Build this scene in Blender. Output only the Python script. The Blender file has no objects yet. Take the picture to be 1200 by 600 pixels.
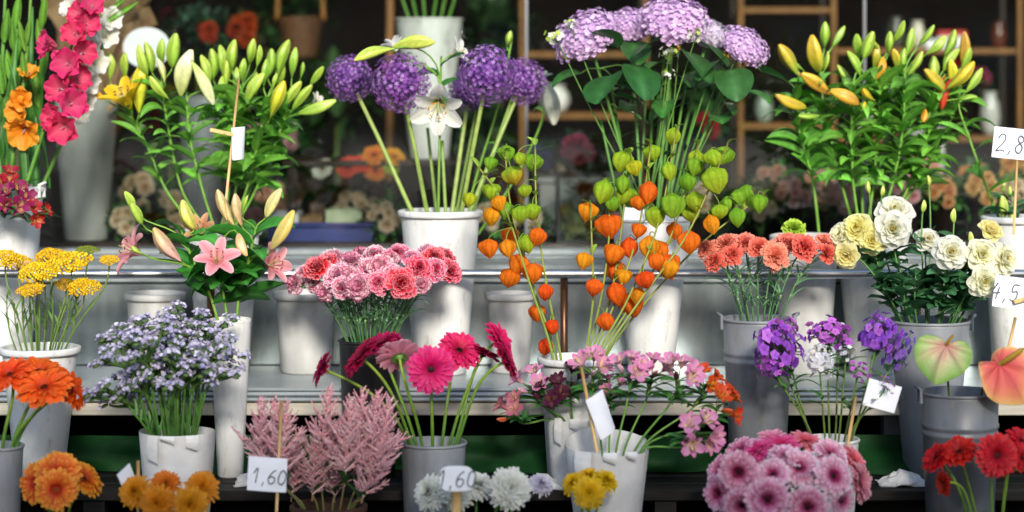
import bpy, math, random
import numpy as np
from mathutils import Vector, Matrix

RD = random.Random(11)
NR = np.random.default_rng(11)
PI = math.pi
SC = bpy.context.scene
COL = SC.collection

# ---------------------------------------------------------------- camera model (1200 x 600 photo)
FOC, HOR, ZC = 2600.0, 90.0, 1.30
def P(px, py, Y):
    return np.array([(px - 600) / FOC * Y, Y, ZC - (py - HOR) / FOC * Y])
def S(px, Y):
    return px / FOC * Y
def H(h):
    h = h.lstrip('#'); o = []
    for i in (0, 2, 4):
        c = int(h[i:i + 2], 16) / 255
        o.append(c / 12.92 if c <= .04045 else ((c + .055) / 1.055) ** 2.4)
    return np.array(o)
def lerp(a, b, t): return a + (b - a) * t

# ---------------------------------------------------------------- mesh builder
class G:
    def __init__(s): s.v = []; s.c = []; s.q = []; s.t = []; s.n = 0
    def add(s, V, C, quads=None, tris=None):
        V = np.asarray(V, float).reshape(-1, 3); m = len(V)
        C = np.asarray(C, float)
        if C.ndim == 1: C = np.broadcast_to(C, (m, 3))
        s.v.append(V); s.c.append(C.reshape(-1, 3))
        if quads is not None and len(quads): s.q.append(np.asarray(quads, int).reshape(-1, 4) + s.n)
        if tris is not None and len(tris): s.t.append(np.asarray(tris, int).reshape(-1, 3) + s.n)
        s.n += m
    def grid(s, Pt, C, closed=False):
        nu, nv = Pt.shape[:2]
        q = []
        for i in range(nu - 1):
            for j in range(nv if closed else nv - 1):
                k = (j + 1) % nv
                q.append((i * nv + j, (i + 1) * nv + j, (i + 1) * nv + k, i * nv + k))
        s.add(Pt.reshape(-1, 3), C, quads=q)
    def tube(s, pts, r, C, k=6, cap=True):
        pts = np.asarray(pts, float); n = len(pts)
        r = np.broadcast_to(np.asarray(r, float), (n,))
        tg = np.gradient(pts, axis=0); tg /= (np.linalg.norm(tg, axis=1)[:, None] + 1e-12)
        a = np.array([1., 0, 0]) if abs(tg[0][0]) < .8 else np.array([0, 1., 0])
        rings = []; x = None
        for i in range(n):
            t = tg[i]
            x = (a if x is None else x); x = x - t * (x @ t); x /= np.linalg.norm(x) + 1e-12
            y = np.cross(t, x)
            ph = np.arange(k) * 2 * PI / k
            rings.append(pts[i] + r[i] * (np.cos(ph)[:, None] * x + np.sin(ph)[:, None] * y))
        C = np.asarray(C, float)
        if C.ndim == 2 and len(C) == n: C = np.repeat(C, k, axis=0)
        s.grid(np.array(rings), C, closed=True)
        if cap:
            b = s.n - n * k
            for ring, flip in ((0, 1), (n - 1, 0)):
                idx = [b + ring * k + j for j in range(k)]
                if flip: idx = idx[::-1]
                for j in range(1, k - 1):
                    s.t.append(np.array([[idx[0], idx[j], idx[j + 1]]]))
    def lathe(s, prof, C, k=32, center=(0, 0, 0), wob=None):
        ph = np.arange(k) * 2 * PI / k
        pr = np.asarray(prof, float)
        Pt = np.zeros((len(pr), k, 3))
        rr = pr[:, 0][:, None] * np.ones(k)
        if wob is not None: rr = rr * wob(pr[:, 1][:, None] + 0 * ph, ph[None, :] + 0 * pr[:, :1])
        Pt[..., 0] = rr * np.cos(ph); Pt[..., 1] = rr * np.sin(ph); Pt[..., 2] = pr[:, 1][:, None]
        Pt += np.asarray(center)
        Pt = Pt[:, ::-1]
        C = np.asarray(C, float)
        if C.ndim == 2: C = np.repeat(C, k, axis=0)
        s.grid(Pt, C, closed=True)
    def box(s, lo, hi, C, M=None, bev=0.0):
        lo = np.asarray(lo, float); hi = np.asarray(hi, float)
        b = min(bev, *(0.45 * (hi - lo))) if bev else 0
        if b:
            vs, faces = [], {}
            sg = [(x, y, z) for x in (0, 1) for y in (0, 1) for z in (0, 1)]
            idx = {}
            for c in sg:
                for ax in range(3):
                    p = np.array([lo[i] if c[i] == 0 else hi[i] for i in range(3)])
                    for i in range(3):
                        if i != ax: p[i] += b if c[i] == 0 else -b
                    idx[(c, ax)] = len(vs); vs.append(p)
            quads, tris = [], []
            for ax in range(3):
                for sd in (0, 1):
                    o = [i for i in range(3) if i != ax]
                    ring = []
                    for (u, w) in ((0, 0), (1, 0), (1, 1), (0, 1)):
                        c = [0, 0, 0]; c[ax] = sd; c[o[0]] = u; c[o[1]] = w
                        ring.append(idx[(tuple(c), ax)])
                    quads.append(ring)
            for ax in range(3):
                o = [i for i in range(3) if i != ax]
                for u in (0, 1):
                    for w in (0, 1):
                        c0 = [0, 0, 0]; c0[o[0]] = u; c0[o[1]] = w; c1 = list(c0); c0[ax] = 0; c1[ax] = 1
                        c0 = tuple(c0); c1 = tuple(c1)
                        quads.append([idx[(c0, o[0])], idx[(c1, o[0])], idx[(c1, o[1])], idx[(c0, o[1])]])
            for c in sg: tris.append([idx[(c, 0)], idx[(c, 1)], idx[(c, 2)]])
            vs = np.array(vs); ctr = (lo + hi) / 2
            def fix(f):
                p = vs[f]; n = np.cross(p[1] - p[0], p[2] - p[0])
                return f if n @ (p.mean(0) - ctr) > 0 else f[::-1]
            quads = [fix(f) for f in quads]; tris = [fix(f) for f in tris]
        else:
            vs = np.array([[x, y, z] for x in (lo[0], hi[0]) for y in (lo[1], hi[1]) for z in (lo[2], hi[2])])
            quads = [[0, 1, 3, 2], [4, 6, 7, 5], [0, 4, 5, 1], [2, 3, 7, 6], [0, 2, 6, 4], [1, 5, 7, 3]]; tris = None
        if M is not None: vs = (vs - (lo + hi) / 2) @ np.asarray(M).T + (lo + hi) / 2
        s.add(vs, C, quads=quads, tris=tris)
    def ball(s, c, r, C, nu=5, k=7, d=None):
        th = np.linspace(0.02, PI - .02, nu); ph = np.arange(k) * 2 * PI / k
        r = np.broadcast_to(np.asarray(r, float), (3,))
        g = np.stack([np.sin(th)[:, None] * np.cos(ph) * r[0], np.sin(th)[:, None] * np.sin(ph) * r[1], -np.cos(th)[:, None] * np.ones(k) * -r[2]], -1)
        if d is not None: g = g @ basis(d).T
        s.grid(g + np.asarray(c), C, closed=True)
    def mesh(s, name, mat, smooth=True):
        V = np.concatenate(s.v); C = np.concatenate(s.c)
        Q = np.concatenate(s.q) if s.q else np.zeros((0, 4), int)
        T = np.concatenate(s.t) if s.t else np.zeros((0, 3), int)
        me = bpy.data.meshes.new(name)
        me.vertices.add(len(V)); me.vertices.foreach_set('co', V.astype(np.float32).ravel())
        nl = Q.size + T.size
        me.loops.add(nl); me.loops.foreach_set('vertex_index', np.concatenate([Q.ravel(), T.ravel()]).astype(np.int32))
        npol = len(Q) + len(T); me.polygons.add(npol)
        me.polygons.foreach_set('loop_start', np.concatenate([np.arange(len(Q)) * 4, Q.size + np.arange(len(T)) * 3]).astype(np.int32))
        me.update(calc_edges=True)
        me.polygons.foreach_set('use_smooth', np.full(npol, smooth))
        at = me.color_attributes.new('Col', 'FLOAT_COLOR', 'POINT')
        at.data.foreach_set('color', np.concatenate([C, np.ones((len(C), 1))], 1).astype(np.float32).ravel())
        me.materials.append(mat); me.validate(); me.update()
        return me

def norm(v):
    v = np.asarray(v, float); return v / (np.linalg.norm(v) + 1e-12)
def basis(d, spin=0.0):
    z = norm(d); a = np.array([0, 0, 1.]) if abs(z[2]) < .95 else np.array([1., 0, 0])
    x = norm(np.cross(a, z)); y = np.cross(z, x)
    c, s_ = math.cos(spin), math.sin(spin)
    return np.stack([x * c + y * s_, -x * s_ + y * c, z], 1)
def rz(a):
    c, s_ = math.cos(a), math.sin(a); return np.array([[c, -s_, 0], [s_, c, 0], [0, 0, 1.]])
def ry(a):
    c, s_ = math.cos(a), math.sin(a); return np.array([[c, 0, s_], [0, 1., 0], [-s_, 0, c]])
def bez(p0, p1, p2, p3, n=12):
    t = np.linspace(0, 1, n)[:, None]
    return (1 - t) ** 3 * p0 + 3 * t * (1 - t) ** 2 * p1 + 3 * t * t * (1 - t) * p2 + t ** 3 * p3
def smooth_path(pts, n=16):
    pts = np.asarray(pts, float)
    t = np.linspace(0, len(pts) - 1, n); o = []
    for u in t:
        i = min(int(u), len(pts) - 2); f = u - i
        a, b = pts[i], pts[i + 1]; m0 = (pts[min(i + 1, len(pts) - 1)] - pts[max(i - 1, 0)]) / 2
        m1 = (pts[min(i + 2, len(pts) - 1)] - pts[i]) / 2
        o.append((2*f**3-3*f*f+1)*a + (f**3-2*f*f+f)*m0 + (-2*f**3+3*f*f)*b + (f**3-f*f)*m1)
    return np.array(o)

def petal(L, W, nu=5, nv=3, p=.6, q=.5, e=.02, lift=0., bend=0., cup=0., ruf=0., rk=3., ph=0., saw=0.):
    u = np.linspace(0, 1, nu); s = np.linspace(-1, 1, nv)
    pr = (u + e) ** p * (1 - u + e) ** q; pr /= pr.max()
    th = lift + bend * u
    x = np.concatenate([[0], np.cumsum(np.cos(th[:-1]))]) * L / (nu - 1)
    z = np.concatenate([[0], np.cumsum(np.sin(th[:-1]))]) * L / (nu - 1)
    w = (W / 2 * pr)[:, None]
    off = cup * s ** 2 * w + ruf * W * np.sin(rk * PI * s + ph) * (u ** 2)[:, None]
    g = np.zeros((nu, nv, 3))
    g[..., 0] = x[:, None] - np.sin(th)[:, None] * off
    g[..., 1] = w * s
    g[..., 2] = z[:, None] + np.cos(th)[:, None] * off
    if q < .3: g[..., 0] -= (u ** 3)[:, None] * (1 - np.cos(s * 1.1)) * W * .6
    if saw: g[-1, ::2] += (g[-1, ::2] - g[-2, ::2]) * -saw
    return g
def pcol(nu, nv, c0, c1, ce=None, g=1., ge=4., side=0.):
    u = np.linspace(0, 1, nu)[:, None, None]; s = np.abs(np.linspace(-1, 1, nv))[None, :, None]
    C = lerp(c0, c1, u ** g) * np.ones((nu, nv, 1))
    if ce is not None: C = lerp(C, ce, np.clip(u ** ge + side * s ** 3 * u, 0, 1))
    return C.reshape(-1, 3)

# ---------------------------------------------------------------- materials
def newmat(name):
    m = bpy.data.materials.new(name); m.use_nodes = True
    nt = m.node_tree; nt.nodes.clear()
    return m, nt, nt.nodes.new('ShaderNodeOutputMaterial')
def nd(nt, t, **kw):
    n = nt.nodes.new(t)
    for k, v in kw.items():
        if k in n.inputs: n.inputs[k].default_value = v
        else: setattr(n, k, v)
    return n
def organic(name, rough, trans, noise_scale, lo, hi, spec=.35, bump=.0):
    m, nt, out = newmat(name); L = nt.links.new
    a = nd(nt, 'ShaderNodeVertexColor', layer_name='Col')
    tc = nd(nt, 'ShaderNodeTexCoord'); oi = nd(nt, 'ShaderNodeObjectInfo')
    nz = nd(nt, 'ShaderNodeTexNoise', Scale=noise_scale, Detail=3.)
    L(tc.outputs['Object'], nz.inputs['Vector'])
    mr = nd(nt, 'ShaderNodeMapRange'); mr.inputs['To Min'].default_value = lo; mr.inputs['To Max'].default_value = hi
    mr.inputs['From Min'].default_value = .3; mr.inputs['From Max'].default_value = .7
    L(nz.outputs['Fac'], mr.inputs['Value'])
    hs = nd(nt, 'ShaderNodeHueSaturation')
    mh = nd(nt, 'ShaderNodeMapRange'); mh.inputs['To Min'].default_value = .492; mh.inputs['To Max'].default_value = .508
    L(oi.outputs['Random'], mh.inputs['Value']); L(mh.outputs['Result'], hs.inputs['Hue'])
    L(a.outputs['Color'], hs.inputs['Color']); L(mr.outputs['Result'], hs.inputs['Value'])
    b = nd(nt, 'ShaderNodeBsdfPrincipled', Roughness=rough); b.inputs['Specular IOR Level'].default_value = spec
    L(hs.outputs['Color'], b.inputs['Base Color'])
    if bump:
        bp = nd(nt, 'ShaderNodeBump', Strength=bump, Distance=.002)
        n2 = nd(nt, 'ShaderNodeTexNoise', Scale=noise_scale * 5); L(tc.outputs['Object'], n2.inputs['Vector'])
        L(n2.outputs['Fac'], bp.inputs['Height']); L(bp.outputs['Normal'], b.inputs['Normal'])
    t = nd(nt, 'ShaderNodeBsdfTranslucent'); L(hs.outputs['Color'], t.inputs['Color'])
    mx = nd(nt, 'ShaderNodeMixShader', Fac=trans)
    L(b.outputs[0], mx.inputs[1]); L(t.outputs[0], mx.inputs[2]); L(mx.outputs[0], out.inputs[0])
    return m
def surface(name, c1, c2, rough=.5, metal=0., scale=8., stretch=(1, 1, 1), spec=.5, bump=.1, bscale=None, r2=None, coat=0., lo=.35, hi=.65, dist=.003, scuff=0.):
    m, nt, out = newmat(name); L = nt.links.new
    tc = nd(nt, 'ShaderNodeTexCoord'); mp = nd(nt, 'ShaderNodeMapping'); mp.inputs['Scale'].default_value = stretch
    L(tc.outputs['Object'], mp.inputs['Vector'])
    nz = nd(nt, 'ShaderNodeTexNoise', Scale=scale, Detail=6., Roughness=.6); L(mp.outputs[0], nz.inputs['Vector'])
    cr = nd(nt, 'ShaderNodeValToRGB'); e = cr.color_ramp.elements
    e[0].position = lo; e[1].position = hi; e[0].color = (*c1, 1); e[1].color = (*c2, 1)
    L(nz.outputs['Fac'], cr.inputs['Fac'])
    b = nd(nt, 'ShaderNodeBsdfPrincipled', Roughness=rough, Metallic=metal); b.inputs['Specular IOR Level'].default_value = spec
    b.inputs['Coat Weight'].default_value = coat
    if scuff:
        n3 = nd(nt, 'ShaderNodeTexNoise', Scale=26., Detail=8., Roughness=.7); mp3 = nd(nt, 'ShaderNodeMapping'); mp3.inputs['Scale'].default_value = (1, 1, .45); oi3 = nd(nt, 'ShaderNodeObjectInfo')
        ad = nd(nt, 'ShaderNodeVectorMath', operation='ADD'); L(tc.outputs['Object'], ad.inputs[0]); L(oi3.outputs['Random'], ad.inputs[1]); L(ad.outputs[0], mp3.inputs['Vector']); L(mp3.outputs[0], n3.inputs['Vector'])
        m3 = nd(nt, 'ShaderNodeMapRange'); m3.inputs['From Min'].default_value = .56; m3.inputs['From Max'].default_value = .72; m3.inputs['To Max'].default_value = scuff; L(n3.outputs['Fac'], m3.inputs['Value'])
        mx3 = nd(nt, 'ShaderNodeMixRGB'); mx3.inputs[2].default_value = (.16, .14, .11, 1); L(m3.outputs[0], mx3.inputs[0]); L(cr.outputs['Color'], mx3.inputs[1]); L(mx3.outputs[0], b.inputs['Base Color'])
    else: L(cr.outputs['Color'], b.inputs['Base Color'])
    if r2 is not None:
        mr = nd(nt, 'ShaderNodeMapRange'); mr.inputs['To Min'].default_value = rough; mr.inputs['To Max'].default_value = r2
        L(nz.outputs['Fac'], mr.inputs['Value']); L(mr.outputs[0], b.inputs['Roughness'])
    if bump:
        n2 = nd(nt, 'ShaderNodeTexNoise', Scale=bscale or scale * 3, Detail=4.); L(mp.outputs[0], n2.inputs['Vector'])
        bp = nd(nt, 'ShaderNodeBump', Strength=bump, Distance=dist); L(n2.outputs['Fac'], bp.inputs['Height'])
        L(bp.outputs[0], b.inputs['Normal'])
    L(b.outputs[0], out.inputs[0])
    return m
PET = organic('petal', .55, .38, 60., .86, 1.12)
SOFT = organic('soft_petal', .6, .55, 60., .92, 1.08, .25)
WAX = organic('waxy_bud', .38, .12, 50., .86, 1.14, .5)
LEAF = organic('leaf', .42, .3, 40., .78, 1.2, .45, .15)
STEM = organic('stem', .45, .06, 45., .8, 1.18, .4)
PAPERY = organic('papery_lantern', .72, .4, 38., .66, 1.22, .15, .5)
PLAIN = organic('painted', .5, .0, 14., .9, 1.08, .4)
WHITEP = surface('white_plastic', H('a9aaa5'), H('dedfde'), .42, 0, 9., (1, 1, .22), .4, .08, r2=.55, lo=.24, hi=.56, scuff=.5)
DIRTYW = surface('worn_white_plastic', H('a9aaa8'), H('cfcfcd'), .5, 0, 9., (1, 1, .4), .4, .1)
GREYP = surface('grey_plastic', H('62666c'), H('888c92'), .36, .0, 9., (1, 1, .22), .5, .08, r2=.55, lo=.3, hi=.62, scuff=.55)
GREYD = surface('dark_grey_plastic', H('484c52'), H('6a6e74'), .34, .0, 9., (1, 1, .22), .5, .08, r2=.5, lo=.3, hi=.62, scuff=.5)
BLACKP = surface('black_plastic', H('0c0c0e'), H('1a1a1c'), .4, 0, 8.)
PAPER = surface('white_paper', H('c6c7c8'), H('dedede'), .7, 0, 10., (1, 1, 1), .2, .35, 16., dist=.01)
KRAFT = surface('kraft_paper', H('6a543c'), H('94785a'), .75, 0, 12., (1, 1, 1), .2, .5, 14., dist=.015)
CARD = surface('card', H('dfe1ea'), H('eceef5'), .6, 0, 10., (1, 1, 1), .2, .04)
INK = surface('ink', H('3c4254'), H('565c6c'), .6, 0, 20.)
STICK = surface('pale_wood', H('c39c62'), H('e0bc85'), .6, 0, 30., (4, 4, .5), .3, .2)
GWOOD = surface('golden_wood', H('6a4418'), H('94642a'), .5, 0, 9., (6, 6, .7), .4, .15)
DWOOD = surface('dark_wood', H('1c130d'), H('33221a'), .5, 0, 5., (5, 5, .5), .3, .2)
STEELB = surface('brushed_steel', H('a0aaad'), H('bcc5c7'), .34, .45, 4., (.6, 1, 22), .5, .03, r2=.45, scuff=.45)
PANEL = surface('steel_panel', H('8a9699'), H('b4bebe'), .16, .75, 2.2, (5, 1, .8), .5, .05, 5., r2=.3, dist=.01, scuff=.35)
STEELR = surface('polished_rail', H('a7a9ac'), H('c8cacc'), .27, .95, 6., (1, 1, 8), .5, .02)
RUST = surface('brown_post_metal', H('3a261a'), H('6b4a35'), .3, .75, 12., (1, 1, .3), .5, .1)
ALU = surface('window_aluminium', H('8d9293'), H('a9aeae'), .33, .8, 5., (1, 1, 12), .5, .03)
STONE = surface('sill_stone', H('868f92'), H('9fa8aa'), .32, .25, 14., (1, 1, 1), .5, .06, scuff=.5)
GREENC = surface('green_cloth', H('08300f'), H('0f451a'), .7, 0, 5., (1, 1, 1), .25, .3, 18.)
BLACKW = surface('black_stained_wood', H('0c0b0a'), H('1d1a18'), .6, 0, 6., (.6, 6, 6), .3, .25)
BLUEP = surface('blue_crate_plastic', H('141f5c'), H('1e2d78'), .45, 0, 8.)
def glassmat():
    m, nt, out = newmat('window_glass'); L = nt.links.new
    t = nd(nt, 'ShaderNodeBsdfTransparent'); t.inputs[0].default_value = (.93, .96, .95, 1)
    g = nd(nt, 'ShaderNodeBsdfGlossy', Roughness=.02)
    f = nd(nt, 'ShaderNodeFresnel', IOR=1.5); mx = nd(nt, 'ShaderNodeMixShader')
    L(f.outputs[0], mx.inputs[0]); L(t.outputs[0], mx.inputs[1]); L(g.outputs[0], mx.inputs[2]); L(mx.outputs[0], out.inputs[0])
    return m
GLASS = glassmat()
def vesselglass():
    m, nt, out = newmat('vase_glass'); L = nt.links.new
    t = nd(nt, 'ShaderNodeBsdfTransparent'); t.inputs[0].default_value = (.75, .82, .8, 1)
    g = nd(nt, 'ShaderNodeBsdfGlossy', Roughness=.05)
    f = nd(nt, 'ShaderNodeFresnel', IOR=1.7); mx = nd(nt, 'ShaderNodeMixShader')
    L(f.outputs[0], mx.inputs[0]); L(t.outputs[0], mx.inputs[1]); L(g.outputs[0], mx.inputs[2]); L(mx.outputs[0], out.inputs[0])
    return m
VGLASS = vesselglass()

# ---------------------------------------------------------------- objects
def tag(o, label, cat, group=None, kind=None):
    if label: o['label'] = label
    if cat: o['category'] = cat
    if group: o['group'] = group
    if kind: o['kind'] = kind
    return o
def thing(name, label, cat, loc, group=None):
    o = bpy.data.objects.new(name, None); COL.objects.link(o)
    o.location = tuple(loc); o.empty_display_size = .05
    return tag(o, label, cat, group)
def obj(name, me, parent=None, M=None, label=None):
    o = bpy.data.objects.new(name, me); COL.objects.link(o)
    if parent is not None: o.parent = parent
    if M is not None: o.matrix_local = M
    if label: o['label'] = label
    return o
def part(name, g, mat, root, org=None, smooth=True, label=None):
    """mesh built in world coordinates -> child of root (root sits at org)"""
    me = g.mesh(name, mat, smooth)
    o = obj(name, me, root, label=label)
    if org is not None: o.location = tuple(-np.asarray(org, float))
    return o
def solo(name, g, mat, label, cat, group=None, kind=None, smooth=True):
    o = obj(name, g.mesh(name, mat, smooth)); return tag(o, label, cat, group, kind)
def struct(name, g, mat, smooth=False):
    o = obj(name, g.mesh(name, mat, smooth)); o['kind'] = 'structure'; return o
def xf(pos, d, scale, spin=0., org=(0, 0, 0)):
    B = basis(d, spin); sc = np.broadcast_to(np.asarray(scale, float), (3,))
    M = Matrix.Identity(4)
    for i in range(3):
        for j in range(3): M[i][j] = B[i][j] * sc[j]
        M[i][3] = pos[i] - org[i]
    return M
_ord = ['', 'second', 'third', 'fourth', 'fifth', 'sixth', 'seventh', 'eighth', 'ninth', 'tenth', 'eleventh', 'twelfth', 'thirteenth']
def places(xs):
    """for each x: 'leftmost', 'second from left', ... , 'rightmost'"""
    order = sorted(range(len(xs)), key=lambda i: xs[i]); n = len(xs); o = [''] * n
    for k, i in enumerate(order):
        if k == 0: o[i] = 'leftmost'
        elif k == n - 1: o[i] = 'rightmost'
        elif k <= n // 2: o[i] = _ord[k] + ' from left'
        else: o[i] = _ord[n - 1 - k] + ' from right'
    return o
GRN = H('4a7a2c'); DGRN = H('2c5a24'); LGRN = H('8aa63a')
SKY_S, SUN_S, SUN_A, EXPO, EAVEZ, AWZ = 0.15, 2.7, 9.5, 0.88, 7.0, 2.54
# ================================================================ bloom meshes (unit radius, facing +Z)
CACHE = {}
def cached(fn):
    def w(*a):
        k = (fn.__name__,) + a
        if k not in CACHE: CACHE[k] = fn(*a)
        return CACHE[k]
    return w
def rnd(a, b): return RD.uniform(a, b)
def hexes(s): return [H(x) for x in s.split()]

@cached
def gerbera_petals(cols, v, flat=1.0):
    """cols: 'inner outer edge' ; ring flower of strap petals"""
    ci, co, ce = hexes(cols); g = G()
    for (n, L, lift, bend, z, w) in ((24, .9, .10 * flat, -.28, 0., .27), (22, .8, .34 * flat, -.5, .03, .24), (20, .56, .55 * flat, -.5, .05, .15)):
        for i in range(n):
            a = 2 * PI * (i + rnd(-.25, .25)) / n + z * 9
            pt = petal(L * rnd(.92, 1.06), w * rnd(.85, 1.15), 7, 3, .42, .2, .02, lift + rnd(-.09, .09), bend + rnd(-.2, .2), rnd(.2, .6), .03, 2, rnd(0, 6))
            f = rnd(.82, 1.1)
            C = pcol(7, 3, ci * f, co * f, ce * f, .8, 6)
            pt[..., 0] += .12
            g.grid(pt @ rz(a).T + (0, 0, z), C)
    n = 34
    for i in range(n):
        a = 2 * PI * i / n
        pt = petal(.24 * rnd(.8, 1.2), .06, 4, 3, .4, .4, .02, .9 + rnd(-.15, .15), -.7, .3); pt[..., 0] += .13
        g.grid(pt @ rz(a).T + (0, 0, .05), pcol(4, 3, ci * .8, ci, None))
    return g.mesh('bloom', PET)
@cached
def gerbera_disc(cols):
    c0, c1 = hexes(cols); g = G()
    g.lathe([(.001, .085), (.08, .08), (.14, .06), (.19, .02), (.2, -.03)], c0, 18)
    n = 70
    for i in range(n):
        r = .19 * math.sqrt((i + .5) / n); a = i * 2.39996
        g.ball((r * math.cos(a), r * math.sin(a), .09 - r * r * 1.6), (.013, .013, .035), lerp(c0, c1, (r / .19) ** 2 * rnd(.4, 1)), 4, 5)
    return g.mesh('disc', PET)
@cached
def gerbera_calyx():
    g = G()
    g.lathe([(.05, -.18), (.1, -.14), (.19, -.05), (.2, 0.), (.001, .01)], H('6d8f45'), 16)
    for k in range(22):
        pt = petal(.3, .07, 4, 3, .3, .7, .02, -.1, -.1, .2); pt[..., 0] += .1
        g.grid(pt @ rz(k * .2856 + rnd(0, .1)).T + (0, 0, -.05), H('5c7f3a') * rnd(.8, 1.2))
    return g.mesh('calyx', STEM)

@cached
def mum_petals(cols, v, n=110):
    """dense double mum / pompon daisy"""
    ci, co = hexes(cols); g = G()
    for i in range(n):
        t = (i + .5) / n; a = i * 2.39996
        lift = 1.35 - 1.5 * t + rnd(-.1, .1); L = .42 + .5 * t
        pt = petal(L * rnd(.9, 1.1), .2 * rnd(.8, 1.2), 6, 3, .4, .35, .02, lift, -.5 + rnd(-.2, .2), .5)
        f = rnd(.86, 1.1); pt[..., 0] += .07 * t
        g.grid(pt @ rz(a).T + (0, 0, .1 * (1 - t)), pcol(6, 3, ci * f, co * f))
    return g.mesh('bloom', PET)

@cached
def carnation_bloom(cols, v):
    """cols: base mid edge"""
    cb, cm0, ce = hexes(cols); g = G(); n = 52
    for i in range(n):
        t = (i + .5) / n; a = i * 2.39996 + rnd(-.3, .3)
        lift = 1.5 - 1.3 * t + rnd(-.18, .18) - max(0, .35 - t) * rnd(-1.2, 1.6); L = .66 + .34 * t
        pt = petal(L * rnd(.86, 1.08), .6 * rnd(.8, 1.15), 7, 11, 1.0, .04, .02, lift, -.7 + rnd(-.3, .3), rnd(-.2, .3), .13, rnd(1.6, 3.4), rnd(0, 6), .5)
        f = rnd(.85, 1.1); cm = lerp(lerp(cb, cm0, .35), cm0, min(1, t * 1.5))
        C = pcol(7, 11, cb * f, cm * f, ce * f, 1.1, 12, .1)
        g.grid(pt @ rz(a).T + (0, 0, -.28), C)
    return g.mesh('bloom', PET)
@cached
def carnation_calyx():
    g = G()
    g.lathe([(.04, -.78), (.13, -.74), (.17, -.5), (.2, -.2), (.24, -.02)], H('6f9155'), 10)
    return g.mesh('calyx', STEM)

@cached
def allium_head(v):
    g = G(); n = 480
    pal = hexes('a862c4 b474d0 9a56b8 c08eda 8a4caa cca0e2')
    g.ball((0, 0, 0), .62, H('5e3a80'), 12, 20)
    for i in range(n):
        z = 1 - 2 * (i + .5) / n; r = math.sqrt(1 - z * z); a = i * 2.39996
        d = norm((r * math.cos(a) + rnd(-.05, .05), r * math.sin(a) + rnd(-.05, .05), z + rnd(-.05, .05)))
        B = basis(norm(d + NR.normal(0, .18, 3)), rnd(0, 6)); R0 = rnd(.82, 1.06); c = pal[RD.randrange(6)] * rnd(.85, 1.15)
        for k in range(6):
            pt = petal(.105 * rnd(.85, 1.15), .032, 3, 3, .5, .8, .03, .4, -.2, .3)
            g.grid(pt @ rz(k * PI / 3).T @ B.T + d * R0, pcol(3, 3, c * .85, c * 1.12))
        g.ball(d * (R0 + .012), .014, H('6d4f7c'), 3, 4)
        g.tube([d * .55, d * R0], .006, H('7a6a8c'), 3, False)
    return g.mesh('flower_head', PET)

@cached
def lilac_dome(cols, v):
    """mophead dome of four-petalled florets; unit radius, height .8"""
    pal = hexes(cols); g = G(); n = 260
    g.ball((0, 0, .0), (.84, .84, .6), pal[0] * .8, 8, 16)
    for i in range(n):
        z = 1 - 1.18 * (i + .5) / n; r = math.sqrt(max(0, 1 - z * z)); a = i * 2.39996 + rnd(-.12, .12); z += rnd(-.03, .03)
        d = np.array([r * math.cos(a), r * math.sin(a), z])
        pos = d * np.array([1, 1, .72]) * (rnd(.88, 1.05) + .05 * math.sin(5 * a + v) * r)
        B = basis(norm(d + NR.normal(0, .25, 3)), rnd(0, 6)); c = pal[RD.randrange(len(pal))] * rnd(.92, 1.06)
        for k in range(4):
            pt = petal(.095 * rnd(.8, 1.15), .1, 3, 3, .4, .25, .03, .3, -.35, .35)
            g.grid(pt @ rz(k * PI / 2).T @ B.T + pos, pcol(3, 3, c * .95, c))
        g.ball(pos + d * .015, .017, H('d9d3c0'), 3, 4)
    return g.mesh('flower_head', PET)

@cached
def lily_flower(cols, v, open_, wide):
    """cols: base mid edge ; open_ 0 trumpet .. 1 flat star"""
    cb, cm, ce = hexes(cols); g = G()
    for ring in (0, 1):
        for k in range(3):
            a = k * 2 * PI / 3 + ring * PI / 3 + rnd(-.08, .08)
            l0 = 1.28 - .35 * open_ - ring * .05; bd = -(.75 + .95 * open_) + rnd(-.12, .12)
            pt = petal(1.28, wide * (1.0 if ring == 0 else 1.18), 10, 7, .62, .55, .03, l0, bd, .32, .03, 2.5, rnd(0, 6))
            pt[..., 0] += .04
            s = np.abs(np.linspace(-1, 1, 7))[None, :, None]; u = np.linspace(0, 1, 10)[:, None, None]
            C = lerp(cb, cm, np.clip(u * 2.2, 0, 1)) * np.ones((10, 7, 1))
            C = lerp(C, ce, np.clip(s ** 2 * .8 + u ** 4 * .5, 0, 1))
            C = C * (1 - .13 * (1 - s) ** 6)
            g.grid(pt @ rz(a).T + (0, 0, .012 * ring), C.reshape(-1, 3))
    return g.mesh('bloom', PET)
@cached
def lily_stamens(ac):
    g = G()
    for k in range(6):
        a = k * PI / 3 + .3; tip = np.array([.3 * math.cos(a), .3 * math.sin(a), .8])
        pts = bez(np.zeros(3), np.array([0, 0, .35]), tip * (.6, .6, .8), tip, 6)
        g.tube(pts, .014, H('c5cf9a'), 4)
        g.ball(tip, (.028, .028, .09), H(ac), 5, 6, (math.cos(a + 1.5), math.sin(a + 1.5), .25))
    g.tube([(0, 0, 0), (0.02, 0, .5), (.05, .02, .95)], [.02, .018, .022], H('b9c98a'), 5)
    g.ball((.05, .02, .96), (.04, .04, .025), H('8f7a5a'), 4, 6)
    return g.mesh('stamens', WAX)
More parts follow.
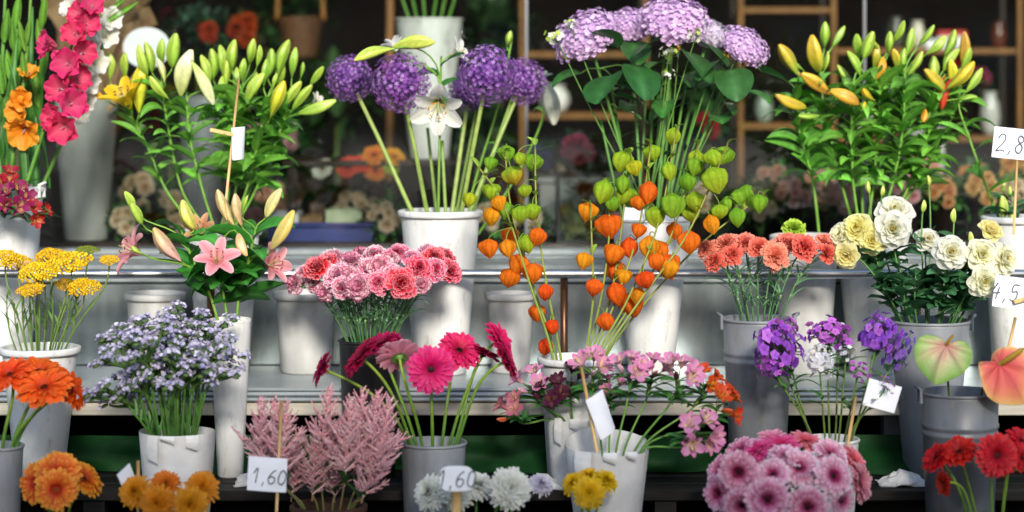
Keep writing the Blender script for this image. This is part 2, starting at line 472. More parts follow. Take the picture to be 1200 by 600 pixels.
@cached
def lily_bud(cols, v):
    """base at origin, tip at +Z 1 ; cols base tip"""
    c0, c1 = hexes(cols); g = G(); k = 18; n = 13
    t = np.linspace(0, 1, n); ph = np.arange(k) * 2 * PI / k
    r = .155 * (np.sin(PI * np.clip(t * .93 + .035, 0, 1) ** (.92 + .13 * v))) ** (.66 + .06 * v) * (1.08 - .07 * v)
    Pt = np.zeros((n, k, 3)); bend = .06 * np.sin(t * PI) * (1 if v % 2 else -1)
    rr = r[:, None] * (1 + .13 * np.cos(3 * ph)[None, :] - .06 * np.cos(6 * ph)[None, :])
    Pt[..., 0] = rr * np.cos(ph) + bend[:, None]; Pt[..., 1] = rr * np.sin(ph); Pt[..., 2] = t[:, None]
    C = lerp(c0, c1, (t ** (.6 + .3 * v))[:, None, None]) * (1 + .2 * np.cos(3 * ph))[None, :, None] * (1 + NR.normal(0, .06, (n, k, 1)))
    C = lerp(C, H('8a5a2a') * .8, np.clip(NR.random((n, k, 1)) - .93, 0, 1) * 6)
    g.grid(Pt[:, ::-1], C[:, ::-1].reshape(-1, 3), closed=True)
    return g.mesh('bud', WAX)

@cached
def lantern(cols, v):
    """papery physalis lantern: top at origin, hangs to -Z ; radius about .5, height 1.15"""
    c0, c1 = hexes(cols); g = G(); k = 30; n = 12
    t = np.linspace(0, 1, n); ph = np.arange(k) * 2 * PI / k
    if v % 3 == 0: r = np.interp(t, [0, .08, .25, .45, .65, .82, .93, 1], [.1, .38, .52, .5, .4, .22, .07, .012])
    elif v % 3 == 1: r = np.interp(t, [0, .06, .2, .42, .65, .85, .95, 1], [.12, .38, .54, .56, .46, .24, .09, .012])
    else: r = np.interp(t, [0, .1, .3, .5, .7, .86, .95, 1], [.08, .32, .47, .47, .37, .2, .08, .012])
    rib = 1 - .2 * (.5 + .5 * np.cos(5 * ph)) ** 2 + .05 * np.cos(10 * ph) + .02 * np.cos(15 * ph + v)
    rr = r[:, None] * lerp(1, rib[None, :], np.sin(PI * t)[:, None] ** .5)
    rr = rr * (1 + .05 * np.sin(3 * ph + v)[None, :])
    Pt = np.zeros((n, k, 3)); Pt[..., 0] = rr * np.cos(ph); Pt[..., 1] = rr * np.sin(ph)
    zz = -1.12 * t - .05 * np.sin(PI * np.clip(t * 6, 0, 1))
    Pt[..., 2] = zz[:, None] + .05 * np.sin(2 * ph + v * 2)[None, :] * np.sin(PI * t)[:, None]
    vein = (.5 + .5 * np.cos(10 * ph)) ** 6
    C = lerp(c0, c1, (t ** 1.3)[:, None, None]) * (1 - .26 * vein)[None, :, None] * (1 + NR.normal(0, .07, (n, k, 1)))
    g.grid(Pt, C.reshape(-1, 3), closed=True)
    return g.mesh('lantern', PAPERY)

@cached
def yarrow_head(cols, v):
    pal = hexes(cols); g = G(); n = 150
    for i in range(n):
        r = math.sqrt((i + .5) / n); a = i * 2.39996
        lob = 1 + .09 * math.sin(a * 3 + v) + .06 * math.sin(a * 5 + 2 * v)
        x, y = r * math.cos(a) * lob, r * math.sin(a) * lob
        z = .34 * (1 - r * r) + .05 * math.sin(7 * x + v) * math.cos(6 * y) + rnd(-.03, .03)
        c = pal[RD.randrange(len(pal))] * rnd(.9, 1.08)
        g.ball((x, y, z), (.085, .085, .06), c, 4, 6, (x * .6, y * .6, 1))
        for k in range(3): g.ball((x + rnd(-.06, .06), y + rnd(-.06, .06), z + .045), .022, c * 1.12, 3, 4)
    for k in range(12):
        a = k * PI / 6; r = .3 + .5 * (k % 2)
        g.tube([(0, 0, -.55), (r * .6 * math.cos(a), r * .6 * math.sin(a), -.15), (r * math.cos(a), r * math.sin(a), .2)], .018, H('6f8648'), 4)
    return g.mesh('flower_head', PET)

def floret_pts(g, pos, d, size, c0, c1, n=5, w=.8, lift=.35, eye=None):
    B = basis(d, rnd(0, 6))
    for k in range(n):
        pt = petal(size * rnd(.9, 1.1), size * w, 4, 3, .5, .25, .03, lift, -.45, .3)
        g.grid(pt @ rz(k * 2 * PI / n).T @ B.T + pos, pcol(4, 3, c0, c1))
    if eye is not None: g.ball(np.asarray(pos) + norm(d) * size * .1, size * .12, eye, 3, 5)

@cached
def phlox_cluster(cols, v, n):
    pal = hexes(cols); g = G(); n = int(n * 1.25)
    for i in range(n):
        z = 1 - 1.5 * (i + .5) / n; r = math.sqrt(max(0, 1 - z * z)); a = i * 2.39996 + v
        d = np.array([r * math.cos(a), r * math.sin(a), z]); rad = rnd(.5, 1.15)
        c = pal[RD.randrange(len(pal))] * rnd(.85, 1.12)
        dd = norm(d + NR.normal(0, .25, 3))
        floret_pts(g, d * rad, dd, .25 * rnd(.8, 1.15), c * .85, c * 1.1, 5, .95, .25, H('8a4aa8') if c[1] < .4 else H('d9d8c0'))
        g.tube([d * rad * .3 - (0, 0, .15), d * rad * .7, d * rad], .02, H('5c6e3c'), 4, False)
    for i in range(n // 3):
        d = norm(NR.normal(0, 1, 3)); g.ball(d * .7, (.04, .04, .12), pal[0] * .6, 4, 5, d)
    for i in range(5):
        a = rnd(0, 6); pt = petal(.8, .2, 5, 3, .5, .8, .02, -.2, -.4, .3)
        g.grid(pt @ rz(a).T - (0, 0, .5), DGRN * rnd(.8, 1.2))
    return g.mesh('flower_head', PET)

@cached
def statice_head(v):
    """spray of small branches carrying one-sided clusters of papery florets; origin at fork, ~1 tall"""
    g = G(); pal = hexes('d6d2e8 c8c2e0 e4e2f0 bcb6da dad5ea f0eef6')
    for b in range(5):
        a = b * 1.257 + rnd(-.3, .3); o = .68 if b else .08
        tip = np.array([o * math.cos(a) * rnd(.7, 1.1), o * math.sin(a) * rnd(.7, 1.1), rnd(.55, 1.0)])
        pts = bez(np.zeros(3), np.array([0, 0, .35]), tip * (.75, .75, .6), tip, 7)
        g.tube(pts, [.05] * 5 + [.04, .03], H('55783a'), 5)
        for k in range(2 + b % 2):
            c0 = tip + NR.normal(0, .14, 3) * (1, 1, .6)
            g.ball(c0 - (0, 0, .03), (.13, .13, .06), H('5f7d49'), 4, 7)
            for m in range(7):
                p = c0 + np.array([rnd(-.17, .17), rnd(-.17, .17), rnd(.0, .09)])
                c = pal[RD.randrange(5)] * rnd(.9, 1.1)
                floret_pts(g, p, norm((p - c0) * 2 + (0, 0, .25)), .1, c * .9, c, 5, 1., .75, H('eceaf2'))
        for k in range(2):
            pt = petal(.3, .06, 4, 3, .5, .8, .02, .8, -.4, .2)
            g.grid(pt @ rz(rnd(0, 6)).T + pts[3], GRN * rnd(.8, 1.1))
    return g.mesh('flower_head', PET)

@cached
def astilbe_plume(cols, v):
    """feathery plume along +Z, height 1"""
    pal = hexes(cols); g = G()
    g.tube([(0, 0, -.1), (.01, 0, .5), (0, .01, .97)], [.014, .011, .006], H('b08a68'), 5)
    def frond(q, d, L, r):
        k = max(5, int(L * 46)); c = pal[RD.randrange(len(pal))]
        pts = np.array([q + d * L * u + np.array([0, 0, .16]) * L * u * u for u in np.linspace(0, 1, k)])
        rad = r * (1 - .72 * np.linspace(0, 1, k)) * (1 + .28 * np.cos(np.arange(k) * PI))
        g.tube(pts, rad, c, 5)
        for i in range(int(L * 320)):
            u = rnd(.05, 1); p = pts[min(k - 1, int(u * (k - 1) + .5))]; dd = norm(NR.normal(0, 1, 3) + d * .7)
            g.tube([p, p + dd * (.016 + .018 * (1 - u))], [.0055, .003], pal[RD.randrange(len(pal))], 3)
        return pts
    n = 30
    for i in range(n):
        t = (i + .5) / n; z = t * .95; a = i * 2.39996
        L = (.46 * (1 - t) ** .8 + .05) * rnd(.75, 1.12)
        d = norm((math.cos(a), math.sin(a), .6 + .5 * t)); q = np.array([0, 0, z])
        pts = frond(q, d, L, .02)
        for m in range(int(L * 13)):
            w = pts[int(len(pts) * (.2 + .14 * m)) % len(pts)]; sd = norm(d + np.array([-d[1], d[0], .25]) * (1.1 if m % 2 else -1.1))
            frond(w, sd, L * .34, .014)
    return g.mesh('plume', PET)

@cached
def alstro_floret(cols, v):
    """cols: main pale throat"""
    cm, cp, ct = hexes(cols); g = G()
    for ring in (0, 1):
        for k in range(3):
            a = k * 2 * PI / 3 + ring * PI / 3
            pt = petal(1.15, .62 if ring == 0 else .4, 7, 5, .75, .3 if ring == 0 else .6, .03, 1.2, -.95 + rnd(-.2, .2), .3)
            s = np.abs(np.linspace(-1, 1, 5))[None, :, None]; u = np.linspace(0, 1, 7)[:, None, None]
            if ring == 0: C = lerp(cp, cm, u ** .8) * (1 - .1 * (1 - s))
            else:
                C = lerp(ct, cm, np.clip((u - .45) * 3, 0, 1)) * np.ones((7, 5, 1))
                fl = (NR.random((7, 5, 1)) > .72) * ((u > .2) & (u < .75)); C = lerp(C, H('5a1424'), fl * .8)
            g.grid(pt @ rz(a).T, (C * np.ones((7, 5, 1))).reshape(-1, 3))
    for k in range(5):
        a = rnd(0, 6); t = np.array([.16 * math.cos(a), .16 * math.sin(a), .85])
        g.tube([(0, 0, .1), t * .6, t], .014, cp, 3); g.ball(t, .035, H('6d5a3a'), 3, 5)
    return g.mesh('bloom', PET)

@cached
def rose_bloom(cols, v, openn):
    """lisianthus / rose: spiral of broad cupped petals. cols: centre mid edge"""
    cc, cm, ce = hexes(cols); g = G()
    layers = [(3, 1.45, .42, .5), (4, 1.32, .55, .62), (5, 1.05, .7, .8), (6, .75, .86, .95), (6, .38, .98, 1.05)]
    for li, (n, lift, L, W) in enumerate(layers):
        for k in range(n):
            a = 2 * PI * (k + rnd(-.2, .2)) / n + li * .7
            lf = lift + rnd(-.1, .1) - (.35 * openn * (li / 4))
            pt = petal(L, W * rnd(.9, 1.1), 8, 9, .55, .12, .03, lf, -.35 - .35 * openn * li / 4 + rnd(-.15, .15), .5, .022, rnd(.9, 1.6), rnd(0, 6))
            pt[..., 0] += .03 + .02 * li
            t = li / 4.
            b = lerp(cc, cm, min(1, t * 1.4)); f = rnd(.94, 1.04)
            g.grid(pt @ rz(a).T - (0, 0, .22), pcol(8, 9, lerp(b, cc, .4) * f, b * f, lerp(cm, ce, .6) * f, .7, 4, .15))
    g.ball((0, 0, .0), (.12, .12, .16), cc, 6, 8)
    for k in range(8):
        a = rnd(0, 6); g.tube([(0, 0, 0), (.09 * math.cos(a), .09 * math.sin(a), .27)], [.02, .028], H('c9b23c'), 4)
    for k in range(5):
        pt = petal(.5, .09, 4, 3, .4, .8, .02, -.1, -.3, .2)
        g.grid(pt @ rz(k * 1.257).T - (0, 0, .25), GRN)
    return g.mesh('bloom', SOFT)

@cached
def glad_floret(cols, v):
    cb, cm, ce = hexes(cols); g = G()
    for ring in (0, 1):
        for k in range(3):
            a = k * 2 * PI / 3 + ring * PI / 3 + rnd(-.1, .1)
            pt = petal(1.2, 1.0 if ring == 0 else .85, 8, 9, .6, .2, .03, 1.2, -1.0 + rnd(-.3, .3), .2, .1, rnd(1.5, 2.5), rnd(0, 6))
            f = rnd(.9, 1.08)
            g.grid(pt @ rz(a).T, pcol(8, 9, cb * f, cm * f, ce * f, .5, 5, .2))
    for k in range(3): g.tube([(0, 0, .1), (.05 * k - .05, .04, .6)], .02, H('e9d7e0'), 4)
    return g.mesh('bloom', PET)

@cached
def anthurium_spathe(kind):
    g = G(); nu, nv = 21, 97
    r = np.linspace(0, 1, nu); th = np.linspace(-PI, PI, nv)
    # heart outline, tip at +X
    rad = 1.0 * (.62 + .26 * np.cos(th) + .06 * np.cos(2 * th)) + .2 * np.exp(-(np.abs(th) / .2) ** 1.3) - .22 * np.exp(-((np.abs(th) - PI) / .35) ** 2)
    X = r[:, None] * rad * np.cos(th); Y = r[:, None] * rad * np.sin(th) * 1.3
    vein = np.cos(8 * th)
    Z = .2 * r[:, None] ** 2 * np.cos(2 * th) * -1 + .03 * vein * np.sin(PI * r[:, None]) + .012 * np.cos(17 * th) * r[:, None] - .10 * r[:, None] ** 3 * (th[None, :] * 0 + 1) + .05 * np.sin(3 * th) * r[:, None] ** 2
    Pt = np.stack([X, Y, Z], -1)
    rr = r[:, None, None]; vv = (.5 + .5 * np.cos(8 * th))[None, :, None]; vn = (.5 + .5 * np.cos(8 * th[None, :] + .5 * r[:, None] * np.sign(th)[None, :]))[..., None] ** 14
    if kind == 'green':
        C = lerp(H('d98a93'), H('dbd9a8'), np.clip(rr * 1.7, 0, 1)) * np.ones((nu, nv, 1)); C = lerp(C, H('94bd5c'), np.clip((rr - .45) * 1.9, 0, 1))
        C = lerp(C, H('b8606e'), (1 - rr) * vv * .8); C = lerp(C, H('7ba446'), np.clip((rr - .86) * 6, 0, 1) * .5); C = lerp(C, H('7fa850'), (NR.random((nu, nv, 1)) - .3) * .25)
    else:
        C = lerp(H('e0585a'), H('f08c7c'), rr) * np.ones((nu, nv, 1)); C = lerp(C, H('f2b06c'), np.clip((rr - .55) * 1.8, 0, 1) * (.6 + .4 * np.sin(th + 1.2)[None, :, None]))
        C = lerp(C, H('f0dc86'), np.clip((rr - .8) * 4, 0, 1) * .7); C = lerp(C, H('c22f3c'), (1 - rr) * vv * .5)
    C = lerp(C, H('e9dcae') if kind == 'green' else H('b02838'), vn * .55 * (1 - rr * .6))
    g.grid(Pt, C.reshape(-1, 3))
    # rolled back face gives it thickness
    P2 = Pt.copy(); P2[..., 2] -= .018; g.grid(P2[:, ::-1], (C * .9)[:, ::-1].reshape(-1, 3))
    g.grid(np.stack([Pt[-1], P2[-1]], 0), np.concatenate([C[-1], C[-1]]))
    return g.mesh('spathe', PET)
@cached
def anthurium_spadix(cols):
    c0, c1 = hexes(cols); g = G()
    pts = bez(np.array([0, 0, 0.]), np.array([.0, 0, .3]), np.array([.05, 0, .5]), np.array([.12, 0, .8]), 10)
    g.tube(pts, np.array([.06, .075, .08, .08, .078, .074, .07, .062, .05, .025]), lerp(c0, c1, np.linspace(0, 1, 10)[:, None]), 10)
    for i in range(90):
        t = rnd(.05, .93); k = t * 9; i0 = int(k); p = lerp(pts[i0], pts[min(9, i0 + 1)], k - i0); a = rnd(0, 6.28)
        g.ball(p + .068 * np.array([math.cos(a), math.sin(a), 0]), .016, lerp(c0, c1, t) * rnd(.85, 1.15), 3, 5)
    return g.mesh('spadix', WAX)

def leaf_into(g, pos, d, L, W, c, up=(0, 0, 1), bend=-.7, lift=.35, fold=.35, nu=8, spin=None, p=.55, q=.75, ruf=.0):
    """leaf blade growing from pos along horizontal-ish direction d"""
    d = np.asarray(d, float); a = math.atan2(d[1], d[0]); el = math.atan2(d[2], math.hypot(d[0], d[1]))
    pt = petal(L, W, nu, 5, p, q, .015, el + lift, bend, fold, ruf, 2, rnd(0, 6))
    if spin: # roll about its axis
        c_, s_ = math.cos(spin), math.sin(spin); y, z = pt[..., 1].copy(), pt[..., 2].copy()
        pt[..., 1] = y
        mid = z[:, 2:3]; dz = z - mid
        pt[..., 1] = y * c_ - dz * s_; pt[..., 2] = mid + y * s_ + dz * c_
    s = np.abs(np.linspace(-1, 1, 5))[None, :, None]; u = np.linspace(0, 1, nu)[:, None, None]
    C = lerp(np.asarray(c) * 1.45 + .01, c, np.clip(s * 3, 0, 1)) * (.92 + .15 * u)
    g.grid(pt @ rz(a).T + np.asarray(pos), (C * np.ones((nu, 5, 1))).reshape(-1, 3))
# ================================================================ the place
ZSILL, ZSHELF, ZSTEP, ZLEDGE = ZC - .59, .395, .143, ZC - .56
# --- ground
def groundmat():
    m, nt, out = newmat('paving'); L = nt.links.new
    tc = nd(nt, 'ShaderNodeTexCoord')
    br = nd(nt, 'ShaderNodeTexBrick', Scale=1.0); br.inputs['Color1'].default_value = (.06, .06, .062, 1); br.inputs['Color2'].default_value = (.075, .073, .07, 1)
    br.inputs['Mortar'].default_value = (.03, .03, .03, 1); br.inputs['Mortar Size'].default_value = .012
    br.inputs['Brick Width'].default_value = .6; br.inputs['Row Height'].default_value = .4
    L(tc.outputs['Object'], br.inputs['Vector'])
    nz = nd(nt, 'ShaderNodeTexNoise', Scale=9., Detail=8.); L(tc.outputs['Object'], nz.inputs['Vector'])
    mx = nd(nt, 'ShaderNodeMixRGB', blend_type='OVERLAY', Fac=.6); L(br.outputs['Color'], mx.inputs[1]); L(nz.outputs['Fac'], mx.inputs[2])
    b = nd(nt, 'ShaderNodeBsdfPrincipled', Roughness=.85); L(mx.outputs[0], b.inputs['Base Color']); L(b.outputs[0], out.inputs[0])
    return m
g = G(); g.grid(np.array([[[-60, -60, 0], [60, -60, 0]], [[-60, 60, 0], [60, 60, 0]]], float)[:, ::-1].transpose(1, 0, 2), (.07, .07, .07))
struct('ground', g, surface('grey_plaza', H('4a4844'), H('66625c'), .8, 0, 1.5, bump=.2, bscale=40.))
g = G(); g.grid(np.array([[[-60, 4.2, .004], [-60, 7.3, .004]], [[60, 4.2, .004], [60, 7.3, .004]]], float), (.07, .07, .07)); struct('pavement', g, groundmat())
g = G(); g.grid(np.array([[[-60, -9.5, .004], [60, -9.5, .004]], [[-60, -6.0, .004], [60, -6.0, .004]]], float)[:, ::-1].transpose(1, 0, 2), (.05, .05, .05))
struct('road', g, surface('asphalt', H('3c3c3d'), H('525150'), .9, 0, 30., bump=.4, bscale=200.))

# --- low building over the road, out of view far behind the camera
EAVE = dict(y=-45.0, z=EAVEZ)
def opposite():
    t = thing('opposite_building', 'low dark brick building across the road from the stall', 'building', (0, -46, 0))
    org = (0, -46, 0); y1 = EAVE['y']
    g = G(); g.box((-30, y1 - 8, 0), (30, y1, EAVE['z'] - .12), (1, 1, 1)); part('wall', g, surface('dark_brick', H('4a3028'), H('644238'), .85, 0, 3., bump=.2), t, org, False)
    g = G(); g.box((-30.1, y1 - 8.1, EAVE['z'] - .115), (30.1, y1 + .15, EAVE['z']), (1, 1, 1)); part('roof_slab', g, DWOOD, t, org, False)
    for i in range(-5, 6):
        g = G(); g.box((i * 2.6 - .7, y1 + .003, 1.0), (i * 2.6 + .7, y1 + .05, 2.9), (1, 1, 1)); part('window', g, GREYD, t, org, False)
opposite()
# --- unseen awning added above the camera: keeps the low sun off the stall foot
def added_shade_awning():
    t = thing('added_shade_awning', 'striped canvas awning on poles, added out of view to shade the stall foot', 'awning', (0, 0, 0)); z, y0, y1 = AWZ, -1.5, 1.25
    g = G(); n = 25; xs = np.linspace(-4.5, 4.5, 61)
    Pt = np.zeros((n, 61, 3)); Pt[..., 0] = xs; Pt[..., 1] = np.linspace(y0, y1, n)[:, None]
    Pt[..., 2] = z - .02 * np.abs(np.sin(xs * PI / 1.5))[None, :] * np.sin(np.linspace(0, PI, n))[:, None]
    C = np.where((np.arange(61) // 2 % 2 == 0)[None, :, None], H('d8d4c8'), H('3c5a44')) * np.ones((n, 1, 1))
    g.grid(Pt, C.reshape(-1, 3)); P2 = Pt.copy(); P2[..., 2] -= .004; g.grid(P2[:, ::-1], C[:, ::-1].reshape(-1, 3)); obj('canvas', g.mesh('canvas', PLAIN), t)
    g = G(); V = np.stack([Pt[-1], Pt[-1] - (0, 0, .08), Pt[-1] - (0, 0, .16)]); V[2, ::2, 2] += .02; g.grid(V, np.concatenate([C[-1]] * 3)); V2 = V.copy(); V2[..., 1] -= .004; g.grid(V2[:, ::-1], np.concatenate([C[-1][::-1]] * 3)); obj('valance', g.mesh('valance', PLAIN), t)
    for x in (-4.4, 4.4):
        for y in (y0 + .05, y1 - .05):
            g = G(); g.tube([(x, y, 0), (x, y, z * .5), (x, y, z - .03)], .025, (1, 1, 1), 12); obj('pole', g.mesh('pole', ALU), t)
    for y in (y0 + .05, y1 - .05):
        g = G(); g.tube([(-4.4, y, z - .045), (0, y, z - .045), (4.4, y, z - .045)], .02, (1, 1, 1), 10); obj('crossbar', g.mesh('crossbar', ALU), t)
added_shade_awning()
# --- unseen trees added beyond the plaza for the shop glass to reflect
def reflection_tree(x, y, h, label, seed):
    rr = random.Random(seed); t = thing('reflection_tree', label, 'tree', (x, y, 0), 'unseen trees added for the glass to reflect'); g = G()
    pts = smooth_path([(0, 0, 0), (.05, .03, h * .3), (-.04, 0, h * .6), (.02, 0, h * .9)], 10); g.tube(pts, np.linspace(.16, .04, 10), H('4a3a2c'), 9)
    cl = []
    for k in range(9):
        a = k * 2.4; z = h * (.42 + .05 * k); e = np.array([math.cos(a) * h * .22, math.sin(a) * h * .22, z + h * .12]); g.tube(bez(np.array([0, 0, z - h * .1]), np.array([0, 0, z]), e * (.6, .6, 1), e, 6), np.linspace(.06, .02, 6), H('4a3a2c'), 6); cl.append(e)
    obj('trunk', g.mesh('trunk', STEM), t); g = G()
    for e in cl:
        for k in range(110):
            d = NR.normal(0, 1, 3); p_ = e + d * h * .085; leaf_into_(g, p_, d)
    obj('crown', g.mesh('crown', LEAF), t)
def leaf_into_(g, p_, d):
    a, b = NR.normal(0, .09, 3), NR.normal(0, .09, 3); c = H('3f6a2a') * RD.uniform(.6, 1.4)
    g.add([p_ - a, p_ + b, p_ + a, p_ - b], c, quads=[[0, 1, 2, 3]])
for i, (x, y, h) in enumerate([(-7, -15, 6), (-2.6, -17, 6.6), (1.8, -14, 5.6), (5.2, -18, 6.8), (9, -15, 6)]):
    reflection_tree(x, y, h, 'leafy tree added out of view for the glass to reflect, ' + places([-7, -2.6, 1.8, 5.2, 9])[i], i)

# --- shop room behind the glass
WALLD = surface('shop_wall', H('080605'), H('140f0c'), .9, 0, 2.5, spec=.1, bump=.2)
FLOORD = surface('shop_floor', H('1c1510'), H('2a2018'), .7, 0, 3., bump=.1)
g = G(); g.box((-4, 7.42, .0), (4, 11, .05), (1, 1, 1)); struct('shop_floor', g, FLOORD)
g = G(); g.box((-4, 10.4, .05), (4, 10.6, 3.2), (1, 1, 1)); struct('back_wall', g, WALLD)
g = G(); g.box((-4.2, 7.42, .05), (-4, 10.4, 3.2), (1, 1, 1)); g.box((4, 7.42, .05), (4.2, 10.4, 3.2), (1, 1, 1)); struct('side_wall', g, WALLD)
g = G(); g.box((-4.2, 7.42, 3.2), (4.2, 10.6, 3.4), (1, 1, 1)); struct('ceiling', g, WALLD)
# --- window: stone sill, glass panes, thin aluminium joints, head
w = thing('shop_window', 'wide shop window of joined glass panes above a grey metal sill', 'window', (0, 7.4, ZSILL)); wo = (0, 7.4, ZSILL)
XJ = [-4.0, -2.31] + [ (x - 600) / FOC * 7.4 for x in (-60, 617, 1013)] + [2.9, 4.0]
for a, b in zip(XJ[:-1], XJ[1:]):
    g = G(); g.box((a + .006, 7.397, ZSILL + .022), (b - .006, 7.403, 3.1), (1, 1, 1)); part('pane', g, GLASS, w, wo, False)
for x in XJ[1:-1]:
    g = G(); g.box((x - .0055, 7.394, ZSILL + .022), (x + .0055, 7.406, 3.1), (1, 1, 1)); part('joint_strip', g, GREYD, w, wo, False)
g = G(); g.box((-4.2, 7.36, 3.1), (4.2, 7.44, 3.4), (1, 1, 1)); part('head_rail', g, ALU, w, wo, False)
g = G()
g.box((-4, 6.95, ZSILL - .03), (4, 7.41, ZSILL), (1, 1, 1), bev=.004)
g.box((-4, 6.96, ZSILL - .055), (4, 7.1, ZSILL - .033), (1, 1, 1), bev=.003)
g.box((-4, 7.33, ZSILL + .001), (4, 7.42, ZSILL + .02), (1, 1, 1), bev=.003)
g.box((-4, 7.17, ZSILL + .0015), (4, 7.2, ZSILL + .008), (1, 1, 1), bev=.002)
part('sill', g, STONE, w, wo, False)
# --- display floor inside the window, two interior shelves
g = G(); g.box((-3.9, 7.45, ZLEDGE - .03), (3.9, 8.35, ZLEDGE), (1, 1, 1), bev=.004)
solo('display_counter', g, DWOOD, 'dark wooden display counter running along inside the window', 'counter', smooth=False)

# --- display rack
rk = thing('display_rack', 'stepped stainless steel flower rack with a front rail below the window', 'rack', (0, 6.7, ZSHELF)); ro = (0, 6.7, ZSHELF)
g = G()
g.box((-4, 6.45, ZSHELF - .01), (4, 6.95, ZSHELF), (1, 1, 1), bev=.004)
g.box((-4, 6.44, ZSHELF - .024), (4, 6.48, ZSHELF - .0115), (1, 1, 1), bev=.006)
g.box((-4, 6.435, ZSHELF - .038), (4, 6.48, ZSHELF - .0265), (1, 1, 1), bev=.004)
part('shelf', g, STEELB, rk, ro, False)
g = G(); g.box((-4, 6.45, ZSHELF - .080), (4, 6.475, ZSHELF - .0405), (1, 1, 1), bev=.003); part('fascia', g, surface('worn_steel_fascia', H('b0ab9e'), H('cfc9ba'), .4, .2, 3., (.6, 1, 12), .5, .05), rk, ro, False)
g = G()
for xa in (-4., -1.9, 1.75): g.box((xa + .001, 6.955, ZSHELF + .002), (xa + {-4.: 2.099, -1.9: 3.649, 1.75: 2.25}[xa], 6.968, ZSILL - .06), (1, 1, 1), bev=.002)
part('back_panel', g, PANEL, rk, ro, False)
zr = ZC - 231 / FOC * 6.62
g = G(); g.tube([(-4, 6.62, zr), (0, 6.62, zr), (4, 6.62, zr)], .0145, (1, 1, 1), 20); part('rail', g, STEELR, rk, ro)
for px in (-167, 247, 661, 1075, 1490):
    x = (px - 600) / FOC * 6.62
    g = G(); g.tube([(x, 6.62, ZSHELF + .001), (x, 6.62, zr - .05), (x, 6.62, zr - .0146)], .0115, (1, 1, 1), 14)
    g.lathe([(.001, ZSHELF + .012), (.024, ZSHELF + .011), (.026, ZSHELF + .001)], (1, 1, 1), 16, (x, 6.62, 0)); part('post', g, RUST, rk, ro)
for x in (-2.5, -1.0, 1.1, 2.6):
    g = G(); g.box((x, 6.56, ZSTEP + .001), (x + .05, 6.62, ZSHELF - .011), (1, 1, 1)); part('leg', g, GREYD, rk, ro, False)
# --- wall below the sill
g = G(); g.box((-4.2, 6.972, 0), (4.2, 7.40, ZSILL - .058), (1, 1, 1)); struct('wall', g, WALLD)
# --- green cloth hung under the rack
nx, nz = 150, 14; g = G()
Pt = np.zeros((nz, nx, 3)); xs = np.linspace(-3, 3, nx)
for i in range(nz):
    t = i / (nz - 1)
    Pt[i, :, 0] = xs; Pt[i, :, 2] = lerp(.246, ZSTEP + .004, t)
    Pt[i, :, 1] = 6.52 + .03 * np.sin(xs * 7 + 3.5 * t) * (t + .3) + .016 * np.sin(xs * 19 - 5 * t) * (t + .2) - .06 * t
g.grid(Pt, (1, 1, 1)); P2 = Pt.copy(); P2[..., 1] += .004; g.grid(P2[:, ::-1], (1, 1, 1))
solo('green_cloth', g, GREENC, 'dark green cloth hanging in folds below the steel shelf', 'cloth')
g = G()
for x0 in np.arange(-2.6, 2.6, .003 + .6):
    pass
for k, yy in enumerate(np.arange(6.2, 6.9, .118)):
    g.box((-2.8, yy, ZSTEP - .03), (2.8, yy + .11, ZSTEP), (1, 1, 1), bev=.004)
for x in (-2.7, -1.2, .4, 1.8, 2.6): g.box((x, 6.21, 0), (x + .06, 6.88, ZSTEP - .031), (1, 1, 1))
solo('low_platform', g, BLACKW, 'low black slatted wooden platform on the pavement', 'platform', smooth=False)

# ---------------------------------------------------------------- buckets
BUCK = {}
def bucket(key, px, rim, Y, wt, zb, wb, mat, label, name='flower_bucket', group='flower buckets on the stall', style='lip', cat='bucket'):
    c = P(px, rim, Y); r1 = S(wt, Y) / 2; zt = c[2]; r0 = S(wb, Y - .0) / 2; h = zt - zb
    c0 = np.array([c[0], c[1], zb]); t = thing(name, label, cat, c0, group)
    def rad(z): return lerp(r0, r1, np.clip(z / h, 0, 1))
    th = .0035
    prof = [(.001, .0)] + [(rad(0) - .004, .0), (rad(.006) , .006)]
    if style == 'rings':
        for f in (.74, .79):
            z = f * h; prof += [(rad(z - .008), z - .008), (rad(z) + .0035, z - .004), (rad(z) + .0035, z + .004), (rad(z + .008), z + .008)]
    else:
        prof += [(rad(h * f), h * f) for f in (.3, .6, .85)]
    lip = .0 if style == 'plain' else (.006 if style == 'lip' else .003)
    prof += [(rad(h) - .0005, h - .012)]
    inn = [(rad(h) - .001, h), (rad(h) - th, h - .001), (rad(h * .8) - th, h * .8), (rad(h * .5) - th, h * .5), (rad(.02) - th, .02), (.001, .02)]
    g = G(); g.lathe([(r, z) for r, z in prof] + inn, (1, 1, 1), 44); obj('body', g.mesh('body', mat), t)
    g = G()
    R1 = rad(h)
    if style == 'lip': pr = [(R1 + .0005, h - .016), (R1 + lip, h - .018), (R1 + lip + .002, h - .012), (R1 + lip + .003, h - .003), (R1 + lip + .001, h + .001), (R1 - .001, h + .003), (R1 - .004, h + .001), (R1 - .004, h - .004)]
    else: pr = [(R1 + .0005, h - .007), (R1 + lip, h - .006), (R1 + lip + .001, h - .001), (R1 + lip - .001, h + .002), (R1 - .002, h + .002), (R1 - .004, h - .003)]
    g.lathe(pr, (1, 1, 1), 44); obj('rim', g.mesh('rim', mat), t)
    g = G(); g.lathe([(rad(h * .62) - .005, h * .62), (.001, h * .62)], H('1c231c'), 24); obj('water', g.mesh('water', WAX), t)
    BUCK[key] = dict(c=c, r=R1 - .008, root=t, h=h); return BUCK[key]
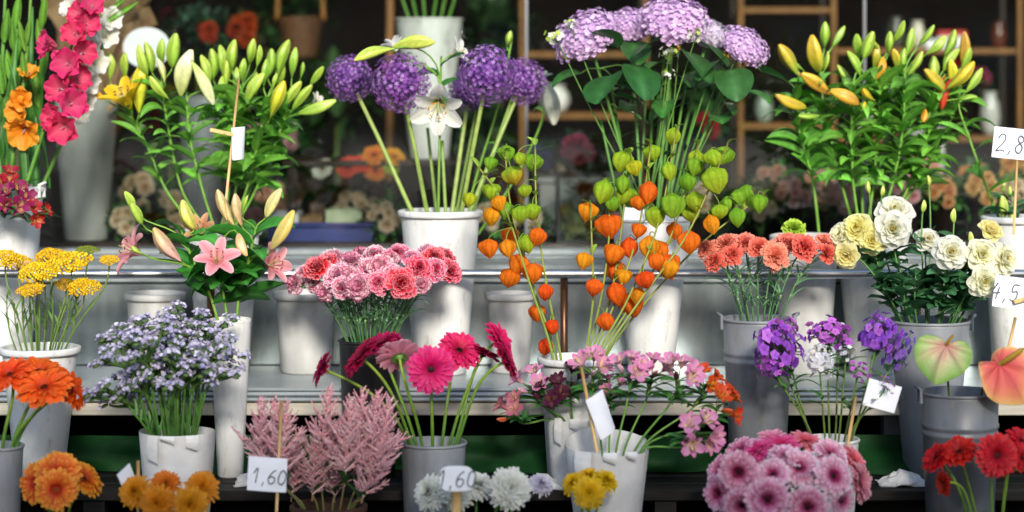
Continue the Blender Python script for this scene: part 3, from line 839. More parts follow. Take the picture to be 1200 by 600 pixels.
def wrapped(key, px, rim, Y, wt, zb, wb, label, seed, group='flower buckets wrapped in paper', tall=0.):
    """bucket hidden in a sleeve of folded white paper"""
    rr = random.Random(seed)
    b = bucket(key, px, rim + 12, Y, wt * .9, zb, wb * .9, WHITEP, label, 'wrapped_bucket', group, 'plain'); t = b['root']
    c = P(px, rim, Y); h = c[2] - zb; r0 = S(wb, Y) / 2 + .004; r1 = S(wt, Y) / 2 + .004
    k, n = 72, 22; ph = np.arange(k) * 2 * PI / k; g = G()
    amp = [(rr.uniform(.006, .02) / (1 + f * .15), f, rr.uniform(0, 6)) for f in (2, 3, 5, 7)]
    top = np.zeros(k); lev = 0.
    for j in range(k):
        if rr.random() < .06: lev = rr.uniform(-.006, .006)
        top[j] = lev
    top += tall * np.clip(np.sin(ph), 0, 1)
    Pt = np.zeros((n, k, 3))
    for i in range(n):
        u = i / (n - 1)
        fold = sum(a * np.sin(f * ph + p + u * 1.3 * math.sin(f)) for a, f, p in amp) * (.35 + .65 * u)
        # sharp creases
        fold = fold + .02 * np.abs(((ph * 1.5 / PI + .2 * u * math.sin(seed)) % 1) - .5) * (.4 + u)
        R = lerp(r0, r1, u) * (1 + fold)
        Pt[i, :, 0] = R * np.cos(ph); Pt[i, :, 1] = R * np.sin(ph); Pt[i, :, 2] = u * (h + top)
    g.grid(Pt[:, ::-1], (1, 1, 1), closed=True)
    P2 = Pt.copy(); P2[..., :2] *= .985; g.grid(P2, (1, 1, 1), closed=True)
    obj('paper_wrap', g.mesh('paper_wrap', PAPER, False), t)
    # turned-down flaps round the top edge, facing the street
    for q in range(3):
        a0 = -PI / 2 + (q - 1) * .55 + rr.uniform(-.1, .1); wd = rr.uniform(.22, .4); dp = rr.uniform(.015, .05) if q else .07
        g = G(); m = 7; F_ = np.zeros((5, m, 3))
        for i in range(5):
            u = i / 4
            for j in range(m):
                a = a0 + wd * (j / (m - 1) - .5); R = r1 * (1.10 + .04 * math.sin(PI * u)) + .002
                F_[i, j] = (R * math.cos(a), R * math.sin(a), h + .006 - dp * u - .012 * u * (j / (m - 1) - .5))
        g.grid(F_, (1, 1, 1)); P2 = F_.copy(); P2[..., :2] *= .993; g.grid(P2[:, ::-1], (1, 1, 1))
        obj('folded_flap', g.mesh('folded_flap', PAPER, False), t)
    b['c'] = P(px, rim + 10, Y); b['r'] = r1 * .85
    return b
bucket('gladioli', 4, 219, 6.78, 92, ZSHELF, 62, WHITEP, 'white plastic bucket at the far left edge holding gladioli', style='lip')
bucket('yarrow', 47, 407, 6.4, 88, ZSTEP, 56, WHITEP, 'white tapered bucket full of yellow yarrow')
bucket('orange', -2, 522, 6.05, 58, 0, 46, GREYP, 'grey bucket holding the orange gerberas, cut by the left edge', style='bead')
bucket('pinklily', 270, 374, 6.42, 48, ZSTEP, 30, WHITEP, 'slim tall white vase holding the pink lilies', 'tall_vase', style='plain', cat='vase')
wrapped('statice', 208, 506, 6.15, 86, 0, 66, 'bucket wrapped in creased white paper, holding lavender statice', 3)
bucket('carnation', 434, 398, 6.42, 74, ZSTEP, 58, BLACKP, 'black bucket under the pink and white carnations', style='bead')
bucket('allium', 516, 247, 6.77, 93, ZSHELF, 60, WHITEP, 'white lipped bucket holding the purple alliums')
bucket('hotpink', 508, 518, 6.12, 76, 0, 66, GREYP, 'grey galvanised looking bucket with hot pink gerberas', style='bead')
bucket('physalis', 671, 419, 6.38, 76, ZSTEP, 58, WHITEP, 'white bucket full of orange lantern stems')
bucket('hydrangea', 763, 256, 6.77, 92, ZSHELF, 52, WHITEP, 'white tapered bucket behind the rail under the lilac hydrangeas', style='bead')
wrapped('alstroback', 673, 488, 6.30, 62, ZSTEP, 50, 'paper wrapped bucket behind, holding dark purple alstroemeria', 8)
wrapped('alstrofront', 712, 524, 6.08, 96, 0, 66, 'paper wrapped bucket in front, holding pink alstroemeria', 5, tall=.035)
bucket('salmon', 888, 373, 6.4, 82, ZSTEP, 64, GREYP, 'tall grey bucket holding the salmon carnations', style='rings')
bucket('lisianthus', 1089, 375, 6.46, 94, ZSTEP, 58, GREYP, 'wide grey bucket holding white lisianthus', style='bead')
bucket('phlox', 974, 514, 6.15, 64, 0, 50, WHITEP, 'small white bucket holding purple and white phlox', style='bead')
bucket('pinkmum', 930, 582, 5.98, 100, 0, 78, WHITEP, 'white bucket hidden under the dome of pink gerberas')
bucket('anthurium', 1125, 459, 6.12, 90, 0, 76, GREYD, 'dark grey ribbed bucket holding two anthuriums', style='rings')
bucket('red', 1160, 622, 5.95, 84, 0, 76, GREYD, 'dark bucket at the bottom holding red gerberas')
bucket('edge', 1192, 254, 6.77, 78, ZSHELF, 56, WHITEP, 'white bucket behind the rail at the right edge')
bucket('greenlily', 262, 268, 6.78, 84, ZSHELF, 58, WHITEP, 'white bucket behind the rail holding green budded lilies')
bucket('orangelily', 1022, 268, 6.78, 86, ZSHELF, 52, WHITEP, 'white bucket behind the rail under the orange lily buds')
bucket('creambucket', 944, 276, 6.77, 78, ZSHELF, 54, DIRTYW, 'cream bucket behind the rail, just right of salmon carnations')
bucket('whitemum', 556, 626, 5.95, 90, 0, 80, BLACKP, 'black bucket at the bottom holding white chrysanthemums')
bucket('yellowmum', 690, 634, 5.9, 80, 0, 70, GREYD, 'dark bucket at the bottom holding yellow chrysanthemums')
bucket('orangemum', 196, 630, 5.9, 110, 0, 90, BLACKP, 'black bucket at the bottom holding orange chrysanthemums')
bucket('bicolour', 66, 624, 5.95, 90, 0, 80, GREYD, 'dark bucket at the bottom holding orange and yellow gerberas')
bucket('astilbe', 385, 592, 6.05, 84, 0, 72, surface('terracotta', H('2e1a12'), H('4a2c1e'), .8, 0, 8., bump=.2), 'brown clay pot holding feathery pink astilbe', 'clay_pot', cat='pot')
bucket('shorta', 182, 344, 6.80, 66, ZSHELF, 54, DIRTYW, 'short cream bucket added for a pale panel reflection, left of the brown rail post')  # short buckets added in place of cream reflections on the back panel
bucket('shortb', 358, 343, 6.80, 70, ZSHELF, 58, DIRTYW, 'short cream bucket added for a pale panel reflection, left of the carnations')
bucket('shortc', 598, 344, 6.80, 54, ZSHELF, 44, DIRTYW, 'short cream bucket added for a pale panel reflection under the left lantern stems')
# stray things on the platform
def lug(b, ang, mat):
    """handle lug standing on the rim"""
    c = b['c'] - b['root'].location[:] if False else b['c']
    org = np.array(b['root'].location)
    p = np.array([(b['r'] + .012) * math.cos(ang), (b['r'] + .012) * math.sin(ang), 0]) + c
    g = G(); s_ = np.array([-math.sin(ang), math.cos(ang), 0]) * .018; o = np.array([math.cos(ang), math.sin(ang), 0])
    g.tube([p - s_ - (0, 0, .03), p - s_ + (0, 0, .008), p + o * .012 + (0, 0, .014), p + s_ + (0, 0, .008), p + s_ - (0, 0, .03)], .005, (1, 1, 1), 8)
    part('handle_lug', g, mat, b['root'], org)
lug(BUCK['gladioli'], -.2, WHITEP); lug(BUCK['salmon'], PI, GREYP); lug(BUCK['salmon'], 0, GREYP); lug(BUCK['lisianthus'], 0, GREYP); lug(BUCK['anthurium'], PI, GREYD)

def crumple(px, py, Y, wpx, hpx, label, seed):
    rr = np.random.default_rng(seed); c = P(px, py, Y); c[2] = ZSTEP + .002; t = thing('crumpled_paper', label, 'paper', c, None); W, Hh = S(wpx, Y), S(hpx, Y)
    n = 9; u = np.linspace(-1, 1, n); X, Yg = np.meshgrid(u, u); Z = Hh * np.clip(1 - X ** 2 * .8 - Yg ** 2 * .8, .05, 1) * (.65 + .5 * rr.random((n, n)))
    Pt = np.stack([X * W / 2 + rr.normal(0, .006, (n, n)), Yg * .05 + rr.normal(0, .004, (n, n)), Z], -1); g = G(); g.grid(Pt, (1, 1, 1)); P2 = Pt - (0, 0, .002); g.grid(P2[:, ::-1], (1, 1, 1))
    obj('sheet', g.mesh('sheet', PAPER, False), t)
crumple(1056, 566, 6.3, 52, 16, 'crumpled white paper at the foot of the wide grey bucket', 2)
crumple(634, 566, 6.26, 44, 15, 'crumpled white paper left of the paper wrapped buckets', 4)
crumple(292, 562, 6.3, 30, 12, 'crumpled white paper beside the slim white vase', 6)
# ================================================================ flowers
CAM = np.array([0, -1., .05])
def stem_curve(bk, head, d, n=14, pull=.35, straight=.35):
    c, r = bk['c'], bk['r']; off = (head - c)[:2]; l = np.linalg.norm(off) + 1e-9
    rim2 = off / l * min(l * pull, r * .86); L = np.linalg.norm(head - c)
    rim = np.array([c[0] + rim2[0], c[1] + rim2[1], c[2]])
    p0 = np.array([c[0] + rim2[0] * .45, c[1] + rim2[1] * .45, c[2] - .1])
    up = norm(rim - p0)
    body = bez(rim, rim + up * L * straight, head - norm(d) * L * .3, head, n)
    return np.concatenate([[p0], body])
def stem_part(root, pts, r0, r1, c0=GRN, c1=None, extra=None, k=7):
    g = G(); n = len(pts); c1 = c0 if c1 is None else c1
    g.tube(pts, np.linspace(r0, r1, n), lerp(c0, c1, np.linspace(0, 1, n)[:, None]), k)
    if extra: extra(g)
    return part('stem', g, STEM, root, pts[0])
def grassy(g, pts, n, L, W, c):
    for i in range(n):
        k = RD.randrange(3, len(pts) - 3); a = rnd(0, 6.28)
        leaf_into(g, pts[k], (math.cos(a), math.sin(a), .9), L * rnd(.6, 1.1), W, c * rnd(.8, 1.2), bend=-rnd(.6, 1.6), lift=.1, fold=.6)

# ---- gerberas -------------------------------------------------
def gerbera(bk, px, py, Y, rpx, d, cols, disc, label, group, name='gerbera', flat=1., v=None, sc=GRN, sr=.0042, gl=LGRN):
    head = P(px, py, Y); d = norm(d); pts = stem_curve(bk, head - d * S(rpx, Y) * .12, d)
    t = thing(name, label, 'gerbera', pts[0], group); org = pts[0]
    stem_part(t, pts, sr, sr * .82, GRN * .9, gl)
    v = RD.randrange(3) if v is None else v; R = S(rpx, Y)
    b = obj('bloom', gerbera_petals(cols, v, flat), t, xf(head, d, R, rnd(0, 6), org))
    obj('disc', gerbera_disc(disc), b); obj('calyx', gerbera_calyx(), b)
    return t
HP = 'c0104e e0186c e83a86'; HPD = '7a1230 b5124f c01858'; gg = 'hot pink gerberas in the grey bucket'; bk = BUCK['hotpink']
for a in [
    (505, 433, 6.0, 29, (.06, -1, .12), HP, '2a0a10 5c1a1a', 'hot pink gerbera facing the camera with a dark centre'),
    (538, 411, 6.1, 27, (.35, -.75, .75), HP, '2a0a10 5c1a1a', 'hot pink gerbera tilted upward just behind the front facing one'),
    (379, 433, 6.05, 23, (-.95, -.15, .42), HPD, '2a0a10 5c1a1a', 'crimson pink gerbera seen edge on, farthest left on a bowed stem'),
    (424, 420, 6.0, 29, (-.72, -.2, .62), HPD, '2a0a10 5c1a1a', 'dark crimson gerbera leaning left over the black bucket'),
    (446, 405, 6.12, 28, (-.3, -.2, .95), HPD, '2a0a10 5c1a1a', 'dark pink gerbera facing up above the black bucket'),
    (468, 418, 6.08, 29, (-.12, .62, .6), 'd67a9c e8a0bc f0b8cc', '2a0a10 5c1a1a', 'gerbera turned away showing its pale pink petal backs'),
    (566, 415, 6.14, 24, (.45, .1, .9), HPD, '2a0a10 5c1a1a', 'dark pink gerbera facing up in the right cluster'),
    (584, 399, 6.16, 25, (.75, -.28, .5), HP, '2a0a10 5c1a1a', 'hot pink gerbera highest of all, tilted right'),
    (592, 424, 6.05, 25, (.85, -.12, .4), HPD, '2a0a10 5c1a1a', 'crimson gerbera at far right of the grey bucket, seen side on')]:
    gerbera(bk, *a[:-1], a[-1], gg, flat=1.15, sr=.0048)
OR = 'e0420e f05a16 f8752a'; gg = 'orange gerberas at the left edge'; bk = BUCK['orange']
for a in [
    (12, 440, 6.0, 31, (-.2, -.5, .85), OR, '5a2008 8a3c10', 'orange gerbera cut by the left edge'),
    (46, 436, 6.05, 32, (.1, -.3, .95), OR, '5a2008 8a3c10', 'orange gerbera facing up, highest of its bucket'),
    (52, 455, 5.95, 34, (-.05, -.55, .8), OR, '5a2008 8a3c10', 'orange gerbera in front with drooping petals'),
    (82, 455, 6.02, 29, (.8, -.25, .5), 'c8340a e0480f ea5a18', '5a2008 8a3c10', 'red orange gerbera seen edge on, leaning right over the yarrow bucket')]:
    gerbera(bk, *a[:-1], a[-1], gg, flat=.9, sr=.0052)
BI = 'c2380c e87414 f2b23a'; gg = 'orange and yellow gerberas at bottom left'; bk = BUCK['bicolour']
for a in [
    (44, 566, 5.9, 27, (-.55, -.8, .3), BI, '6d2a08 b0671a', 'orange gerbera with yellow tips, turned left at bottom'),
    (68, 556, 5.88, 29, (.05, -.9, .4), BI, 'a24812 d8922a', 'orange gerbera with yellow tips, facing the camera at bottom left'),
    (98, 562, 5.94, 27, (.65, -.35, .7), BI, '6d2a08 b0671a', 'yellow orange gerbera seen side on, right of the camera facing one'),
    (66, 574, 5.84, 26, (.1, -.85, .2), BI, 'a24812 d8922a', 'lowest orange and yellow gerbera at bottom left')]:
    gerbera(bk, *a[:-1], a[-1], gg)
PK1 = '8e0c44 ec86b2 fae2ee'; PK2 = 'b02868 f2a6c8 fdf0f6'; PK3 = 'cc1468 ea4a94 f280b4'; PK4 = 'dc5064 f4869c f9b4c0'
DK = '3a0a1c 7a1c3c'; LT = '6a1a30 b04a5a'; gg = 'pink gerberas in the bottom dome'; bk = BUCK['pinkmum']
PM = [(866, 553, 5.74, 29, (-.35, -.95, .25), PK1, DK), (843, 578, 5.78, 27, (-.7, -.75, .1), PK1, DK), (899, 585, 5.66, 33, (-.1, -1, .02), PK1, DK),
      (946, 594, 5.68, 29, (.15, -1, -.05), PK1, DK), (936, 549, 5.76, 29, (.05, -.85, .5), PK2, DK), (906, 556, 5.74, 25, (-.1, -.85, .45), PK2, DK),
      (976, 558, 5.78, 29, (.4, -.85, .35), PK2, DK), (1006, 566, 5.9, 27, (.85, -.45, .1), 'c85a70 e69aa8 f0bcc4', LT), (914, 524, 5.92, 27, (-.1, -.35, .95), PK3, LT),
      (890, 529, 5.88, 25, (-.45, -.4, .85), PK3, LT), (944, 518, 6.0, 26, (.1, -.3, .95), PK4, LT), (905, 515, 6.02, 25, (-.25, -.25, .95), 'd86a92 eea0bc f4c0d2', LT),
      (972, 532, 5.94, 25, (.4, -.5, .8), PK2, LT), (868, 530, 5.95, 25, (-.65, -.4, .7), PK1, LT), (846, 551, 5.92, 24, (-.85, -.4, .4), PK1, LT),
      (1000, 540, 5.98, 24, (.75, -.3, .6), PK4, LT), (870, 592, 5.7, 25, (-.4, -.9, -.1), PK1, DK), (985, 587, 5.78, 24, (.55, -.85, -.05), PK2, DK), (920, 536, 5.82, 23, (0, -.6, .8), PK2, LT)]
LB = ['pale pink gerbera with a wide crimson eye at upper left of dome', 'pink gerbera at the far lower left of dome, turned left', 'large pink gerbera with darkest eye at the bottom of dome',
      'pink gerbera at the bottom edge, right of the darkest eyed one', 'pale pink gerbera facing the camera in the middle of dome', 'pale pink gerbera left of the middle one, small dark eye',
      'pale pink gerbera right of the middle one, facing slightly right', 'salmon pink gerbera at the far right of dome, seen side on', 'magenta gerbera facing up near the top of dome',
      'magenta gerbera behind the wide eyed pale one', 'coral pink gerbera on the very top of dome', 'rose pink gerbera on top, left of the coral one', 'pale gerbera on the upper right slope of dome',
      'pale pink gerbera on the upper left slope of dome', 'pink gerbera at left shoulder of dome, half turned away', 'coral pink gerbera high on the right slope, below the white bucket rim',
      'pink gerbera half cut by bottom edge at lower left', 'pink gerbera half cut by bottom edge at lower right', 'small pale gerbera tucked between the magenta and middle ones']
for a, l in zip(PM, LB): gerbera(bk, a[0], a[1], a[2] + rnd(-.03, .03), a[3] * rnd(.84, .98), np.array(a[4]) + NR.normal(0, .12, 3), a[5], a[6], l, gg, flat=rnd(.8, 1.5))
RE = 'a80c10 d01818 e03428'; gg = 'red gerberas at bottom right'; bk = BUCK['red']
for a in [
    (1097, 537, 5.9, 21, (-.75, -.3, .6), RE, '2a0404 6a1010', 'red gerbera farthest left, seen from the side'),
    (1124, 530, 5.88, 24, (-.3, -.5, .8), RE, '2a0404 6a1010', 'red gerbera tilted up in front of the ribbed grey bucket'),
    (1168, 534, 5.8, 27, (.05, -.95, .25), RE, '4a0a08 9a2018', 'largest red gerbera facing the camera'),
    (1197, 517, 5.9, 21, (.4, -.5, .75), RE, '2a0404 6a1010', 'red gerbera at the right edge, upper one'),
    (1197, 537, 5.84, 18, (.5, -.75, .4), RE, '2a0404 6a1010', 'red gerbera at the right edge, lower one'),
    (1107, 566, 5.86, 17, (-.9, -.3, -.1), RE, '2a0404 6a1010', 'small red gerbera hanging lowest at left')]:
    gerbera(bk, *a[:-1], a[-1], gg, flat=1.3)

# ---- mums ------------------------------------------------------
def mum(bk, px, py, Y, rpx, d, cols, label, group, n=110):
    head = P(px, py, Y); d = norm(d); pts = stem_curve(bk, head - d * S(rpx, Y) * .1, d)
    t = thing('chrysanthemum', label, 'chrysanthemum', pts[0], group)
    stem_part(t, pts, .004, .0035, GRN)
    b = obj('bloom', mum_petals(cols, RD.randrange(2), n), t, xf(head, d, S(rpx, Y), rnd(0, 6), pts[0])); obj('calyx', gerbera_calyx(), b)
WH = 'c9cdb0 e9eae4'; gg = 'white chrysanthemums at the bottom'
for a in [(504, 578, 5.9, 26, (-.6, -.7, .4), WH, 'white chrysanthemum on the left behind the round price tag'), (598, 573, 5.86, 29, (.15, -.9, .3), WH, 'largest white chrysanthemum, round like a ball, right of the tag'),
          (560, 570, 5.94, 24, (.1, -.5, .8), WH, 'white chrysanthemum between the price tag and the round one'), (536, 580, 5.92, 22, (-.1, -.8, .5), WH, 'white chrysanthemum just below the price tag'), (634, 568, 6.0, 17, (.3, -.6, .7), 'c9c4d6 dcd8e6', 'small greyish white chrysanthemum beside the paper wrapped bucket')]:
    mum(BUCK['whitemum'], *a, gg, 150)
YE = 'd8a40a ecc81e'; gg = 'yellow chrysanthemums at the bottom'
for a in [(690, 578, 5.82, 23, (.0, -.95, .1), YE, 'yellow chrysanthemum facing the camera, in front of the paper wrap'), (672, 567, 5.88, 18, (-.5, -.6, .6), YE, 'yellow chrysanthemum turned left at the bottom centre'),
          (710, 564, 5.88, 19, (.5, -.5, .7), YE, 'yellow chrysanthemum turned right at the bottom centre'), (690, 560, 5.92, 18, (0, -.4, .9), YE, 'yellow chrysanthemum facing upward behind the other two')]:
    mum(BUCK['yellowmum'], *a, gg, 90)
OM = 'c8700c e09a1c'; gg = 'orange chrysanthemums at the bottom left'
for a in [(158, 576, 5.84, 23, (-.3, -.85, .4), OM, 'orange yellow chrysanthemum on the left, by the paper tag'), (194, 568, 5.86, 22, (0, -.7, .7), 'c8420c e08a1c', 'reddish orange chrysanthemum in the middle of three'), (237, 571, 5.84, 24, (.3, -.8, .5), OM, 'orange yellow chrysanthemum on the right, by the tall white vase'),
          (185, 590, 5.78, 25, (-.05, -.95, .1), OM, 'orange chrysanthemum cut by the bottom edge, left'), (222, 592, 5.78, 25, (.1, -.95, .05), OM, 'orange chrysanthemum cut by the bottom edge, right')]:
    mum(BUCK['orangemum'], *a, gg, 110)

# ---- carnations -------------------------------------------------
def carnation(bk, px, py, Y, rpx, d, cols, label, group):
    head = P(px, py, Y); d = norm(d); R = S(rpx * 1.04, Y); pts = stem_curve(bk, head - d * R * .75, d, 14, .38, .3)
    t = thing('carnation', label, 'carnation', pts[0], group)
    def ex(g):
        grassy(g, pts, 8, .12, .0065, H('5c8a60'))
        for k in (5, 9): g.ball(pts[k], (.0042, .0042, .005), H('7fa06a'), 4, 6)
    stem_part(t, pts, .0028, .0022, H('3f6b3c'), H('5d8450'), ex, 6)
    b = obj('bloom', carnation_bloom(cols, RD.randrange(3)), t, xf(head, d, R, rnd(0, 6), pts[0])); obj('calyx', carnation_calyx(), b)
CP = 'd05c8a fdf0f4 b01c58'; CR = 'b00014 e0182e f8a4b4'; CM = 'b41c58 e8709c fbeef3'; CK = 'c41448 ea4478 fad0dc'
gg = 'pink and white carnations in the black bucket'; bk = BUCK['carnation']
CL = [(345, 331, 6.42, 17, (-.75, -.5, .4), CP, 'pale'), (370, 312, 6.36, 20, (-.4, -.65, .65), CR, 'red centred'), (366, 332, 6.4, 14, (-.7, -.6, .1), CM, 'mauve edged'), (395, 322, 6.34, 21, (-.2, -.75, .6), CM, 'mauve edged'),
      (388, 301, 6.48, 19, (-.3, -.3, .9), CM, 'mauve edged'), (411, 305, 6.4, 19, (-.15, -.5, .85), CP, 'pale'), (419, 335, 6.26, 21, (-.12, -.95, .2), CP, 'pale, magenta edged'), (446, 313, 6.3, 22, (0, -.85, .5), CP, 'pale, magenta edged'),
      (440, 297, 6.46, 19, (0, -.4, .9), CM, 'mauve edged'), (468, 295, 6.46, 18, (.1, -.45, .88), CK, 'rose pink'), (470, 331, 6.24, 22, (.15, -.92, .3), CR, 'red centred'), (492, 313, 6.3, 20, (.25, -.8, .55), CR, 'red centred'),
      (484, 302, 6.44, 18, (.2, -.5, .8), CM, 'mauve edged'), (510, 300, 6.42, 18, (.4, -.55, .75), CR, 'red centred'), (502, 293, 6.5, 16, (.2, -.3, .9), CM, 'mauve edged'), (529, 318, 6.36, 19, (.75, -.6, .35), CR, 'red centred'),
      (522, 300, 6.46, 18, (.55, -.4, .75), CR, 'red centred'), (455, 303, 6.4, 18, (.0, -.5, .85), CP, 'pale'), (432, 312, 6.38, 17, (-.1, -.7, .7), CM, 'mauve edged'), (408, 322, 6.34, 17, (-.15, -.8, .5), CP, 'pale')]
from collections import Counter, defaultdict
def named(lst, noun, tail, key=6, xi=0):
    by = defaultdict(list)
    for i, a in enumerate(lst): by[a[key]].append(i)
    out = [''] * len(lst)
    for k, idx in by.items():
        pl = places([lst[i][xi] for i in idx])
        for i, p_ in zip(idx, pl): out[i] = f'{k} {noun}, {p_} such in {tail}' if len(idx) > 1 else f'only {k} {noun} in {tail}'
    return out
CL += [(354, 320, 6.46, 16, (-.6, -.5, .6), CM, 'mauve edged'), (380, 342, 6.34, 15, (-.4, -.9, 0), CP, 'pale, magenta edged'), (399, 338, 6.3, 16, (-.3, -.9, .1), CM, 'mauve edged'), (443, 331, 6.26, 17, (0, -.95, .2), CK, 'rose pink'), (424, 296, 6.5, 16, (-.1, -.3, .95), CP, 'pale'),
       (512, 315, 6.32, 17, (.5, -.8, .4), CK, 'rose pink'), (494, 333, 6.28, 15, (.3, -.9, .1), CP, 'pale, magenta edged'), (458, 320, 6.28, 16, (.05, -.9, .4), CM, 'mauve edged'), (382, 306, 6.44, 16, (-.4, -.5, .8), CR, 'red centred')]
for a, l in zip(CL, named(CL, 'carnation', 'the black bucket')): carnation(bk, *a[:6], l, gg)
SA = 'e0604e ee8a76 f4a894'; SD = 'd84c3e e66a58 ee8c78'
gg = 'salmon carnations in the tall grey bucket'; bk = BUCK['salmon']
CL = [(826, 291, 6.44, 15, (-.7, -.4, .5), SA, 'salmon'), (836, 306, 6.38, 16, (-.6, -.6, .4), SD, 'coral'), (850, 284, 6.44, 18, (-.4, -.5, .75), SA, 'salmon'), (873, 283, 6.42, 18, (-.15, -.6, .8), SA, 'salmon'), (890, 289, 6.36, 17, (0, -.7, .65), SD, 'coral'),
      (909, 298, 6.32, 20, (.05, -.88, .4), SA, 'salmon'), (924, 283, 6.4, 18, (.15, -.6, .8), SA, 'salmon'), (944, 288, 6.34, 20, (.3, -.75, .55), SD, 'coral'), (968, 284, 6.42, 17, (.5, -.5, .7), SA, 'salmon'), (970, 296, 6.36, 16, (.65, -.65, .4), SD, 'coral'), (858, 297, 6.38, 15, (-.3, -.8, .5), SD, 'coral'),
      (931, 266, 6.46, 18, (.1, -.5, .85), '8ab02a a9cf3e bfe05a', 'lime green')]
for a, l in zip(CL, named(CL, 'carnation', 'the tall grey bucket')): carnation(bk, *a[:6], l, gg)

# ---- alliums ----------------------------------------------------
def allium(px, py, Y, rpx, base, label):
    head = P(px, py, Y); bk = BUCK['allium']; c = P(base, 245, bk['c'][1] + rnd(-.03, .03)); c[2] = bk['c'][2]
    d = norm(head - c); p0 = c - d * .11
    pts = smooth_path([p0, c, lerp(c, head, .5) + (0, .0, .006), head - d * S(rpx, Y) * .7], 12)
    t = thing('allium', label, 'allium', p0, 'purple alliums in the white bucket')
    stem_part(t, pts, .0078, .0062, H('7f9a4a'), H('93a85a'), None, 9)
    obj('flower_head', allium_head(RD.randrange(2)), t, xf(head, norm(d + (rnd(-.2, .2), -.2, 0)), S(rpx, Y) * .98, rnd(0, 6), p0))
allium(410, 92, 6.8, 27.5, 482, 'leftmost purple allium globe on a leaning stem')
allium(470, 97, 6.68, 35, 500, 'big purple allium globe left of the white lily trumpet')
allium(571, 88, 6.68, 35, 541, 'big purple allium globe right of the white lily trumpet')
allium(613, 96, 6.82, 28, 551, 'rightmost purple allium globe, partly behind the big one')
allium(550, 106, 6.9, 25, 530, 'purple allium globe hidden low behind the right big one')
# bare stems standing among them
for i, (bx, tx, ty, dy) in enumerate([(511, 501, 150, .03), (522, 518, 165, -.04), (536, 558, 130, .05), (555, 601, 112, -.03)]):
    b = P(bx, 245, 6.8 + dy); tp = P(tx, ty, 6.84 + dy); d = norm(tp - b); p0 = b - d * .1
    t = thing('bare_stalk', 'bare green allium stem standing in the white bucket, ' + places([511, 522, 536, 555])[i], 'stem', p0, 'bare stems in the allium bucket')
    pts = smooth_path([p0, b, lerp(b, tp, .5), tp], 10)
    g = G(); g.tube(pts, np.linspace(.0062, .0048, 10), H('7c9a48'), 8); part('stem', g, STEM, t, p0)

# ---- lilies ------------------------------------------------------
def lily(path, Y, items, label, group, leaves=12, leafL=.10, leafW=.022, lc=None, sr=.0045, sc=None, name='lily', top_leaf=.95, stamen='7a3a14', lo=.35, cat='lily', dark=1.):
    """path: photo points base..top; items: ('bud',tipx,tipy,bx,by,widthfactor,cols,dY) / ('open',x,y,facing,rpx,cols,openness,wide,dY)"""
    pw = [P(x, y, Y if len(q) == 0 else q[0]) for (x, y, *q) in path]
    pts = smooth_path(pw, 20); org = pts[0]; lc = H('67a53c') if lc is None else lc; sc = H('6a9838') if sc is None else sc
    t = thing(name, label, cat, org, group)
    g = G(); g.tube(pts, np.linspace(sr, sr * .7, len(pts)), sc * dark, 8)
    bl = []
    for it in items:
        if it[0] == 'bud':
            _, tx, ty, bx, by, wf, cols, dY = it
            b = P(bx, by, Y + dY); tp = P(tx, ty, Y + dY + rnd(-.03, .01)); d = tp - b
            bl.append((b, d, 'bud', wf, cols))
        else:
            _, x, y, f, rpx, cols, op, wd, dY = it
            f = norm(f); c = P(x, y, Y + dY); R = S(rpx, Y); b = c - f * R * .55; bl.append((b, f, 'open', R, cols, op, wd))
    for q in bl:
        b, d = q[0], norm(q[1])
        z = pts[:, 2]; zt = b[2] - .6 * np.linalg.norm(b[:2] - pts[-1][:2]) - .02
        i = int(np.argmin(np.abs(z - zt))); i = max(len(pts) // 2, min(len(pts) - 1, i)); a = pts[i]; L = np.linalg.norm(b - a)
        pd = bez(a, a + norm(pts[i] - pts[i - 1]) * L * .45, b - d * L * .35, b, 8)
        g.tube(pd, np.linspace(sr * .6, sr * .5, 8), sc * 1.1, 6)
    part('stem', g, STEM, t, org)
    for q in bl:
        b, d = q[0], q[1]
        if q[2] == 'bud':
            L = np.linalg.norm(d) * 1.12; w = L * q[3] * 1.72
            obj('bud', lily_bud(q[4], RD.randrange(4)), t, xf(b, d, (w * rnd(.88, 1.1), w * rnd(.88, 1.1), L * rnd(.93, 1.07)), rnd(0, 6), org))
        else:
            o = obj('bloom', lily_flower(q[4], RD.randrange(2), q[5], q[6]), t, xf(b, d, q[3] * .95, rnd(0, 6), org))
            obj('stamens', lily_stamens(stamen), o)
    if leaves:
        g = G()
        for i in range(leaves):
            u = lo + (top_leaf - lo) * (i + .5) / leaves; k = u * (len(pts) - 1); j = int(k); p_ = lerp(pts[j], pts[min(j + 1, len(pts) - 1)], k - j)
            a = i * 2.39996 + rnd(-.4, .4)
            leaf_into(g, p_, (math.cos(a), math.sin(a) - .15, .35), leafL * rnd(.7, 1.15), leafW * rnd(.8, 1.2), lc * rnd(.5, 1.35), bend=-rnd(.3, 1.9), lift=rnd(.1, .55), fold=rnd(.1, .5), spin=rnd(-.9, .9), ruf=.03)
        part('foliage', g, LEAF, t, org)
    return t
GB = '6f9f30 a4c24a'; GB2 = '86ad3a b8cf58'; YB = 'a8b02a d8cf3c'; WG = 'b9c468 dfe3b4'; OBd = '9ca030 dcb82e'; OB2 = '7f9e32 cfae34'; OB3 = 'b0802e dcb43a'; PB = 'd9a6a0 c8b070'; PB2 = 'c9b27a d6bf86'
B = 'bud'; O = 'open'
gl = 'green budded lilies on the left'
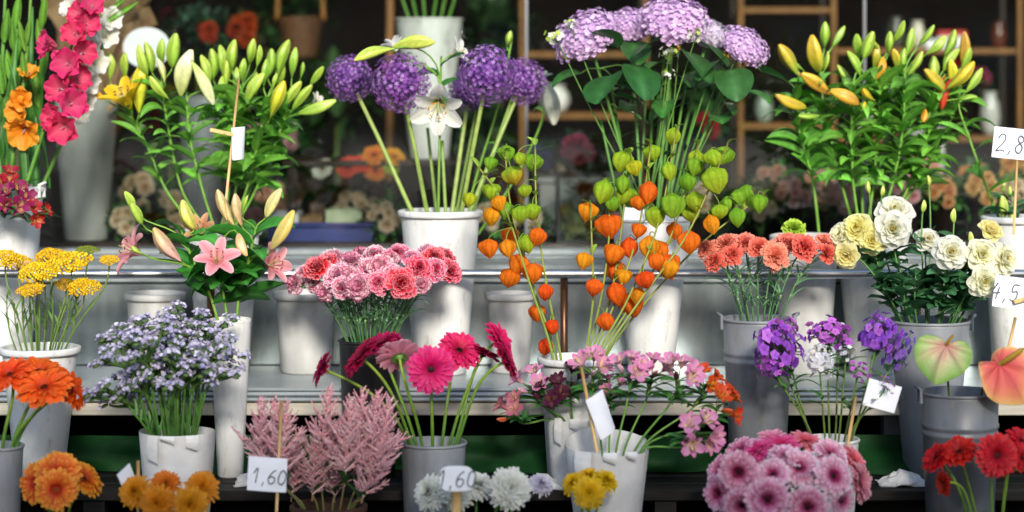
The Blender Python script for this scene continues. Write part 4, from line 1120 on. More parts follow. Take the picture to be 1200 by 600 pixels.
lily([(236, 275), (196, 225), (172, 170), (150, 132)], 6.86, [
    (O, 145, 112, (-.35, -.45, .85), 33, 'b8c020 e8c414 f2d838', .18, .5, -.06), (B, 166, 78, 163, 132, .62, YB, -.03), (B, 127, 64, 129, 92, .7, GB2, .03), (B, 147, 66, 147, 92, .7, GB2, .02), (B, 105, 103, 122, 116, .6, 'c08a1c d8a422', 0)],
    'yellow lily opening on the left of the green budded lilies', gl, 16, .11, .028)
lily([(248, 275), (214, 225), (197, 150), (190, 105)], 6.84, [
    (B, 171, 52, 178, 84, .62, GB, .03), (B, 190, 49, 190, 76, .7, GB, .02), (B, 206, 42, 202, 78, .62, GB, 0), (B, 178, 92, 198, 116, .62, GB2, -.05), (B, 163, 55, 172, 88, .55, GB2, 0), (B, 185, 70, 193, 97, .5, WG, -.03)],
    'lily with slim green buds in front of the round white sign', gl, 18, .12, .028)
lily([(254, 275), (238, 225), (222, 160), (219, 120)], 6.82, [
    (B, 223, 64, 212, 112, .62, WG, -.03), (B, 247, 116, 225, 72, .55, WG, -.06), (B, 236, 66, 246, 98, .6, GB2, 0), (B, 260, 93, 257, 112, .6, GB, .02)],
    'lily with pale whitish buds pointing up and down', gl, 16, .11, .028)
gl2 = 'green lilies in the middle of the left window'
lily([(262, 270), (276, 225), (281, 160), (283, 110)], 6.84, [
    (B, 275, 48, 272, 80, .62, GB, .02), (B, 258, 56, 260, 84, .62, GB, .04), (B, 297, 47, 293, 74, .62, GB, .0), (B, 304, 56, 301, 78, .6, GB2, .0), (B, 286, 70, 284, 96, .6, GB, -.02), (B, 308, 88, 288, 124, .66, GB2, -.06)],
    'green lily with the tallest upright buds of the middle bunch', gl2, 26, .125, .038)
lily([(268, 270), (288, 225), (303, 165), (312, 120)], 6.82, [
    (B, 332, 98, 317, 138, .62, YB, -.08), (B, 312, 74, 309, 102, .6, GB, .0), (B, 324, 88, 320, 104, .6, GB2, 0), (B, 337, 52, 326, 88, .62, GB, .03)],
    'green lily with one yellow bud in front of the middle bunch', gl2, 26, .125, .038)
lily([(272, 270), (296, 230), (322, 170), (338, 125)], 6.84, [
    (B, 346, 60, 342, 90, .62, GB, .02), (B, 355, 75, 352, 92, .6, GB, .02), (B, 377, 81, 364, 99, .6, GB, .0), (B, 351, 98, 335, 122, .66, GB2, -.05), (B, 390, 119, 350, 133, .55, GB2, -.05), (B, 362, 104, 343, 128, .6, GB, -.03),
    (O, 371, 117, (.7, -.4, .5), 12, 'c9cf9a e9e9dc f1f1ec', .1, .5, 0)],
    'green lily leaning right with a long sideways bud', gl2, 26, .125, .038)
lily([(258, 270), (268, 225), (266, 160), (262, 120)], 6.9, [
    (B, 248, 62, 250, 92, .62, GB, .0), (B, 266, 74, 264, 104, .62, GB2, -.03), (B, 242, 92, 250, 116, .6, GB, .0), (B, 277, 82, 274, 108, .6, GB2, -.02)],
    'green lily behind the wooden tag stick', gl2, 30, .125, .04)
lily([(270, 270), (292, 225), (312, 165), (322, 115)], 6.9, [
    (B, 318, 60, 314, 90, .62, GB, .0), (B, 300, 86, 300, 112, .62, GB2, -.02), (B, 330, 74, 326, 100, .6, GB, .0), (B, 340, 112, 326, 134, .62, GB2, -.05)],
    'green lily at the back of the middle bunch', gl2, 30, .125, .04)
# pink lilies in the tall vase
gl = 'pink lilies in the tall white vase'; pc = 'e8a08c ee8a96 f4c2c8'; pd = 'd07a74 e08a92 eeb6bc'
lily([(262, 400), (246, 345), (232, 318), (212, 270)], 6.4, [
    (O, 150, 291, (-.85, -.4, .45), 31, pd, .55, .5, .05), (B, 183, 271, 212, 306, .62, PB, -.03), (B, 147, 226, 157, 246, .6, GB2, 0), (B, 154, 240, 166, 262, .6, GB2, 0), (B, 214, 236, 227, 268, .66, 'b4b84a cfd06a', 0), (B, 156, 290, 166, 297, .9, GB2, -.1)],
    'pink lily leaning left with a half open flower', gl, 15, .13, .05, H('377a2c'), lo=.25)
lily([(270, 400), (262, 345), (258, 330), (254, 318)], 6.4, [
    (O, 254, 301, (.15, -.8, .6), 27, pc, .5, .52, -.12), (B, 256, 226, 266, 258, .62, PB2, .03), (B, 288, 297, 279, 274, .7, 'c99a7a d9b67a', -.04), (O, 233, 268, (-.2, -.6, .7), 24, 'b0843a d8906a e0b08a', .2, .5, .02)],
    'pink lily with a wide open flower facing the camera', gl, 14, .14, .055, H('377a2c'), lo=.25)
lily([(276, 400), (280, 345), (290, 310), (300, 268)], 6.42, [
    (O, 322, 309, (.7, -.5, .2), 27, pd, .35, .48, -.03), (B, 340, 254, 318, 292, .62, 'b8a86a d2b45a', -.05), (B, 328, 224, 312, 254, .62, 'b4b26a d6c88a', 0), (B, 276, 230, 283, 264, .6, 'c0a070 d4b88a', 0), (B, 262, 234, 275, 266, .6, PB2, .03), (B, 290, 230, 284, 252, .5, GB, -.03)],
    'pink lily leaning right with long yellowish buds', gl, 15, .14, .055, H('377a2c'), lo=.25)
# white lily among the alliums
lily([(514, 275), (514, 220), (516, 130), (517, 66)], 6.72, [
    (O, 513, 126, (-.05, -.85, -.5), 36, 'd6cc60 eef0e6 f4f4f0', .3, .56, -.06), (B, 421, 69, 462, 57, .62, 'a9c04c c0d05a', -.12), (B, 504, 50, 460, 55, .6, 'a9c04c c0d05a', -.08), (O, 462, 52, (-.3, .3, .8), 17, 'c9cf9a eeeeea f4f4f0', .2, .5, .0),
    (O, 538, 60, (.85, -.3, .4), 20, 'd6cc60 eef0e6 f4f4f0', .3, .5, 0)],
    'white trumpet lily hanging between the purple allium globes', 'white lily among the alliums', 6, .10, .03, H('377a2c'), lo=.55, stamen='c98a14')
lily([(545, 275), (556, 215), (585, 120), (600, 45)], 6.92, [(B, 598, 38, 594, 55, .75, GB2, 0)], 'thin green lily bud rising behind the right alliums', 'white lily among the alliums', 2, .06, .012)
lily([(560, 275), (600, 215), (632, 150), (640, 112)], 7.0, [(B, 648, 140, 638, 92, .72, 'aab29a cfd2c2', 0), (O, 636, 88, (.1, -.2, .95), 12, 'c9cfa0 d9dccb e8e8e0', .3, .5, 0)], 'pale drooping lily bud right of the alliums', 'white lily among the alliums', 2, .08, .015)
# orange lilies
gl = 'orange budded lilies upper right'; lcol = H('67a53c')
OL = [([(960, 275), (952, 210), (938, 160), (930, 110)], 6.86, [(B, 914, 54, 935, 88, .7, OB2, -.04), (B, 927, 70, 941, 82, .6, GB, 0), (B, 912, 113, 944, 126, .55, OBd, -.05), (B, 939, 136, 961, 135, .6, GB, -.06), (B, 926, 76, 938, 90, .5, PB2, .02)], 'orange budded lily farthest left of its bunch'),
      ([(1002, 272), (986, 215), (968, 150), (962, 90)], 6.88, [(B, 953, 48, 960, 84, .72, OB2, -.02), (B, 967, 28, 966, 55, .62, GB, .02), (B, 988, 34, 976, 54, .6, GB, .02), (B, 942, 88, 972, 110, .66, OB3, -.08), (B, 970, 62, 966, 82, .5, GB, 0)], 'orange budded lily with its tallest bud beside the wooden upright'),
      ([(1008, 272), (1000, 215), (998, 150), (1000, 100)], 6.82, [(B, 975, 107, 1006, 122, .66, OB3, -.08), (B, 1013, 106, 1025, 118, .8, OBd, -.05), (B, 994, 62, 1008, 88, .62, GB, 0), (B, 1022, 40, 1012, 68, .62, GB, .0), (B, 1014, 120, 1012, 128, .9, OBd, -.08)], 'orange budded lily with two plump buds hanging in front'),
      ([(1016, 272), (1024, 210), (1030, 140), (1032, 85)], 6.86, [(B, 1034, 70, 1026, 94, .8, 'b88a26 dca02a', -.02), (B, 1043, 38, 1041, 62, .62, GB, 0), (B, 1058, 28, 1048, 48, .62, GB, .0), (B, 1047, 58, 1051, 82, .66, OB2, -.02), (B, 1022, 48, 1030, 62, .5, GB, .03)], 'orange budded lily in the centre with upright green buds'),
      ([(1026, 272), (1046, 215), (1058, 150), (1060, 92)], 6.82, [(B, 1080, 62, 1064, 88, .62, GB2, -.04), (B, 1106, 44, 1085, 64, .66, GB2, -.02), (B, 1092, 33, 1078, 52, .5, GB, .02), (B, 1060, 58, 1060, 86, .6, GB, 0), (B, 1058, 105, 1058, 104, .5, GB, 0), (B, 1082, 141, 1084, 126, 1.0, 'd08a1c dca63a', -.08)], 'lily with one round orange bud seen end on'),
      ([(1030, 272), (1062, 225), (1082, 160), (1096, 105)], 6.86, [(B, 1138, 76, 1110, 104, .66, OBd, -.06), (B, 1130, 40, 1128, 74, .55, 'a8862e c09a3c', .02), (B, 1122, 60, 1106, 82, .6, GB, 0), (B, 1142, 114, 1124, 116, .6, GB, -.03), (B, 1104, 126, 1116, 92, .62, 'a02a1c c8402c', -.02), (B, 1098, 100, 1108, 88, .5, 'b02c1c d04a30', 0)], 'lily at far right with one large yellow bud and red petals'),
      ([(1190, 300), (1160, 230), (1142, 180), (1128, 140)], 6.8, [(B, 1140, 114, 1128, 117, .5, GB, 0)], 'single bowed lily stem at right beside the price tag')]
OL += [([(1030, 272), (1072, 220), (1106, 160), (1124, 112)], 6.88, [(B, 1148, 84, 1132, 108, .62, GB2, -.02), (B, 1136, 58, 1126, 84, .62, GB, 0), (B, 1114, 72, 1116, 98, .6, YB, -.03), (B, 1086, 84, 1108, 108, .62, OB2, -.04)], 'green and yellow budded lily spreading farthest right of its bunch'),
      ([(1012, 272), (1010, 215), (1012, 150), (1016, 100)], 6.92, [(B, 1004, 42, 1006, 72, .62, GB, 0), (B, 1028, 56, 1024, 82, .66, OB2, -.02), (B, 984, 80, 998, 100, .62, GB2, 0)], 'green budded lily at the back, left of the centre'),
      ([(1022, 272), (1040, 215), (1048, 150), (1050, 100)], 6.92, [(B, 1068, 38, 1062, 66, .62, GB, 0), (B, 1074, 72, 1062, 96, .66, GB2, -.02), (B, 1042, 82, 1046, 108, .62, OB2, -.03)], 'green budded lily at the back, right of the centre'),
      ([(1028, 272), (1066, 215), (1090, 160), (1104, 120)], 6.92, [(B, 1118, 38, 1108, 64, .62, GB, 0), (B, 1094, 68, 1094, 96, .66, GB2, -.02), (B, 1126, 92, 1114, 112, .62, GB2, -.03)], 'green budded lily at the back, far right')]
for a in OL: lily(*a, gl, 30 if a[3][:6] != 'single' else 6, .125, .033, lcol, lo=.3, sr=.005)
# ---- physalis (lanterns) -------------------------------------------
LO = 'f5741c fa8a22'; LO2 = 'f05a1a f5701c'; LY = 'f09a1c f5ac26'; LGs = '7cb02c a0cc3a'; LG2 = '98bf2c c6d63a'; LGO = 'a0c034 eeaa26'; LYG = 'bcc42a dcd832'
LANT = {'o': LO, 'r': LO2, 'y': LY, 'g': LGs, 'h': LG2, 'm': LGO, 'l': LYG}
def physalis(path, Ys, lant, label, col=None):
    n = len(path); pw = [P(x, y, lerp(Ys[0], Ys[1], i / (n - 1))) for i, (x, y) in enumerate(path)]
    pts = smooth_path(pw, 22); org = pts[0]
    t = thing('physalis', label, 'lantern stem', org, 'orange lantern stems in the white bucket')
    g = G(); sc = H('6f8f34'); g.tube(pts, np.linspace(.0042, .0024, 22), lerp(H('7d9a44'), H('8a8a3c'), np.linspace(0, 1, 22)[:, None]), 7)
    made = []; lv = []
    for i, (x, y, k, r) in enumerate(lant):
        R = S(r * rnd(.85, 1.1), 6.4); c = P(x, y, 6.4)
        # nearest stem node a little above the lantern, in the picture plane
        top = c + np.array([0, 0, R * 1.05])
        dd = (pts[:, 0] - top[0]) ** 2 + (pts[:, 2] - top[2] - .012) ** 2; j = int(np.argmin(dd)); a = pts[j]
        yo = a[1] + (-.035 if i % 3 else .022) + rnd(-.012, .012); top[1] = yo
        f = (yo / 6.4); top[0] *= f; top[2] = ZC + (top[2] - ZC) * f
        m1 = lerp(a, top, .5) + np.array([0, 0, .014])
        g.tube(bez(a, m1, top + np.array([0, 0, .012]), top - (0, 0, .004), 7), .0014, sc, 5, False)
        made.append((top, R, k))
        if i % 3 == 1: lv.append(a)
        if i % 4 == 1: g.tube([a, a + np.array([rnd(-.02, .02), rnd(-.02, .02), .02])], [.002, .001], sc, 4)
    part('stem', g, STEM, t, org)
    g = G()
    for a in lv + [pts[-1], pts[-3], pts[-4]]:
        q = rnd(0, 6); leaf_into(g, a, (math.cos(q), math.sin(q) - .3, .5), rnd(.025, .05), .018, H('86a838') * rnd(.7, 1.2), bend=-.8)
    part('foliage', g, LEAF, t, org)
    for i, (top, R, k) in enumerate(made):
        d = norm((rnd(-.35, .35), rnd(-.3, .2), 1.)); s = R * 2 * rnd(.94, 1.06)
        obj('lantern', lantern(LANT[k], RD.randrange(3)), t, xf(top, d, (s, s, s * rnd(.86, 1.02)), rnd(0, 6), org))
PH = [([(655, 452), (650, 410), (628, 345), (600, 250), (592, 178)], (6.38, 6.40), [(594, 181, 'g', 11), (598, 208, 'm', 11), (592, 246, 'g', 9), (598, 277, 'o', 11), (600, 327, 'o', 11), (576, 192, 'g', 8), (629, 367, 'o', 11), (611, 311, 'o', 12)], 'lantern stem rising left with its tip below the rightmost allium'),
      ([(660, 452), (656, 412), (640, 330), (629, 250), (627, 170)], (6.34, 6.34), [(628, 192, 'g', 12), (624, 249, 'h', 9), (633, 278, 'o', 10), (613, 225, 'h', 9), (639, 343, 'r', 10), (645, 384, 'r', 9), (640, 407, 'r', 10), (607, 187, 'h', 8), (624, 321, 'o', 12)], 'lantern stem with the straightest upright line, left half'),
      ([(650, 452), (646, 410), (620, 330), (590, 240), (560, 195)], (6.32, 6.26), [(576, 226, 'h', 11), (582, 239, 'y', 10), (578, 254, 'y', 11), (572, 292, 'o', 11), (593, 292, 'y', 11), (610, 251, 'h', 10), (615, 286, 'h', 11), (552, 234, 'l', 9)], 'lantern stem bending farthest left over the allium bucket'),
      ([(682, 452), (687, 412), (695, 350), (694, 300), (692, 240)], (6.34, 6.3), [(691, 250, 'y', 12), (686, 306, 'y', 11), (698, 338, 'o', 11)], 'short lantern stem with three lanterns in the middle'),
      ([(684, 452), (690, 412), (706, 340), (714, 270), (712, 215)], (6.38, 6.40), [(710, 268, 'o', 15), (710, 225, 'h', 13), (708, 378, 'o', 11), (735, 230, 'h', 10), (717, 240, 'g', 10)], 'lantern stem carrying the biggest heart shaped lantern'),
      ([(688, 452), (694, 412), (715, 350), (728, 270), (738, 180)], (6.36, 6.44), [(732, 190, 'h', 12), (741, 198, 'l', 10), (722, 300, 'o', 14), (722, 318, 'o', 13), (730, 216, 'g', 10), (732, 327, 'y', 12), (738, 232, 'g', 11)], 'lantern stem with green tips above and big orange lanterns below'),
      ([(690, 452), (698, 412), (724, 345), (748, 270), (763, 168)], (6.34, 6.40), [(763, 181, 'h', 12), (761, 226, 'o', 12), (748, 238, 'o', 10), (737, 290, 'r', 12), (719, 344, 'r', 12), (750, 272, 'o', 10), (737, 358, 'o', 14), (767, 254, 'h', 11)], 'lantern stem topped by a single large green lantern, centre'),
      ([(694, 452), (702, 412), (736, 350), (772, 260), (793, 150)], (6.30, 6.34), [(791, 160, 'h', 11), (782, 200, 'h', 11), (788, 240, 'g', 13), (761, 290, 'y', 14), (767, 308, 'o', 12), (754, 330, 'r', 11), (750, 348, 'y', 12)], 'tallest lantern stem, tip in front of the hydrangea stalks'),
      ([(698, 452), (706, 412), (744, 350), (785, 280), (818, 170)], (6.36, 6.44), [(817, 186, 'h', 10), (805, 214, 'g', 12), (816, 196, 'g', 10), (790, 271, 'o', 11), (778, 314, 'o', 14), (813, 236, 'h', 11), (808, 253, 'h', 11), (770, 296, 'o', 11)], 'lantern stem leaning right with a bunch of green lanterns'),
      ([(702, 452), (710, 412), (755, 345), (808, 270), (853, 168)], (6.28, 6.36), [(852, 183, 'g', 11), (833, 187, 'h', 12), (832, 211, 'h', 13), (807, 285, 'o', 15), (831, 263, 'y', 12), (843, 249, 'h', 10), (787, 316, 'y', 12)], 'lantern stem leaning right with the rightmost orange lantern'),
      ([(704, 452), (712, 414), (760, 350), (822, 285), (895, 228)], (6.42, 6.5), [(863, 234, 'g', 13), (888, 240, 'g', 11), (862, 254, 'g', 11), (874, 228, 'g', 10), (850, 240, 'g', 9)], 'lantern stem bending lowest to the right, all green lanterns')]
for a in PH: physalis(*a)

# ---- hydrangeas ----------------------------------------------------
LIL = 'dcb6e4 e6c6ec d2a8de ecd2f0 e0bce6'; LIP = 'dcd0e4 e6dcea d4c4e0 ece6ec'
def hydrangea(px, py, rx, d, Y, basex, cols, label, leaves, flat=1.):
    head = P(px, py + 5, Y); d = norm(d); R = S(rx * .93, Y); flat *= .8; bk = BUCK['hydrangea']; c = P(basex, 252, bk['c'][1] + rnd(-.03, .03)); c[2] = bk['c'][2]
    p0 = c + (0, .0, -.1); hb = head - d * R * .35; L = np.linalg.norm(hb - c)
    pts = np.concatenate([[p0], bez(c, c + norm(c - p0 + (hb - c) * .25) * L * .4, hb - norm(d + (0, 0, .8)) * L * .3, hb, 14)])
    t = thing('hydrangea', label, 'hydrangea', p0, 'lilac hydrangeas in the white bucket')
    stem_part(t, pts, .0058, .0045, H('4a7a30'), H('5f8a3c'))
    obj('flower_head', lilac_dome(cols, RD.randrange(2)), t, xf(head, d, (R, R, R * flat), rnd(0, 6), p0))
    for (lx, ly, L_, W_, dx, dy, dz, sp) in leaves:
        q = P(lx, ly, Y - .05); j = int(np.argmin(np.linalg.norm(pts - q, axis=1))); a = pts[j]
        g = G(); g.tube([a, lerp(a, q, .5) + (0, 0, .008), q], .0022, H('5f8a3c'), 5)
        leaf_into(g, q, (dx, dy, dz), L_ * 1.2, W_ * 1.2, H('2a5826') * rnd(.85, 1.2), bend=-.6, lift=.15, fold=.18, nu=12, spin=sp, p=.42, q=.62, ruf=.02)
        part('leaf', g, LEAF, t, p0)
    for k in range(4):
        a = pts[9 + k % 4]; q_ = rnd(0, 6.28); dr = norm((math.cos(q_), -abs(math.sin(q_)) * .8, -.25)); q = a + dr * rnd(.03, .06); g = G(); g.tube([a, lerp(a, q, .5) + (0, 0, .008), q], .002, H('5f8a3c'), 5)
        leaf_into(g, q, dr, .085 * rnd(.7, 1.3), .065 * rnd(.7, 1.2), H('326a2a') * rnd(.7, 1.3), bend=-rnd(.4, 1.1), lift=.2, fold=.25, nu=10, spin=rnd(-.6, .6), p=.42, q=.62, ruf=.03); part('leaf', g, LEAF, t, p0)
hydrangea(687, 38, 44, (-.45, -.55, .75), 6.72, 744, LIL, 'lilac hydrangea head on the far left of its bunch', [(716, 88, .12, .105, -.35, -.8, -.5, .3), (745, 78, .115, .10, .2, -.8, -.7, -.2), (724, 55, .10, .07, -.5, -.5, .4, .2)], .95)
hydrangea(738, 26, 34, (-.1, -.45, .9), 6.84, 752, LIL, 'lilac hydrangea head second from left, partly hidden', [(742, 50, .10, .08, .1, -.9, -.5, 0)])
hydrangea(790, 21, 46, (.05, -.55, .85), 6.74, 770, LIL, 'tallest and widest lilac hydrangea head', [(803, 60, .12, .10, .5, -.7, -.6, -.3), (776, 46, .10, .08, -.7, -.5, -.3, .3), (820, 50, .10, .075, .7, -.5, -.5, -.2)], .95)
hydrangea(830, 36, 31, (.3, -.3, .9), 6.9, 782, LIP, 'pale greyish lilac hydrangea head behind the tallest one', [(826, 72, .11, .09, .4, -.8, -.6, -.3)])
hydrangea(872, 50, 33, (.45, -.55, .7), 6.72, 792, LIL, 'lilac hydrangea head on the far right of its bunch', [(856, 82, .11, .10, .1, -.85, -.7, .1), (893, 84, .10, .075, .8, -.6, -.3, -.4), (845, 70, .10, .075, -.6, -.6, -.4, .3)], 1.0)
for i in range(9):   # bare stalks standing in the same bucket
    bx = 730 + i * 8; tx = [704, 716, 757, 766, 778, 786, 806, 830, 850][i]; ty = [140, 100, 90, 80, 70, 95, 85, 80, 90][i]
    b = P(bx, 255, 6.8 + .03 * math.sin(i * 2)); tp = P(tx, ty, 6.83 + .04 * math.cos(i * 3)); p0 = b - norm(tp - b) * .1
    t = thing('bare_stalk', 'green stalk under the lilac hydrangeas, ' + places(list(range(9)))[i], 'stem', p0, 'stalks in the hydrangea bucket')
    pts = smooth_path([p0, b, lerp(b, tp, .5) + (rnd(-.008, .008), 0, 0), tp], 12)
    g = G(); g.tube(pts, np.linspace(.0055, .004, 12), H('4f7f30') * rnd(.8, 1.2), 7); part('stem', g, STEM, t, p0)
    if i in (1, 3, 5, 7):
        g = G()
        for k in range(3):
            a = rnd(0, 6); leaf_into(g, pts[7 + k], (math.cos(a), math.sin(a) - .4, .3), .06, .022, DGRN * rnd(.8, 1.3))
        part('foliage', g, LEAF, t, p0)
# small white filler sprigs
@cached
def filler(cols, v, n):
    pal = hexes(cols); g = G()
    for i in range(n):
        d = norm(NR.normal(0, 1, 3) + (0, 0, .5)); p_ = d * rnd(.5, 1); g.tube([(0, 0, -.5), p_ * .5, p_], .02, H('7a9a4a'), 4, False)
        c = pal[RD.randrange(len(pal))]
        floret_pts(g, p_, d, .26, c, c * 1.05, 5, .7, .3, H('c9c46a'))
    return g.mesh('flower_head', PET)
def sprig(px, py, r, Y, bk, basepx, cols, label, group, name, cat, n=16):
    head = P(px, py, Y); b = P(basepx[0], basepx[1], Y + .04); p0 = b - (0, 0, .06)
    pts = smooth_path([p0, b, lerp(b, head, .55) + (rnd(-.01, .01), 0, 0), head], 12)
    t = thing(name, label, cat, p0, group); stem_part(t, pts, .0025, .0016, H('5f8a3c'))
    obj('flower_head', filler(cols, RD.randrange(2), n), t, xf(head, (rnd(-.2, .2), -.3, 1), S(r, Y), rnd(0, 6), p0))
gg = 'white filler sprigs by the hydrangeas'
for a, l in zip([(652, 44, 15), (668, 30, 10), (783, 66, 14), (815, 44, 13), (784, 88, 9)], ['white and lime filler sprig at the far left of the hydrangeas', 'tiny white sprig above the leftmost hydrangea', 'white starry sprig between the hydrangea leaves', 'white starry sprig under the widest hydrangea head', 'lowest white starry sprig in front of the stalks']):
    sprig(a[0], a[1], a[2], 6.66, None, (758, 250), 'e8eadc f0f0ea b6cf5a', l, gg, 'filler_sprig', 'sprig', 14)
for a, l in zip([(833, 84, 7), (871, 74, 11), (850, 66, 8), (796, 56, 8)], ['small orange blossom beside the hydrangea leaf', 'small orange blossom under the rightmost hydrangea', 'orange blossom between the two right hydrangeas', 'orange blossom below the widest hydrangea']):
    sprig(a[0], a[1], a[2], 6.7, None, (785, 250), 'd98a1c e2a42a', l, 'orange blossoms by the hydrangeas', 'orange_sprig', 'sprig', 8)

# ---- gladioli --------------------------------------------------------
def gladiolus(path, Y, florets, buds, cols, label, sword=3):
    pts = smooth_path([P(x, y, Y) for x, y in path], 24); org = pts[0]
    t = thing('gladiolus', label, 'gladiolus', org, 'gladioli at the left edge')
    g = G(); g.tube(pts, np.linspace(.007, .004, 24), H('5d8a35'), 8)
    for (tx, ty, bx, by, w) in buds:
        b = P(bx, by, Y - .015); tp = P(tx, ty, Y - .02); d = tp - b; L = np.linalg.norm(d)
        for sgn in (1, -1):
            pt = petal(1.0, w * 1.05, 8, 5, .5, .8, .02, .12 * sgn, -.2 * sgn, 1.1)
            M = basis(d, PI / 2 * 0 + (0 if sgn > 0 else PI)); q = np.stack([pt[..., 2] * 1, pt[..., 1], pt[..., 0]], -1) * L
            g.grid(q @ M.T + b, H('5f8f30') * rnd(.8, 1.2))
    part('stem', g, STEM, t, org)
    for (x, y, r, f, dy) in florets:
        c = P(x, y, Y + dy); R = S(r * 1.18, Y); f = norm(f)
        obj('floret', glad_floret(cols, RD.randrange(3)), t, xf(c - f * R * .5, f, R, rnd(0, 6), org))
    g = G()
    for k in range(sword):
        b = pts[2 + k] + (rnd(-.03, .03), rnd(-.02, .04), 0)
        leaf_into(g, b, (rnd(-.25, .1), rnd(-.2, .2), 1), rnd(.34, .5), .026, H('3f7a2c') * rnd(.8, 1.2), bend=-.18, lift=.05, fold=.5, nu=12, spin=rnd(-1, 1), p=.25, q=.6)
    if sword: part('foliage', g, LEAF, t, org)
MG = 'e88aa8 cc1058 dc3474'
gladiolus([(18, 250), (36, 200), (58, 130), (82, 60), (108, -30)], 6.7, [
    (74, 150, 21, (-.1, -.9, -.1), -.05), (63, 138, 19, (-.7, -.7, .1), -.03), (84, 122, 20, (.5, -.8, .1), -.05), (70, 104, 19, (-.3, -.9, .1), -.04), (90, 92, 19, (.7, -.6, .2), 0), (56, 52, 19, (-.85, -.5, .2), -.03),
    (78, 74, 20, (-.1, -.95, .15), -.05), (97, 62, 18, (.6, -.7, .2), -.02), (88, 40, 18, (-.15, -.9, .25), -.05), (102, 28, 17, (.5, -.75, .3), -.03), (92, 16, 16, (-.5, -.7, .3), -.02), (108, 6, 16, (.2, -.8, .4), -.03)],
    [], MG, 'magenta gladiolus spike with ruffled florets')
gladiolus([(34, 250), (58, 200), (92, 120), (122, 50), (145, -20)], 6.86, [
    (104, 96, 16, (.1, -.8, .1), -.03), (112, 74, 16, (.5, -.8, .1), -.02), (108, 54, 15, (-.3, -.8, .2), -.02), (124, 42, 16, (.6, -.7, .2), -.02), (130, 22, 15, (.4, -.8, .2), -.02), (82, 10, 14, (-.5, -.6, .3), -.02), (98, 118, 15, (.2, -.8, 0), -.02), (94, 134, 12, (.2, -.8, -.2), -.02)],
    [(150, -4, 118, 20, .13), (162, 2, 124, 26, .13)], 'c9d09a e6e6df f0f0ec', 'white gladiolus spike behind the magenta one')
gladiolus([(4, 250), (14, 190), (26, 110), (34, 30), (37, -30)], 6.74, [(27, 154, 22, (-.1, -.8, -.3), -.05), (22, 130, 18, (-.4, -.8, .1), -.05), (24, 116, 15, (.2, -.9, .1), -.05), (34, 86, 14, (.1, -.5, .7), -.02)],
    [(36, 20, 31, 52, .2), (26, 60, 30, 92, .2), (22, 22, 30, 60, .15)], 'd87a14 e8961c f0aa3a', 'orange yellow gladiolus with two drooping florets')
gladiolus([(0, 250), (8, 180), (15, 90), (22, 10), (24, -30)], 6.84, [], [(23, -8, 18, 32, .2), (14, 20, 17, 60, .2), (28, 36, 16, 76, .2), (8, 58, 14, 96, .2), (24, 76, 12, 118, .2), (4, 100, 10, 140, .2)], MG, 'gladiolus spike still in green bud at left')
gladiolus([(30, 250), (42, 180), (48, 90), (50, 0), (50, -30)], 6.9, [], [(54, -8, 49, 32, .18), (44, 22, 49, 62, .18), (56, 50, 48, 92, .18), (42, 82, 46, 126, .18)], MG, 'slender green budded gladiolus behind the orange one', 4)
# dark red stalk at the very edge
gladiolus([(-8, 250), (-4, 180), (2, 90), (6, 0), (8, -30)], 6.8, [], [(10, 10, 5, 50, .2), (-2, 60, 3, 110, .2)], MG, 'gladiolus stalk cut by the left edge of the picture', 5)

# ---- alstroemeria ------------------------------------------------------
def alstro(bk, px, py, Y, n, r, spread, cols, budc, label, group, leafn=7, d=(0, -.6, .8), name='alstroemeria', leafL=.07, open_=None):
    hub = P(px, py + spread * .5, Y); dn = norm(d); pts = stem_curve(bk, hub - (0, 0, .01), norm(dn + (0, .3, .9)), 14, .35, .3)
    t = thing(name, label, 'alstroemeria', pts[0], group); org = pts[0]
    heads = []; Bm = basis(dn)
    for i in range(n):
        a = i * 2 * PI / n + rnd(-.3, .3); rr = S(spread, Y) * (.8 if n > 1 else 0) * rnd(.75, 1.1)
        off = Bm @ np.array([math.cos(a) * rr, math.sin(a) * rr, S(spread, Y) * rnd(.5, .8)])
        heads.append((hub + off, norm(off * 1.0 / (np.linalg.norm(off) + 1e-9) + dn * .9)))
    def ex(g):
        for h, f in heads:
            L = np.linalg.norm(h - hub); g.tube(bez(pts[-1], pts[-1] + (0, 0, L * .35), h - f * L * .5, h, 7), .0016, H('6b8a44'), 5, False)
    stem_part(t, pts, .0034, .0026, H('5f8a3a'), H('6f9a44'), ex)
    for i, (h, f) in enumerate(heads):
        if i % 4 == 3 or (open_ is not None and i >= open_):
            obj('bud', lily_bud(budc, i % 2), t, xf(h, f, (S(r, Y) * 1.3, S(r, Y) * 1.3, S(r, Y) * 1.5), rnd(0, 6), org))
        else: obj('bloom', alstro_floret(cols, RD.randrange(3)), t, xf(h, f, S(r * 1.15, Y), rnd(0, 6), org))
    g = G()
    for i in range(leafn):
        a = i * 2.4 + rnd(-.3, .3); k = len(pts) - 1 - RD.randrange(0, 4)
        leaf_into(g, pts[k], (math.cos(a), math.sin(a) - .3, .25), leafL * rnd(.7, 1.2), .016 * rnd(.8, 1.3), H('3a7030') * rnd(.75, 1.3), bend=-rnd(.5, 1.4), lift=.35, fold=.3, spin=rnd(-.6, .6))
    part('foliage', g, LEAF, t, org)
PA = 'e48abc f6d2e4 f2e0a8'; PA2 = 'd874aa f0c0da ecd8a0'; DP = '4a1430 6a2448 8a5a4a'; OA = 'd8461a e8702a f0b03a'; PB_ = 'c890a8 e0b8c0'; DB = '3a1228 5a1c3a'; OBc = 'b84a20 d86a2a'
gg = 'alstroemeria in the paper wrapped buckets'; bf, bb = BUCK['alstrofront'], BUCK['alstroback']
